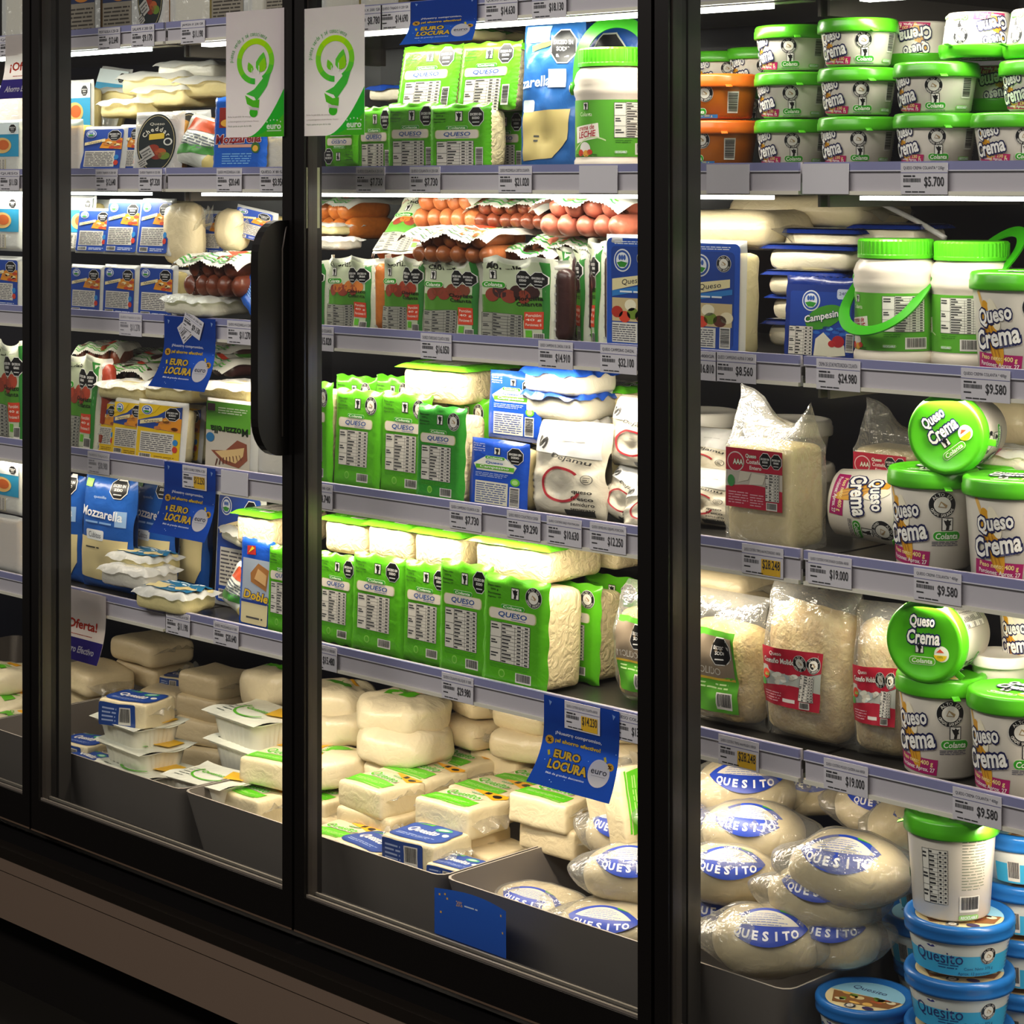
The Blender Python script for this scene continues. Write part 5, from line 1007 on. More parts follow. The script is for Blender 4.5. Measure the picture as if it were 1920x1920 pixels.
fit(kind(bag, 'dejamu'), 1096, 1196, 868, 985, .185, 'crumpled white cheese bag lying just right of the standing one', 4, (-20, 14, -6)); fit(kind(bag, 'dejamu'), 1150, 1260, 892, 995, .168, 'white cheese bag lying at the bottom right corner against the post', 4, (-24, -12, 5))
# shelf five
G5 = 'green packs on the lowest shelf'
xs = [(588, 666, 1036, 1218, .172), (652, 752, 1042, 1244, .168), (748, 838, 1058, 1258, .166)]
for (a0, a1, t, bt, y), lb in zip(xs, ('green cheese pack just right of the door frame, lowest shelf', 'green cheese pack second from the frame, showing its octagon', 'green cheese pack third from the frame, lowest shelf')): fit(q8, a0, a1, t, bt, y, lb, 5, (-2, 0, 0), G5)
fit(q8, 818, 916, 1058, 1280, .160, 'green cheese pack leaning forward beside the largest front pack', 5, (-1, 0, 0), G5)
fit(kind(queso_pack, 'seal', GREEN, CHEESE, .095), 898, 1020, 1085, 1306, .152, 'large green cheese pack in front with round seal and thick pale block', 5, (-2, 0, 0), G5)
fit(kind(queso_pack, 'seal', GREEN, CHEESE, .07), 1014, 1118, 1092, 1290, .262, 'green cheese pack behind the largest one, mostly edge-on', 5, (-2, 0, 0), G5)
fit(q8, 1090, 1200, 1080, 1290, .345, 'green cheese pack at the back right of the lowest shelf', 5, group=G5)
fit(q8, 496, 560, 1026, 1194, .172, 'green cheese pack left of the door frame, beside the yellow-lettered pack', 5, (-2, 0, 0), G5)
gl = 'green packs lying on the lowest shelf row'
for px, py, y, s, lb in ((470, 1026, .21, 1.0, 'green pack lying left of the door frame on the row'), (640, 1042, .205, 1.05, 'green pack lying right of the door frame, first on the row'), (722, 1058, .20, 1.05, 'green pack lying second on the row'), (812, 1068, .195, 1.05, 'green pack lying third on the row, yellowish in the lamp'), (950, 1094, .185, 1.25, 'largest green pack lying at the front end of the row')):
    lieq(q8, px, py, y, lb, 3, (s * (1.25 if px == 950 else 1.0), 1.0, 1.05), gl)
for px, py, lb in ((720, 1015, 'green pack lying in the second rank, left'), (850, 1030, 'green pack lying in the second rank, middle'), (1105, 1065, 'green pack lying at the far right of the second rank')): lieq(q8, px, py, .345, lb, 0, (1.1, .8, 1), gl)
fit(kind(bag, 'molidogreen'), 1128, 1240, 1100, 1318, .20, 'plain pale cheese bag with a small green label against the post', 5, (-2, 0, -4))
# ------------------------------------------------------------------ heap of cheese blocks in the middle tray
Bk = 'green-printed cheese blocks heaped in the tray'
wb = lambda c='green', s=0: kind(wrapped_block, c, s)
BL = [(717, 1467, .275, -4, 0, 'green', 1.0, 'green-printed cheese block, front left of the upper layer'), (793, 1445, .375, -2, 1, 'green', 1.0, 'green-printed cheese block second in the left row'), (862, 1424, .475, -4, 2, 'green', 1.0, 'green-printed cheese block third in the left row'), (960, 1411, .55, 0, 3, 'green', 1.0, 'green-printed cheese block at the back of the left row'),
      (868, 1502, .28, 2, 4, 'green', 1.0, 'green-printed cheese block in front centre, its plastic fluttering right'), (925, 1474, .385, -2, 5, 'green', .96, 'green-printed cheese block behind the front centre block'), (1043, 1498, .32, 4, 6, 'green', 1.0, 'green-printed cheese block front right, above a white one'), (992, 1462, .48, -3, 7, 'green', 1.0, 'green-printed cheese block behind the front right one'), (1104, 1474, .44, 2, 8, 'green', 1.0, 'green-printed cheese block under the blue promotion card'),
      (605, 1490, .29, 3, 9, 'green', .95, 'green-printed block at the left edge beside the door frame'), (725, 1511, .28, 3, 10, 'white', 1.06, 'plain white wrapped block under the front left block'), (620, 1534, .28, -3, 18, 'white', 1.0, 'plain white wrapped block at the left edge below the green-printed one'), (872, 1548, .285, -3, 11, 'white', 1.02, 'plain white wrapped block under the front centre block'), (1046, 1544, .325, 2, 12, 'white', 1.02, 'plain white wrapped block under the front right block'),
      (640, 1562, .165, 4, 13, 'green', .95, 'green-printed block lowest at the front left of the tray'), (703, 1583, .158, -4, 14, 'blue', .90, 'blue-printed cheese block at the tray rim'), (800, 1567, .175, 6, 15, 'blue', .96, 'blue-printed cheese block with text on its side, right of the other blue one'), (915, 1580, .30, -4, 16, 'white', .95, 'plain white wrapped block low beside the tray divider'), (842, 1628, .155, 8, 17, 'blue', .7, 'blue-printed block sunk in the tray corner')]
for px, py, y, yw, s, c, sc, lb in BL: ft(wb(c, s), px, py, y, lb, yw, sc, Bk)
Rw = 'large wrapped round cheeses at the back of the tray'
for i, (px, py, y, sc, lb) in enumerate(((640, 1352, .42, .85, 'wrapped round cheese, upper left by the door frame'), (760, 1378, .42, 1.0, 'wrapped round cheese with green print on top of the pair'), (650, 1404, .40, .85, 'wrapped round cheese lower left with a yellow edge'), (762, 1438, .40, 1.0, 'wrapped round cheese below the green-printed one'), (625, 1476, .33, .85, 'wrapped round cheese cut by the door frame, above the block'), (770, 1480, .41, .95, 'lowest wrapped round cheese of the pile'))):
    fl(kind(round_wrapped, i), px, py, y, lb, 20 * i, (sc, sc, 1.05), 0, Rw)
for i, (px, py, y, lb) in enumerate(((905, 1350, .55, 'plain white packet at the back under the price 29.980'), (890, 1400, .53, 'plain white packet in the middle of the back stack'), (1000, 1375, .56, 'plain white packet at the back, left of the blue card'), (1000, 1420, .55, 'plain white packet low in the back stack'), (1150, 1440, .52, 'plain white packet behind the blue promotion card'), (1165, 1390, .52, 'plain white packet right of the promotion card'))):
    fl(kind(wrapped_block, 'white', 20 + i, .125, .105, .05, .02, False), px, py, y, lb, 12 * i - 20, 1.05, 0, 'white packets at the back')
for i, (px, py, y, lb) in enumerate(((1125, 1570, .30, 'wrapped block standing on edge with a yellow band'), (1175, 1575, .27, 'wrapped block standing on edge beside the post'))):
    put(wb('green', 30 + i), (PX(px, y), y, PZ(px, py, y) + .05), lb, (0, 78, 14 - 20 * i), .95, 'blocks on edge')
# right tray
cb = lambda s: kind(ball_bag, s)
fl(cb(1), 1000, 1738, .20, 'flat cheese bag with blue and red print lying in the empty half of the tray', 6, (1.1, .9, .6)); fl(cb(2), 1145, 1772, .185, 'bagged cheese with a blue lens label at the tray front beside the post', 24, (1.0, 1, .7))
fl(cb(3), 1185, 1622, .30, 'bagged round cheese at the upper end of the right pile', 10, 1.0); fl(cb(4), 1185, 1694, .24, 'bagged round cheese below the upper one beside the post', 36, 1.0)
# the blue card fallen behind the glass
k = Kind('fallen_card', 'sign', .15, .085, .002); b = MB(); sheet(b, lambda u, v: ((u - .5) * .15, .012 * math.sin(3.0 * u) * (1 - .3 * v), v * .085 + .004 * math.sin(u * 3.1) * v), 16, 3, mat('#1d48a0', 'paper')); c0 = k.part('card', b)
a = Art(); a.text('20%', -.028, .070, .012, .008, '#d9a84a', 2); a.lines(-.018, .067, .01, .072, 1, '#c9d4ea', 2)
for x, y in ((-.066, .076), (-.056, .078), (-.052, .072), (.062, .074), (-.064, .05), (.066, .05), (-.06, .012)): a.rect(x, y, x + .003, y + .003, '#d9a84a', 2)
b = MB(); a.lay(b, lambda u, v, h: (u, .012 * math.sin(3.0 * (u / .15 + .5)) * (1 - .3 * v / .085) - .0006 - h, v)); k.part('print', b, c0)
put(k, (PX(880, .040), .040, PZ(880, 1795, .040)), 'blank blue promotion card fallen behind the glass at the bottom', (0, 0, 0))
# ================================================================== door at the right
sh, ta, og, pl = kind(tub, 'short'), kind(tub, 'tall'), kind(tub, 'orange'), kind(tub, 'plain')
gs = 'short cream cheese tubs stacked on the second shelf'; dz = .0655
zb2 = deck(2, 1.0) + .009
for i, lb in enumerate(('bottom', 'middle', 'top')): cyl(sh, 1487, .262, zb2 + i * dz, 'short green-lidded tub, %s of the stack beside the orange tubs' % lb, 1.0, 32 + 3 * i, gs)
for i, lb in enumerate(('bottom', 'middle', 'top')): cyl(sh, 1609, .222, zb2 + i * dz, 'short green-lidded tub, %s of the second stack from the orange tubs' % lb, 1.0, 30 - 4 * i, gs)
for i, lb in enumerate(('bottom', 'middle')): cyl(sh, 1756, .215, zb2 + i * dz, 'short green-lidded tub, %s of the third stack, above the price 5.700' % lb, 1.03, 30 + 5 * i, gs)
cyl(sh, 1835, .225, zb2 + 2 * dz, 'short tub standing upside down on top of the third stack', 1.0, 0, gs, True)
cyl(sh, 1722, .33, zb2 + 2 * dz, 'short tub upside down, partly behind the second stack', 1.0, 30, gs, True)
cyl(sh, 1902, .212, zb2, 'short green-lidded tub at the bottom right edge of the second shelf', 1.0, 16, gs)
cyl(sh, 1868, .30, zb2 + dz, 'short tub upside down above the bottom right tub', 1.0, 25, gs, True); cyl(sh, 1955, .235, zb2 + dz, 'short green-lidded tub cut off by the right edge, middle height', 1.0, 26, gs); cyl(sh, 1962, .25, zb2 + 2 * dz, 'short tub upside down in the top right corner', 1.0, 20, gs, True)
cyl(sh, 1352, .40, zb2 + 2 * dz - .012, 'short green-lidded tub behind, above the orange tubs', .95, 18, gs); cyl(sh, 1425, .43, zb2 + 2 * dz - .012, 'short green-lidded tub peeping out behind the first stack', .95, 24, gs); cyl(sh, 1405, .56, zb2 + dz, 'short green-lidded tub deep behind the orange tubs', .95, 24, gs)
for i, lb in enumerate(('lower', 'upper')): cyl(og, 1353, .268, zb2 + i * .0665, '%s of the two orange tubs beside the black post' % lb, 1.02, 40 - 6 * i, 'orange tubs')
# shelf three
fit(kind(facepack, 'zarzal'), 1268, 1392, 450, 662, .165, 'tall blue cheese pack with a round seal, right of the black post', 3, (-2, 0, 0))
fl(kind(wrapped_block, 'white', 41, .2, .14, .06, .03, False), 1390, 470, .30, 'pale cheese slab overexposed under the lamp, behind the blue pack', 4, (1.0, 1, 1.0)); fl(kind(wrapped_block, 'white', 42, .26, .16, .05, .03, False), 1530, 425, .42, 'large wrapped cheese slab lying highest under the second shelf', 3, 1.0)
al = kind(facepack, 'alpina'); ag = 'blue cheese packs stacked on their backs'
for i, (px, py, y, s) in enumerate(((1500, 652, .255, .92), (1500, 612, .26, .92), (1500, 568, .255, .95), (1508, 516, .26, 1.12), (1530, 480, .275, 1.0))):
    lieq(al, px, py, y, ['blue cheese pack at the bottom of the flat stack', 'blue cheese pack second from the bottom of the flat stack', 'blue cheese pack in the middle of the flat stack', 'wide blue cheese pack below the topmost of the flat stack', 'topmost blue cheese pack of the flat stack'][i], [4, -3, 5, -2, 3][i], (s, 1.05, .9), ag)
lieq(al, 1635, 470, .30, 'blue cheese pack lying at the right behind the first jar', 8, (.8, 1, .9), ag)
fit(al, 1464, 1606, 520, 664, .196, 'blue cheese pack standing upright in front of the flat stack', 3, (-4, 0, 0))
put(jar_handle(.125, 129), (PX(1680, .214), .214, deck(3, 1.0)), 'white cream jar with green strap hanging in front', (0, 0, 4), (.985, .985, .955))
put(jar_handle(.112, -45), (PX(1822, .25), .25, deck(3, 1.1)), 'white cream jar with green strap raised at right, behind the first jar', (0, 0, -27), (.96, .96, .94))
cyl(ta, 1907, .213, 3, 'tall cream cheese tub at the right edge of the third shelf', 1.1, 14); cyl(ta, 1872, .40, 3, 'tall tub upside down between the jar and the edge tub', 1.05, -10, None, True)
cyl(ta, 1985, .235, deck(3, 1.2) + .132, 'tall tub stacked high at the right edge under the second shelf', .78, 0)
b = MB(); tube(b, [(PX(1620, .45), .45, PZ(1620, 366, .45)), (PX(1660, .40), .40, PZ(1660, 385, .40)), (PX(1720, .36), .36, PZ(1720, 415, .36)), (PX(1772, .34), .34, PZ(1772, 446, .34))], .004, mat('#b9b6b4', 'plastic')); k = Kind('lamp_cable', 'cable', 1, 1, 1); k.part('lamp_cable', b); put(k, (0, 0, 0), 'white lamp cable slanting down behind the jars')
b = MB(); tube(b, [(PX(1617, .50), .50, PZ(1617, 1492, .50)), (PX(1650, .42), .42, PZ(1650, 1540, .42)), (PX(1680, .36), .36, PZ(1680, 1590, .36)), (PX(1704, .33), .33, PZ(1704, 1628, .33))], .003, mat('#b9b6b4', 'plastic')); k = Kind('lamp_cable', 'cable', 1, 1, 1); k.part('lamp_cable', b); put(k, (0, 0, 0), 'white lamp cable hanging behind the bagged cheeses at the bottom')
# shelf four
fit(kind(bag, 'costeno'), 1348, 1484, 726, 1034, .165, 'tall clear bag with a cheese block and red label, in front', 4)
fit(kind(bag, 'costeno'), 1586, 1716, 750, 1010, .33, 'clear bag with red label behind the round green lid', 4)
for px, py, y, sc, lb in ((1478, 860, .42, 1.3, 'white bucket standing behind the tall clear bag'), (1310, 870, .42, 1.3, 'white bucket beside the black post at the back')): cyl(pl, px, y, deck(4, 1) + .06, lb, sc, 0, 'white buckets'); cyl(pl, px, y, 4, lb.replace('standing', 'lower').replace('beside', 'lower, beside'), sc, 0, 'white buckets')
fit(kind(bag, 'dejamu'), 1262, 1352, 790, 925, .28, 'white printed bag between the black post and the tall bag', deck(4, .8) + .05, (-14, 0, 8)); fit(kind(bag, 'dejamu'), 1258, 1350, 880, 1015, .25, 'white printed bag at the foot of the black post', 4, (-12, 0, 0))
gt = 'tall cream cheese tubs on the fourth shelf'
roll(ta, 1767, 822, .165, 12, 38, 'tall tub lying with its round green lid facing out, on top of the standing tubs', 1.03, -2, gt)
put(ta, (PX(1572, .275), .275, deck(4, 1.0) + .055), 'tall tub lying on its side, printed wall to the front, beside the clear bag', Matrix.Rotation(R(14), 3, 'Z') @ Matrix.Rotation(R(92), 3, 'Y') @ Matrix.Rotation(R(-8), 3, 'Z'), 1.05, gt)
cyl(ta, 1750, .212, 4, 'tall green-lidded tub standing under the lying one', 1.10, 27, gt); cyl(ta, 1893, .205, 4, 'tall green-lidded tub at the right edge of the fourth shelf', 1.10, 2, gt)
cyl(ta, 1900, .33, 4, 'tall tub at the back right of the fourth shelf', 1.1, 20, gt); fl(kind(flatpack, 'greenwhite'), 1885, 880, .30, 'pale green pack lying behind the lying tub', 0, .8)
fl(kind(wrapped_block, 'white', 45, .12, .1, .06, .03, False), 1880, 835, .42, 'pale bagged cheese deep in the back right', 0, 1.2)
# shelf five
fit(kind(bag, 'molidogreen'), 1262, 1406, 1118, 1372, .17, 'bag of ground cheese with a green label beside the black post', 5, (-2, 0, 0))
fit(kind(bag, 'molido'), 1404, 1578, 1098, 1392, .162, 'big clear bag of ground cheese with a red label in the middle', 5, (-2, 0, 2))
fit(kind(bag, 'molido'), 1588, 1700, 1128, 1432, .175, 'clear bag of ground cheese turned sideways, left of the tubs', 5, (-2, 0, 14))
fl(kind(wrapped_block, 'white', 46, .2, .14, .05, .02, False), 1350, 1120, .40, 'yellow cheese slab lying high behind the green-labelled bag', 0, 1.0)
g5 = 'tall cream cheese tubs on the lowest shelf'
roll(ta, 1726, 1216, .155, 10, 2, 'tall tub lying with its darker green lid facing out above the standing tubs', 1.06, -2, g5)
cyl(ta, 1765, .212, 5, 'tall green-lidded tub standing under the lying one, lowest shelf', 1.10, 27, g5); cyl(ta, 1902, .205, 5, 'tall green-lidded tub at the right edge of the lowest shelf', 1.10, 28, g5)
cyl(ta, 1938, .32, deck(5, 1.2) + .120, 'tall tub half out of view above the right edge tub', .95, 20, g5); cyl(ta, 1938, .32, 5, 'tall tub behind the right edge tub on the lowest shelf', 1.0, 20, g5); cyl(pl, 1875, .27, deck(5, 1.1) + .10, 'small white-lidded tub behind the standing green tubs', .8)
# bottom: bagged round cheeses and blue tubs
gb = 'bagged round cheeses with blue lens labels'
for i, (px, py, y, yw, sc, lb) in enumerate(((1402, 1532, .36, -4, 1.05, 'highest bagged cheese at left under the shelf rail'), (1415, 1622, .25, -14, 1.08, 'bagged cheese with a slanted label, second from the top at left'), (1592, 1690, .22, -18, 1.12, 'bagged cheese in the middle, its label turned right, pointed bag end at left'),
        (1372, 1706, .20, -6, 1.05, 'bagged cheese in the left column above the frontmost two'), (1545, 1750, .19, -12, 1.08, 'bagged cheese below the middle one'), (1422, 1838, .125, -4, 1.12, 'frontmost bagged cheese at the tray rim with its full label showing'), (1560, 1818, .19, -8, 1.0, 'bagged cheese right behind the frontmost one'),
        (1352, 1768, .22, 4, 1.0, 'bagged cheese behind the frontmost one, cut by the post'), (1522, 1530, .42, -6, .92, 'small bagged cheese at the back under the price 19.000'), (1642, 1568, .42, -6, .95, 'bagged cheese at the back left of the green-lidded tub'), (1690, 1600, .36, 30, .9, 'bagged cheese half hidden behind the green-lidded tub'), (1300, 1600, .30, 10, 1.0, 'bagged cheese mostly behind the black post'))):
    fl(cb(10 + i), px, py, y, lb, yw + 38, sc * .94, 0, gb)
bt = kind(blue_tub); gq = 'blue-lidded tubs at the bottom right'
for i, lb in enumerate(('lowest', 'third from top', 'second from top', 'topmost')): cyl(bt, 1799, .185, .297 + i * .0690, '%s blue-lidded tub in the stack carrying the green tub' % lb, .955, 12, gq)
for i in range(2): cyl(bt, 1615, .150, .297 + i * .0690, ['blue-lidded tub under the low front one', 'low front blue-lidded tub with its printed lid in full view'][i], .95, 30, gq)
for i in range(4): cyl(bt, 1748, .335, .297 + i * .0690, ['lowest', 'second', 'third', 'topmost'][i] + ' blue-lidded tub of the stack behind the green tub, at left', .955, -35, gq)
for i in range(5): cyl(bt, 1925, .31, .320 + i * .0690, ['lowest', 'second', 'third', 'fourth', 'topmost'][i] + ' blue-lidded tub of the stack at the right edge', .955, -60, gq)
for i in range(2): cyl(bt, 1942, .125, .297 + i * .0690 + .002, ['lower', 'upper'][i] + ' blue-lidded tub in the bottom right corner', .955, 30, gq)
cyl(ta, 1784, .185, .297 + 4 * .0690 - .003, 'tall green-lidded tub standing on the blue tubs', (1.12, 1.12, 1.08), 150)
# ================================================================== doors at the left
fp = lambda v: kind(facepack, v)
# topmost shelf, only the lower edges in view
gd = 'packs on the topmost shelf, cut by the top of the picture'
for i, (x0, x1, t, v, lb) in enumerate(((118, 183, -90, 'deli', 'dark meat pack at the left end of the topmost shelf'), (188, 252, -90, 'deli', 'second dark meat pack on the topmost shelf'), (252, 312, -80, 'oval', 'pack with a tilted label on the topmost shelf'), (314, 388, -90, 'plain', 'yellowish pack in the middle of the topmost shelf'), (392, 462, -95, 'deli', 'meat pack with a text panel on the topmost shelf'), (462, 494, -95, 'plain', 'narrow pale pack on the topmost shelf'), (496, 540, -95, 'deli', 'meat pack next to the door frame on the topmost shelf'), (596, 668, -110, 'plain', 'pale pack above the right poster'), (672, 742, -110, 'plain', 'second pale pack above the right poster'), (0, 42, -80, 'plain', 'beige pack in the top left corner'))):
    fit(fp(v), x0, x1, t, 46, .175 + .004 * (i % 3), lb, 1, (0, 0, 0), gd)
# second shelf
fit(fp('yellowblock'), 96, 152, 224, 318, .175, 'yellow cheese block pack beside the left post, second shelf', 2)
fit(fp('blue'), 143, 228, 228, 318, .165, 'blue-labelled slice pack leaning, left half of the second shelf', 2, (-9, 0, 3)); fit(fp('blue'), 214, 258, 232, 318, .19, 'blue-labelled slice pack half hidden behind the oval-label pack', 2, (-6, 0, 0))
fit(fp('oval'), 243, 336, 200, 318, .165, 'orange cheese pack with a black oval label and price sticker', 2, (-5, 0, 2)); fit(fp('oval'), 318, 392, 204, 318, .21, 'orange cheese pack behind the crumpled bag', 2)
put(crumpled(), (PX(356, .163), .158, deck(2, -.4) + .012), 'crumpled clear bag with red and green print in front', (-18, 12, 0), (1.12, 1, .95))
fit(fp('mozzred'), 396, 492, 180, 316, .165, 'blue mozzarella pack with red lettering under the left poster', 2, (-3, 0, 2)); fit(fp('plain'), 486, 548, 250, 318, .18, 'plain pale cheese pack next to the door frame', 2)
fit(fp('pizza'), 150, 212, 110, 212, .33, 'light blue bag pack leaning at the upper left, behind the offer card', deck(2) + .09, (-16, 6, 0)); fit(fp('pizza'), 110, 172, 150, 232, .28, 'light blue pack below the leaning one by the left post', deck(2) + .05)
gf = 'pale cheese packs lying flat on the second shelf'
for i, (px, py, y, v, s, lb) in enumerate(((265, 222, .30, 'plain', 1.15, 'pale flat pack lowest left of the pile'), (345, 202, .33, 'plain', 1.3, 'pale flat pack in the middle of the pile'), (245, 196, .36, 'plain', 1.0, 'pale flat pack upper left of the pile'), (330, 180, .35, 'plain', 1.4, 'long pale flat pack on top of the pile'), (430, 186, .36, 'plain', 1.2, 'pale flat pack at the right of the pile, behind the poster'), (375, 150, .37, 'white', 1.0, 'white pack on the very top of the pile'))):
    fl(kind(flatpack, v), px, py, y, lb, -6 + 5 * i, s, 0, gf)
# third shelf
gu = 'slice packs in the upper row of the third shelf'; zu = deck(3, -.6) + .116
fit(fp('pizza'), 118, 168, 366, 495, .21, 'light blue pack beside the left post, upper row of the third shelf', zu, (-6, 0, 0), gu); fit(fp('yellowblock'), 160, 212, 374, 490, .25, 'yellow cheese pack behind the upper row', zu)
for x0, x1, t, y, lb in ((138, 202, 388, .17, 'slice pack with an orange strip, first of the upper row'), (192, 256, 372, .18, 'slice pack second of the upper row'), (252, 316, 364, .17, 'slice pack third of the upper row, with glare on it')): fit(fp('blue'), x0, x1, t, 494, y, lb, zu, (-8, 0, 3), gu)
fit(fp('blue'), 368, 424, 390, 500, .24, 'slice pack with octagon seal behind the pale round-edged cheese', zu, (0, 0, 0), gu); fit(fp('blue'), 432, 510, 390, 470, .25, 'slice pack leaning right, left of the door handle', zu + .03, (-4, 8, 0), gu)
fl(kind(wrapped_block, 'white', 51, .1, .06, .12, .03, False), 346, 500, .215, 'pale round-edged cheese back of a pack, upper row', 8, (.9, .8, 1.0)); fl(kind(wrapped_block, 'white', 52, .1, .06, .075, .03, False), 436, 472, .245, 'white round-edged cheese above the sausage pack', -8, (.95, .8, 1.1))
gw = 'slice packs in the lower row of the third shelf'
for x0, x1, y, lb in ((126, 190, .168, 'slice pack first of the lower row beside the left post'), (188, 254, .172, 'slice pack second of the lower row'), (254, 326, .165, 'slice pack third of the lower row with octagon')): fit(fp('blue'), x0, x1, 496, 590, y, lb, 3, (-3, 0, 0), gw)
fit(fp('yellowblock'), 322, 396, 502, 590, .19, 'yellow cheese block right of the lower row', 3)
fl(kind(flatpack, 'greenwhite'), 388, 598, .18, 'green-printed mozzarella pack lying in front', -6, 1.05); fl(lp('brown', 21, 5, 2), 442, 560, .20, 'brown sausage pack with white printed film left of the handle', 6, (.9, 1, 1.15))
put(fp('mozzred'), (PX(455, .165), .168, deck(3, -.3) + .034), 'blue cheese pack slanting down to the right behind the door handle', (-30, 42, 0), (.8, 1, .75))
# fourth shelf
put(sp('Chorizo', 'red', 31), (PX(140, .165), .165, deck(4, -.8)), 'sausage pack with red links and octagon seals beside the left post', (-4, 0, 0), (1.0, 1, 1.28))
fl(lp('brown', 22, 4, 5), 200, 838, .27, 'tall clear pack of brown ball sausages, next to the red one', 30, (.55, .7, 1.05))
gl4 = 'pale cheese packs lying on the fourth shelf row'
for px, py, y, s, lb in ((262, 748, .24, 1.0, 'pale cheese pack lying left above the yellow packs'), (352, 750, .235, 1.0, 'pale cheese pack lying in the middle above the yellow packs'), (455, 752, .24, 1.0, 'pale cheese pack lying right, above the upside-down mozzarella pack')): fl(kind(flatpack, 'plain'), px, py, y, lb, 4, s, 0, gl4)
for i, (px, py, y, lb) in enumerate(((270, 712, .32, 'dark sausage packet lying left of the promotion card'), (290, 690, .38, 'dark sausage packet lying at the back left'), (435, 700, .33, 'dark sausage packet lying right of the promotion card'), (450, 672, .38, 'dark sausage packet at the back right near the handle'))): fl(lp('dark', 23 + i, 5, 1), px, py, y, lb, 8 - 6 * i, (.9, 1, .9), 0, 'dark sausage packets')
gy = 'yellow-labelled slice packs on the fourth shelf'
for x0, x1, t, y, lb in ((170, 214, 750, .19, 'yellow slice pack first from left, mostly hidden'), (206, 264, 748, .18, 'yellow slice pack second from left'), (250, 338, 752, .163, 'yellow slice pack in front with glare on its label'), (322, 372, 758, .215, 'yellow slice pack edge showing behind the front one')): fit(fp('yellow'), x0, x1, t, 868, y, lb, 4, (-6, 0, 3), gy)
fit(fp('mozzgreen'), 380, 478, 752, 892, .165, 'mozzarella pack with its green label upside down', 4, (-2, 0, 0)); fit(fp('plain'), 474, 545, 780, 895, .18, 'pale cheese pack next to the handle, fourth shelf', 4)
# lowest shelf
gm = 'blue mozzarella bags on the lowest shelf'; cu = kind(bag, 'cubitos')
fit(cu, 70, 142, 890, 1100, .20, 'blue mozzarella bag cut off by the left post', 5, (0, 0, 0), gm); fit(cu, 140, 236, 886, 1095, .185, 'blue mozzarella bag with a cheese window, full front view', 5, (-2, 0, 2), gm); fit(cu, 234, 314, 886, 1090, .245, 'second blue mozzarella bag behind the flat packs', 5, (-3, 0, 0), gm); fit(cu, 306, 372, 890, 1080, .30, 'blue mozzarella bag behind the promotion card', 5, (-3, 0, 0), gm)
fit(fp('blue'), 394, 490, 905, 1095, .25, 'tall cheese pack with a blue and yellow label right of the card', 5, (-3, 0, 0)); 
for px, py, y, v, yw, lb in ((262, 1098, .20, 'white', 6, 'white tray lying under the blue-topped pack'), (272, 1076, .215, 'blue', 4, 'flat blue-topped cheese pack on the white tray'), (330, 1142, .165, 'blue', 6, 'flat blue-topped cheese pack in front of the white tray')): fl(kind(flatpack, v), px, py, y, lb, yw, (.95, .85, 1.15))
put(crumpled('b'), (PX(428, .17), .165, deck(5, -.35) + .014), 'green mozzarella bag leaning left beside the yellow-lettered pack', (-14, 22, 0), (.75, 1, .85))
fit(fp('doble'), 442, 506, 1014, 1186, .160, 'blue cheese pack with yellow lettering left of the green pack', 5, (-3, 0, 0)); fl(kind(flatpack, 'greenwhite'), 472, 1022, .27, 'pale cheese in clear wrap above the yellow-lettered pack', -20, .9)
# bottom trays at left
gwb = 'white cheese blocks stacked at the bottom left'; ww = lambda s: kind(wrapped_block, 'white', s, .125, .105, .05, .014, False)
for i, (px, py, y, lb) in enumerate(((180, 1292, .42, 'upper white block below the offer card'), (178, 1346, .42, 'white block second below the offer card'), (176, 1398, .42, 'white block low behind the left tubs'), (285, 1240, .52, 'white block at the back, high in the dark'), (290, 1290, .52, 'white block at the back behind the blue pack'), (405, 1308, .48, 'white block top of the right stack'), (402, 1350, .475, 'white block second of the right stack'), (400, 1396, .47, 'white block third of the right stack'), (398, 1442, .46, 'white block lowest of the right stack'), (330, 1342, .47, 'white block between the blue pack and the right stack'))):
    fl(ww(60 + i), px, py, y, lb, 3 * i - 12, (1.3, 1.1, 1.0) if i < 5 else 1.05, 0, gwb)
ft(wb('blue', 71), 257, 1313, .235, 'white cheese with a blue printed top resting on the upper tub', 14, (.95, .85, 1.0)); fl(wb('blue', 72), 162, 1424, .26, 'small blue block behind the lower tub at left', 8, .8); fl(wb('blue', 73), 168, 1452, .22, 'second small blue block low at left', -4, .7); fl(wb('blue', 74), 340, 1296, .50, 'small blue pack at the back on the white blocks', 10, .6)
ct = kind(clam_tray, 0)
for px, py, y, s, lb in ((262, 1412, .235, 1.12, 'white ribbed tub on the top of the left stack'), (272, 1458, .228, 1.14, 'white ribbed tub in the middle of the left stack'), (270, 1502, .22, 1.14, 'white ribbed tub lowest of the left stack'), (482, 1414, .30, 1.18, 'white ribbed tub on top of the stack by the door frame'), (478, 1468, .29, 1.18, 'white ribbed tub lower in the stack by the door frame')): fl(ct, px, py, y, lb, -4, s, 0, 'white ribbed tubs with film lids')
fl(ct, 392, 1520, .165, 'white tub with a yellow-printed lid at the tray front', 4, (1.1, 1, .9))
fl(kind(round_wrapped, 9), 520, 1318, .44, 'round cheese with a blue top beside the door frame', 0, (.75, .75, 1.1)); fl(wb('green', 81), 512, 1478, .235, 'wrapped block standing beside the door frame', 10, 1.0); fl(wb('green', 82), 455, 1552, .185, 'green-printed wrapped block at the tray front left of the door frame', 0, (1.25, .95, 1.2))
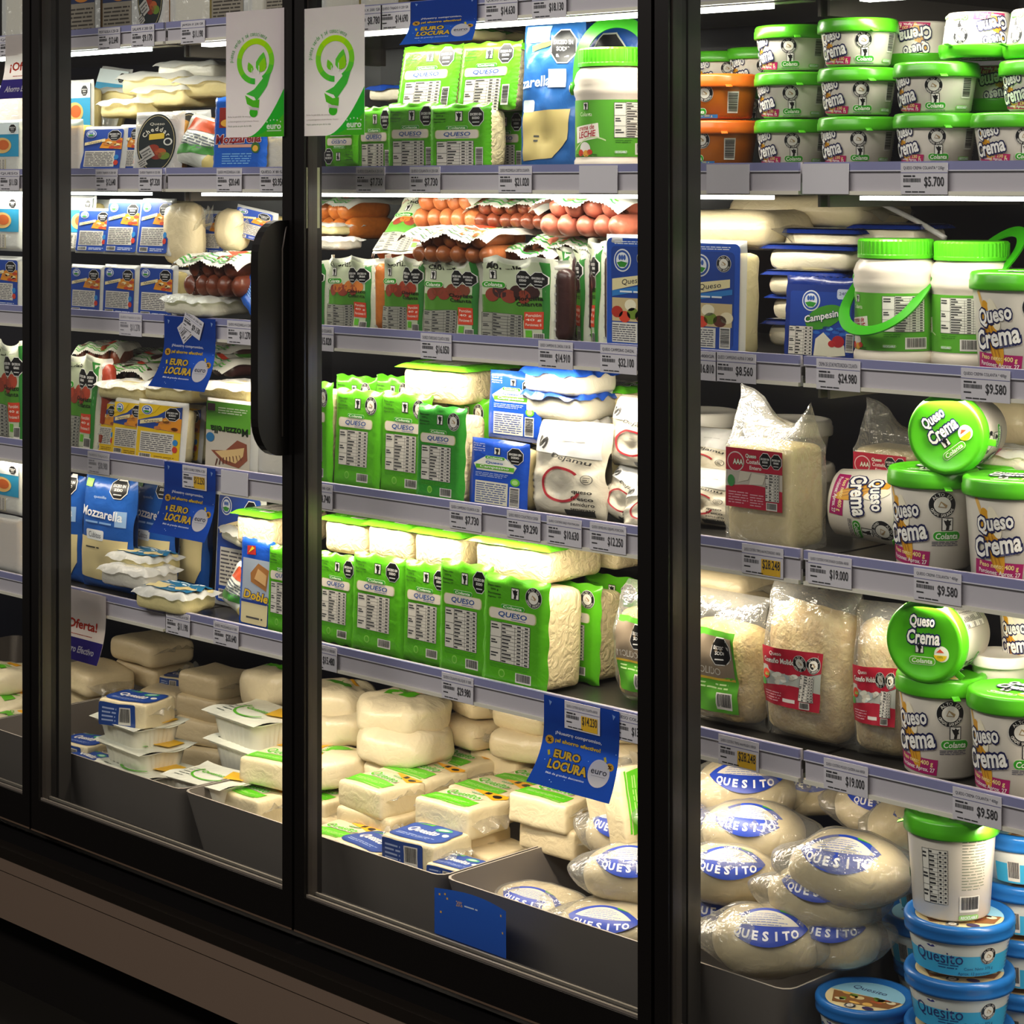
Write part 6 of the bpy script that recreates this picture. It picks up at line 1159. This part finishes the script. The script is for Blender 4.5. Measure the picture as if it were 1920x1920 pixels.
# far left door, a narrow strip
gq0 = 'packs behind the far left door'
for v, t, bm, l, lb in (('pizza', 225, 318, 2, 'dark blue pack at the far left, second shelf'), ('pizza', 364, 470, None, 'light blue pack at the far left under the second shelf'), ('blue', 480, 600, 3, 'blue pack at the far left, third shelf'), ('pizza', 862, 960, None, 'light blue pack at the far left under the fourth shelf'), ('yellowblock', 965, 1078, 5, 'yellow cheese pack at the far left, lowest shelf')):
    z = deck(l, -1) if l else PZ(10, bm, .19); fit(fp(v), -28, 38, t, bm, .18, lb, z, (0, 0, 0), gq0)
fit(sp('Chorizo', 'red', 41), -30, 46, 640, 828, .18, 'red sausage pack at the far left, fourth shelf', 4, (0, 0, 0), gq0); fit(fp('yellowblock'), -20, 40, 160, 230, .26, 'yellowish pack behind the offer card at the far left', deck(2) + .08, (0, 0, 0), gq0)
for i, (px, py, y, lb) in enumerate(((5, 1300, .35, 'wrapped cheese high in the far left tray'), (10, 1352, .32, 'wrapped cheese with a purple label in the far left tray'), (18, 1395, .25, 'pale block at the front of the far left tray'))): fl(kind(round_wrapped, 5 + i), px, py, y, lb, 0, .9, 0, 'cheeses in the far left tray')
# ================================================================== cards, posters and price tags
def card(k, px, l, label, dy=0.0):
    X = PX(px, YF - .002); return put(k, (X, YF - .002, RAIL[l][0] + TILT[l] * X - .001 - dy), label)
ec = kind(euro_card)
card(ec, 1092, 5, 'blue promotion card hanging under the yellow price 14.230'); card(ec, 358, 3, 'blue promotion card carrying two crooked tags, above the yellow slice packs'); card(ec, 358, 4, 'blue promotion card over the fourth shelf rail, right of the blue mozzarella bags'); card(ec, 833, 1, 'blue promotion card hanging from the topmost shelf above the green packs').scale = (1, .6, .55)
of = kind(oferta_card); card(of, 158, 5, 'white and purple offer card on the lowest shelf at left'); card(of, 52, 1, 'white and purple offer card at the top left behind the post', .0); 
ep = kind(eco_poster)
for x0, x1, y0, y1, lb in ((424, 533, 19, 257, 'left of the two light bulb posters, on the glass of the handle door'), (571, 684, 12, 254, 'right of the two light bulb posters, on the middle door frame')):
    Xa, Xb = PX(x0, -.003), PX(x1, -.003); xm = (x0 + x1) / 2; zt = PZ(xm, y0, -.003); put(ep, ((Xa + Xb) / 2, -.0032, zt), lb, (0, 0, 0), ((Xb - Xa) / ep.w, 1, (zt - PZ(xm, y1, -.003)) / ep.h))
TAGS = [(1, 205, '$12.640', 'MORTADELA X 250 GR', 0, ''), (1, 268, '$9.170', 'SALAMI X 200 GR', 0, ''), (1, 362, '$11.190', 'JAMON X 230 GR', 0, ''), (1, 690, '$8.780', 'QUESO X 200 GR', 0, ''), (1, 742, '$14.690', 'QUESO TAJADO X 250 GR', 0, ''), (1, 842, '$17.480', 'QUESO X 400 GR', 1, ''), (1, 940, '$14.630', 'QUESO X 250 GR', 0, ''), (1, 1030, '$18.130', 'QUESO X 500 GR', 0, ''), (1, 18, '$1.650', 'QUESO', 0, ''),
 (2, 18, '$11.150', 'QUESO', 0, ''), (2, 200, '$12.640', 'QUESO TAJADO X 200 GR', 0, ''), (2, 282, '$7.320', 'QUESO TAJADO X 125 GR', 0, ''), (2, 430, '$20.640', 'QUESO MOZZARELLA X 500', 0, ''), (2, 512, '$3.950', 'QUESO X 80 GR', 0, ''), (2, 695, '$7.730', 'QUESO COLANTA X 250 GR', 0, ''), (2, 797, '$7.730', 'QUESO COLANTA X 250 GR', 0, ''), (2, 966, '$21.020', 'QUESO MOZZARELLA CUBITOS COLANTA', 0, ''), (2, 1122, '', '', 0, ''), (2, 1365, '', '', 0, ''), (2, 1548, '', '', 0, ''), (2, 1733, '$5.700', 'QUESO CREMA COLANTA * 230gr', 0, ''),
 (3, 245, '$11.270', 'QUESO TAJADO X 250', 0, 'f'), (3, 450, '$11.270', 'QUESO MOZZARELLA X 250', 0, ''), (3, 600, '$15.020', 'CHORIZO DE CERDO COLANTA', 0, ''), (3, 818, '$16.050', 'CHORIZO STARROSANO COLANTA X 500GR', 0, ''), (3, 1042, '$14.910', 'QUESO CAMPESINO EL ZARZAL X 500 GR', 0, ''), (3, 1160, '$32.100', 'QUESO CAMPESINO ZARZAL', 0, ''), (3, 1308, '$16.810', 'QUESO X 400GR', 0, ''), (3, 1380, '$8.560', 'QUESO CAMPESINO ALPINA X 240GR', 0, ''), (3, 1572, '$24.980', 'CREMA DE LECHE PASTEURIZADA COLANTA', 0, ''), (3, 1848, '$9.580', 'QUESO CREMA COLANTA * 400gr', 0, ''),
 (4, 185, '$30.980', 'QUESO TAJADO', 0, 'f'), (4, 365, '$12.250', 'QUESO DOBLE CREMA X 250', 1, 'c'), (4, 440, '', '', 0, ''), (4, 598, '$4.740', 'QUESO X 100 GR', 0, ''), (4, 873, '$7.730', 'QUESO CAMPESINO COLANTA X 250', 0, ''), (4, 982, '$9.290', 'QUESO FRESCO COLACTEOS X 250GR', 0, ''), (4, 1058, '$10.630', 'QUESO COSTEÑO BAJO POR PORCION', 0, ''), (4, 1140, '$12.250', 'QUESO SEMIDURO DEJAMU PORCION', 0, ''), (4, 1430, '$28.248', 'QUESO COSTEÑO TRIPLE AAA PASTEURIZADO 1000GR', 1, ''), (4, 1556, '$19.000', 'QUESO COSTEÑO PORCIONADO QUESERA 400GR', 0, ''), (4, 1758, '$9.580', 'QUESO CREMA COLANTA * 400gr', 0, ''),
 (5, 172, '$9.450', 'QUESO X 200 GR', 1, ''), (5, 334, '$11.190', 'QUESO MOZZARELLA X 250', 0, ''), (5, 424, '$20.640', 'QUESO MOZZARELLA X 500', 0, ''), (5, 606, '$15.480', 'QUESO COLANTA X 500GR', 0, ''), (5, 858, '$29.980', 'QUESO COLANTA BLOQUE X 1000', 0, ''), (5, 1092, '$14.230', 'QUESO COSTEÑO BLOQUE COLANTA x500GR', 1, 'c'), (5, 1185, '$13.900', 'QUESO COLANTA', 0, ''), (5, 1385, '$28.248', 'QUESO COSTEÑO TRIPLE AAA MOLIDO 1000GR', 1, ''), (5, 1586, '$19.000', 'QUESO COSTEÑO MOLIDO QUESERA AAA 400GR', 0, ''), (5, 1832, '$9.580', 'QUESO CREMA COLANTA * 400gr', 0, '')]
LV = {1: 'topmost', 2: 'second', 3: 'third', 4: 'fourth', 5: 'lowest'}
for i, (l, px, pr, hd, ye, fx) in enumerate(TAGS):
    y = YF - (.0062 if fx == 'c' else .0018); X = PX(px, y)
    side = 'left door' if px < 540 else 'middle door' if px < 1200 else 'right door'
    if px < 60: side = 'far left door'
    lab = ('%s price tag reading %s on the %s shelf rail, %s' % ('yellow-marked white' if ye else 'faded' if fx == 'f' else 'white', pr, LV[l], side)) if pr else {1122: 'blank white tag on the second rail below the jar', 1365: 'blank grey tag on the second rail below the orange tubs', 1548: 'blank grey tag on the second rail below the second tub stack', 440: 'blank white tag on the fourth rail below the upside-down mozzarella'}[px]
    if pr == '$7.730' and l == 2: lab = 'white price tag reading $7.730 on the second rail, ' + ('next to the poster' if px < 750 else 'below the front green pack')
    put(kind(price_tag, pr, hd, bool(ye), .070 if pr else .075, .040, fx == 'f'), (X, y - .0008, RAIL[l][0] + TILT[l] * X - .002), lab, (0, 0, 0), 1, 'price tags')
for i, (px, py, an, ye) in enumerate(((352, 622, -34, 1), (372, 616, 22, 0))):
    put(kind(price_tag, '$12.250' if ye else '$9.130', 'QUESO X 250 GR', bool(ye), .066, .040, False), (PX(px, YF), YF - .006 - .002 * i, PZ(px, py, YF) + .022), ['crooked yellow-marked tag stuck on the third-shelf promotion card', 'crooked white tag overlapping the yellow-marked one'][i], (0, an, 0), .85, 'crooked tags')
# ================================================================== small shifts (mm) and size trims that settle touching packs clear of each other
SETTLE = {'cheese_bag.002': (-15.1, 16, 3, 0.941), 'cheese_bag.003': (0, 0, 7, 0.941), 'cheese_bag.004': (-14.6, 16.4, 7, 0.941), 'cheese_bag.005': (0, 0, 7, 0.941), 'cheese_bag.007': (-1, 22, 7, 0.941), 'cheese_bag.009': (-14.7, 16.4, 0, 0.941), 'cheese_bag.010': (0, 0, 7, 0.941), 'cheese_bag.012': (-12.6, 18, 0, 0.985), 'cheese_bag.013': (-14.1, 16.9, 0, 0.941), 'cheese_bag.014': (0, 0, 7, 0.985), 'cheese_bag.015': (-11.4, 13.9, 0, 0.985), 'cheese_bag.016': (-13.2, 17.6, 2, 0.941), 'cheese_bag.017': (-12.6, 18, 0, 0.941), 'cheese_bag.019': (-13.7, 17.2, 0, 0.941), 'cheese_bag.021': (-7.6, 9.3, 7, 0.941), 'cheese_bag.022': (-13.2, 17.6, 2.5, 0.941), 'cheese_bag.023': (0, 22, 7, 0.956), 'cheese_bag.024': (-13.1, 17.7, 0, 0.941), 'cheese_bag.026': (-13.3, 17.5, 0, 0.941), 'cheese_bag.027': (-6.3, 21.1, 0, 0.941), 'cheese_bag.028': (-1.3, 22, 5, 0.941), 'cheese_bag.029': (-14.2, 16.8, 5, 0.941), 'cheese_bag.030': (-4.8, 3.6, 7, 0.985), 'cheese_bag.032': (-18.1, 12.5, 0, 0.941), 'cheese_bag.033': (-17.9, 12.8, 0, 0.941), 'cheese_bag.035': (-17.3, 13.5, 6, 0.941), 'cheese_block.046': (0, 0, 7, 0.941), 'cheese_block.047': (-4.4, 4.1, 0, 1), 'cheese_block.048': (-15.9, 15.2, 0, 0.941), 'cheese_block.049': (-15.5, 15.6, 3, 0.941), 'cheese_block.050': (0, 0, 7, 0.985), 'cheese_block.052': (-15.2, 15.9, 7, 0.941), 'cheese_block.053': (-4.2, 4.3, 0, 1), 'cheese_block.055': (-16.9, 14.1, 0, 0.941), 'cheese_block.057': (0, 22, 7, 0.941), 'cheese_block.058': (-15.9, 15.2, 0, 0.941), 'cheese_block.059': (0, 22, 7, 0.941), 'cheese_block.060': (-16.7, 14.3, 0, 0.941), 'cheese_block.061': (-16.5, 14.5, 0, 0.97), 'cheese_block.062': (-16.2, 14.9, 0, 0.941), 'cheese_block.064': (0, 22, 7, 0.941), 'cheese_block.065': (-15.8, 15.3, 7, 0.941), 'cheese_block.066': (-15.8, 15.3, 0, 0.941), 'cheese_block.067': (0, 0, 7, 0.941), 'cheese_block.070': (0, 0, 5, 1), 'cheese_block.071': (-14.8, 16.3, 0, 0.941), 'cheese_block.072': (-14.6, 16.4, 0, 0.941), 'cheese_block.074': (-13.8, 17.1, 2.5, 0.941), 'cheese_block.075': (-9.2, 20, 0, 0.941), 'cheese_block.110': (-17.4, 13.4, 0, 0.941), 'cheese_block.125': (0, 22, 7, 0.941), 'cheese_block.126': (0, 22, 7, 0.941), 'cheese_block.127': (0, 0, 2.5, 0.985), 'cheese_block.128': (-17.8, 12.9, 7, 0.941), 'cheese_block.129': (0, 0, 7, 0.941), 'cheese_block.130': (0, 0, 7, 0.941), 'cheese_block.131': (0, 0, 7, 0.985), 'cheese_block.133': (-17.7, 13, 6, 0.941), 'cheese_block.134': (0, 0, 7, 0.985), 'cheese_block.137': (-17.7, 13, 0, 0.941), 'cheese_block.138': (0, 22, 7, 0.941), 'cheese_block.139': (0, 22, 7, 0.941), 'cheese_pack.001': (0, 0, 3, 1), 'cheese_pack.002': (0, 0, 3, 1), 'cheese_pack.007': (-4.2, 4.3, 0, 1), 'cheese_pack.009': (-15.8, 15.3, -6, 0.941), 'cheese_pack.014': (-4.6, 3.9, 0, 1), 'cheese_pack.015': (-16.5, 14.5, 0, 0.941), 'cheese_pack.016': (-4.4, 4.1, 0, 1), 'cheese_pack.021': (0, 0, 2.5, 1), 'cheese_pack.022': (-8.5, 8.5, 0, 0.985), 'cheese_pack.023': (-15.5, 15.6, 0, 0.941), 'cheese_pack.024': (-8.2, 8.7, 7, 0.941), 'cheese_pack.025': (0, 0, 7, 0.941), 'cheese_pack.026': (-15.1, 16, 7, 0.941), 'cheese_pack.027': (-15.1, 16, 0, 0.941), 'cheese_pack.028': (-14.8, 16.3, 0, 0.941), 'cheese_pack.029': (-13, 12.4, 0, 0.985), 'cheese_pack.030': (-16.7, 14.3, 0, 0.956), 'cheese_pack.031': (-13.4, 12, 0, 0.985), 'cheese_pack.032': (-16.1, 15, 0, 0.985), 'cheese_pack.033': (-6.5, 6.3, 0, 1), 'cheese_pack.039': (-4.5, 4, 0, 1), 'cheese_pack.040': (0, 0, 5, 0.985), 'cheese_pack.042': (0, 0, 2.5, 1), 'cheese_pack.043': (-8.9, 8.1, 0, 1), 'cheese_pack.044': (-4.3, 4.2, 0, 1), 'cheese_pack.048': (0, 0, 7, 0.985), 'cheese_pack.049': (0, 0, 7, 0.941), 'cheese_pack.050': (0, 0, 5, 0.985), 'cheese_pack.051': (-13, 17.7, 0, 0.941), 'cheese_pack.052': (0, 22, 0, 0.941), 'cheese_pack.053': (-13.1, 17.6, 0, 1), 'cheese_pack.054': (-11.7, 18.6, 0, 0.985), 'cheese_pack.062': (-18.1, 12.5, 0, 0.941), 'cheese_pack.064': (-17.8, 12.9, 0, 0.941), 'cheese_pack.065': (-17.6, 13.2, 0, 0.985), 'cheese_pack.068': (-18.1, 12.5, 0, 0.941), 'cheese_pack.070': (-18, 12.7, 0, 0.941), 'cheese_pack.071': (-17.7, 13.1, 0, 0.941), 'cheese_pack.072': (-18, 12.6, 0, 0.97), 'cheese_pack.073': (-17.8, 13, 0, 0.941), 'cheese_pack.078': (-14.9, 10.1, 0, 0.985), 'cheese_pack.080': (-17.8, 12.9, 0, 0.941), 'cheese_pack.081': (-17.5, 13.3, 0, 0.941), 'cheese_pack.086': (-17.6, 13.2, 0, 0.941), 'cheese_pack.087': (0, 0, 7, 0.985), 'cheese_pack.096': (-9.5, 7.4, 0, 1), 'cheese_pack.098': (-17.3, 13.5, 0, 0.941), 'cheese_pack.100': (-17.9, 12.7, 0, 0.941), 'cheese_pack.102': (-17.2, 13.7, 0, 0.985), 'cheese_pack.103': (-17.3, 13.6, 0, 0.941), 'cheese_tray': (-18, 12.7, 0, 0.941), 'cheese_tray.001': (-17.9, 12.7, 0, 0.941), 'cheese_tray.003': (-17.3, 13.6, 7, 0.941), 'cheese_tray.004': (-12.1, 18.4, 7, 0.941), 'cheese_tray.005': (-11.7, 18.6, 7, 0.941), 'cheese_tub.001': (0, 0, 2.5, 1), 'cheese_tub.002': (0, 0, 2.5, 1), 'cheese_tub.003': (0, 0, 2.5, 1), 'cheese_tub.004': (-10.5, 14.6, 0, 0.985), 'cheese_tub.005': (-8.6, 20.3, 7, 0.941), 'cheese_tub.007': (0, 22, 7, 0.941), 'cheese_tub.008': (-6.7, 9.9, 0, 0.985), 'cheese_tub.009': (-5.2, 21.4, 0, 0.941), 'cheese_tub.010': (-6.3, 10.2, 0, 1), 'cheese_tub.011': (-6.3, 10.2, 0, 1), 'cheese_tub.012': (-6.3, 10.2, 0, 1), 'cheese_tub.013': (-6.3, 10.2, 0, 1), 'cream_cheese_tub.008': (-11.9, 18.5, 0, 0.941), 'cream_cheese_tub.011': (-9.6, 15.2, 0, 0.985), 'cream_cheese_tub.014': (-14, 17, 0, 0.941), 'cream_cheese_tub.022': (-3.7, 4.7, 7, 0.941), 'cream_cheese_tub.024': (0, 0, 7, 0.941), 'cream_cheese_tub.026': (0, 0, 4.5, 0.941), 'cream_cheese_tub.027': (0, 0, 3, 1), 'cream_cheese_tub.028': (-3.4, 5, 0, 1), 'cream_cheese_tub.031': (0, 0, 7, 0.941), 'cream_cheese_tub.032': (-6.7, 10, 0, 1), 'cream_cheese_tub.034': (-11.5, 18.8, 0, 0.941), 'cream_cheese_tub.036': (-11.8, 18.6, 2.5, 0.941), 'cream_jar.001': (-12.7, 18, 0, 0.941), 'cream_jar.002': (-11.9, 18.5, 0, 0.941), 'round_cheese': (-16.7, 14.3, 0, 0.941), 'round_cheese.001': (-16.3, 14.8, 5, 0.941), 'round_cheese.002': (-16.7, 14.3, 7, 0.941), 'round_cheese.003': (-16.3, 14.8, 7, 0.941), 'round_cheese.004': (-16.8, 14.2, 0, 0.941), 'round_cheese.005': (-16.3, 14.8, 0, 0.941), 'round_cheese.007': (0, 0, 7, 0.941), 'round_cheese.008': (-5.1, 3.2, 0, 1), 'sausage_pack': (-13.8, 11.5, 0, 0.985), 'sausage_pack.002': (-4.4, 4, 0, 0.985), 'sausage_pack.003': (-8.7, 8.3, 0, 1), 'sausage_pack.005': (-15.1, 16, 0, 0.941), 'sausage_pack.006': (-15, 16.1, 0, 0.941), 'sausage_pack.008': (-15.8, 15.3, 0, 0.941), 'sausage_pack.009': (-15.3, 15.8, 0, 0.941), 'sausage_pack.010': (-15.9, 15.2, 2, 0.941), 'sausage_pack.011': (0, 0, 7, 0.941), 'sausage_pack.012': (0, 0, 4.5, 0.956), 'sausage_pack.013': (-15, 16.1, 0, 0.941), 'sausage_pack.014': (-16.6, 14.4, 0, 0.941), 'sausage_pack.015': (-16.2, 14.9, 0, 0.941), 'sausage_pack.016': (-17.4, 13.5, 5, 0.941), 'sausage_pack.017': (-18.3, 12.3, 0, 0.941), 'sausage_pack.018': (-18.2, 12.4, 6, 0.941), 'sausage_pack.020': (-17.9, 12.8, 0, 0.941), 'sausage_pack.022': (-17.4, 13.5, 0, 0.941)}
for n, (dx, dy, dz, k) in SETTLE.items():
    o = bpy.data.objects[n]; o.location += Vector((dx, dy, dz)) / 1000; o.scale = o.scale * k
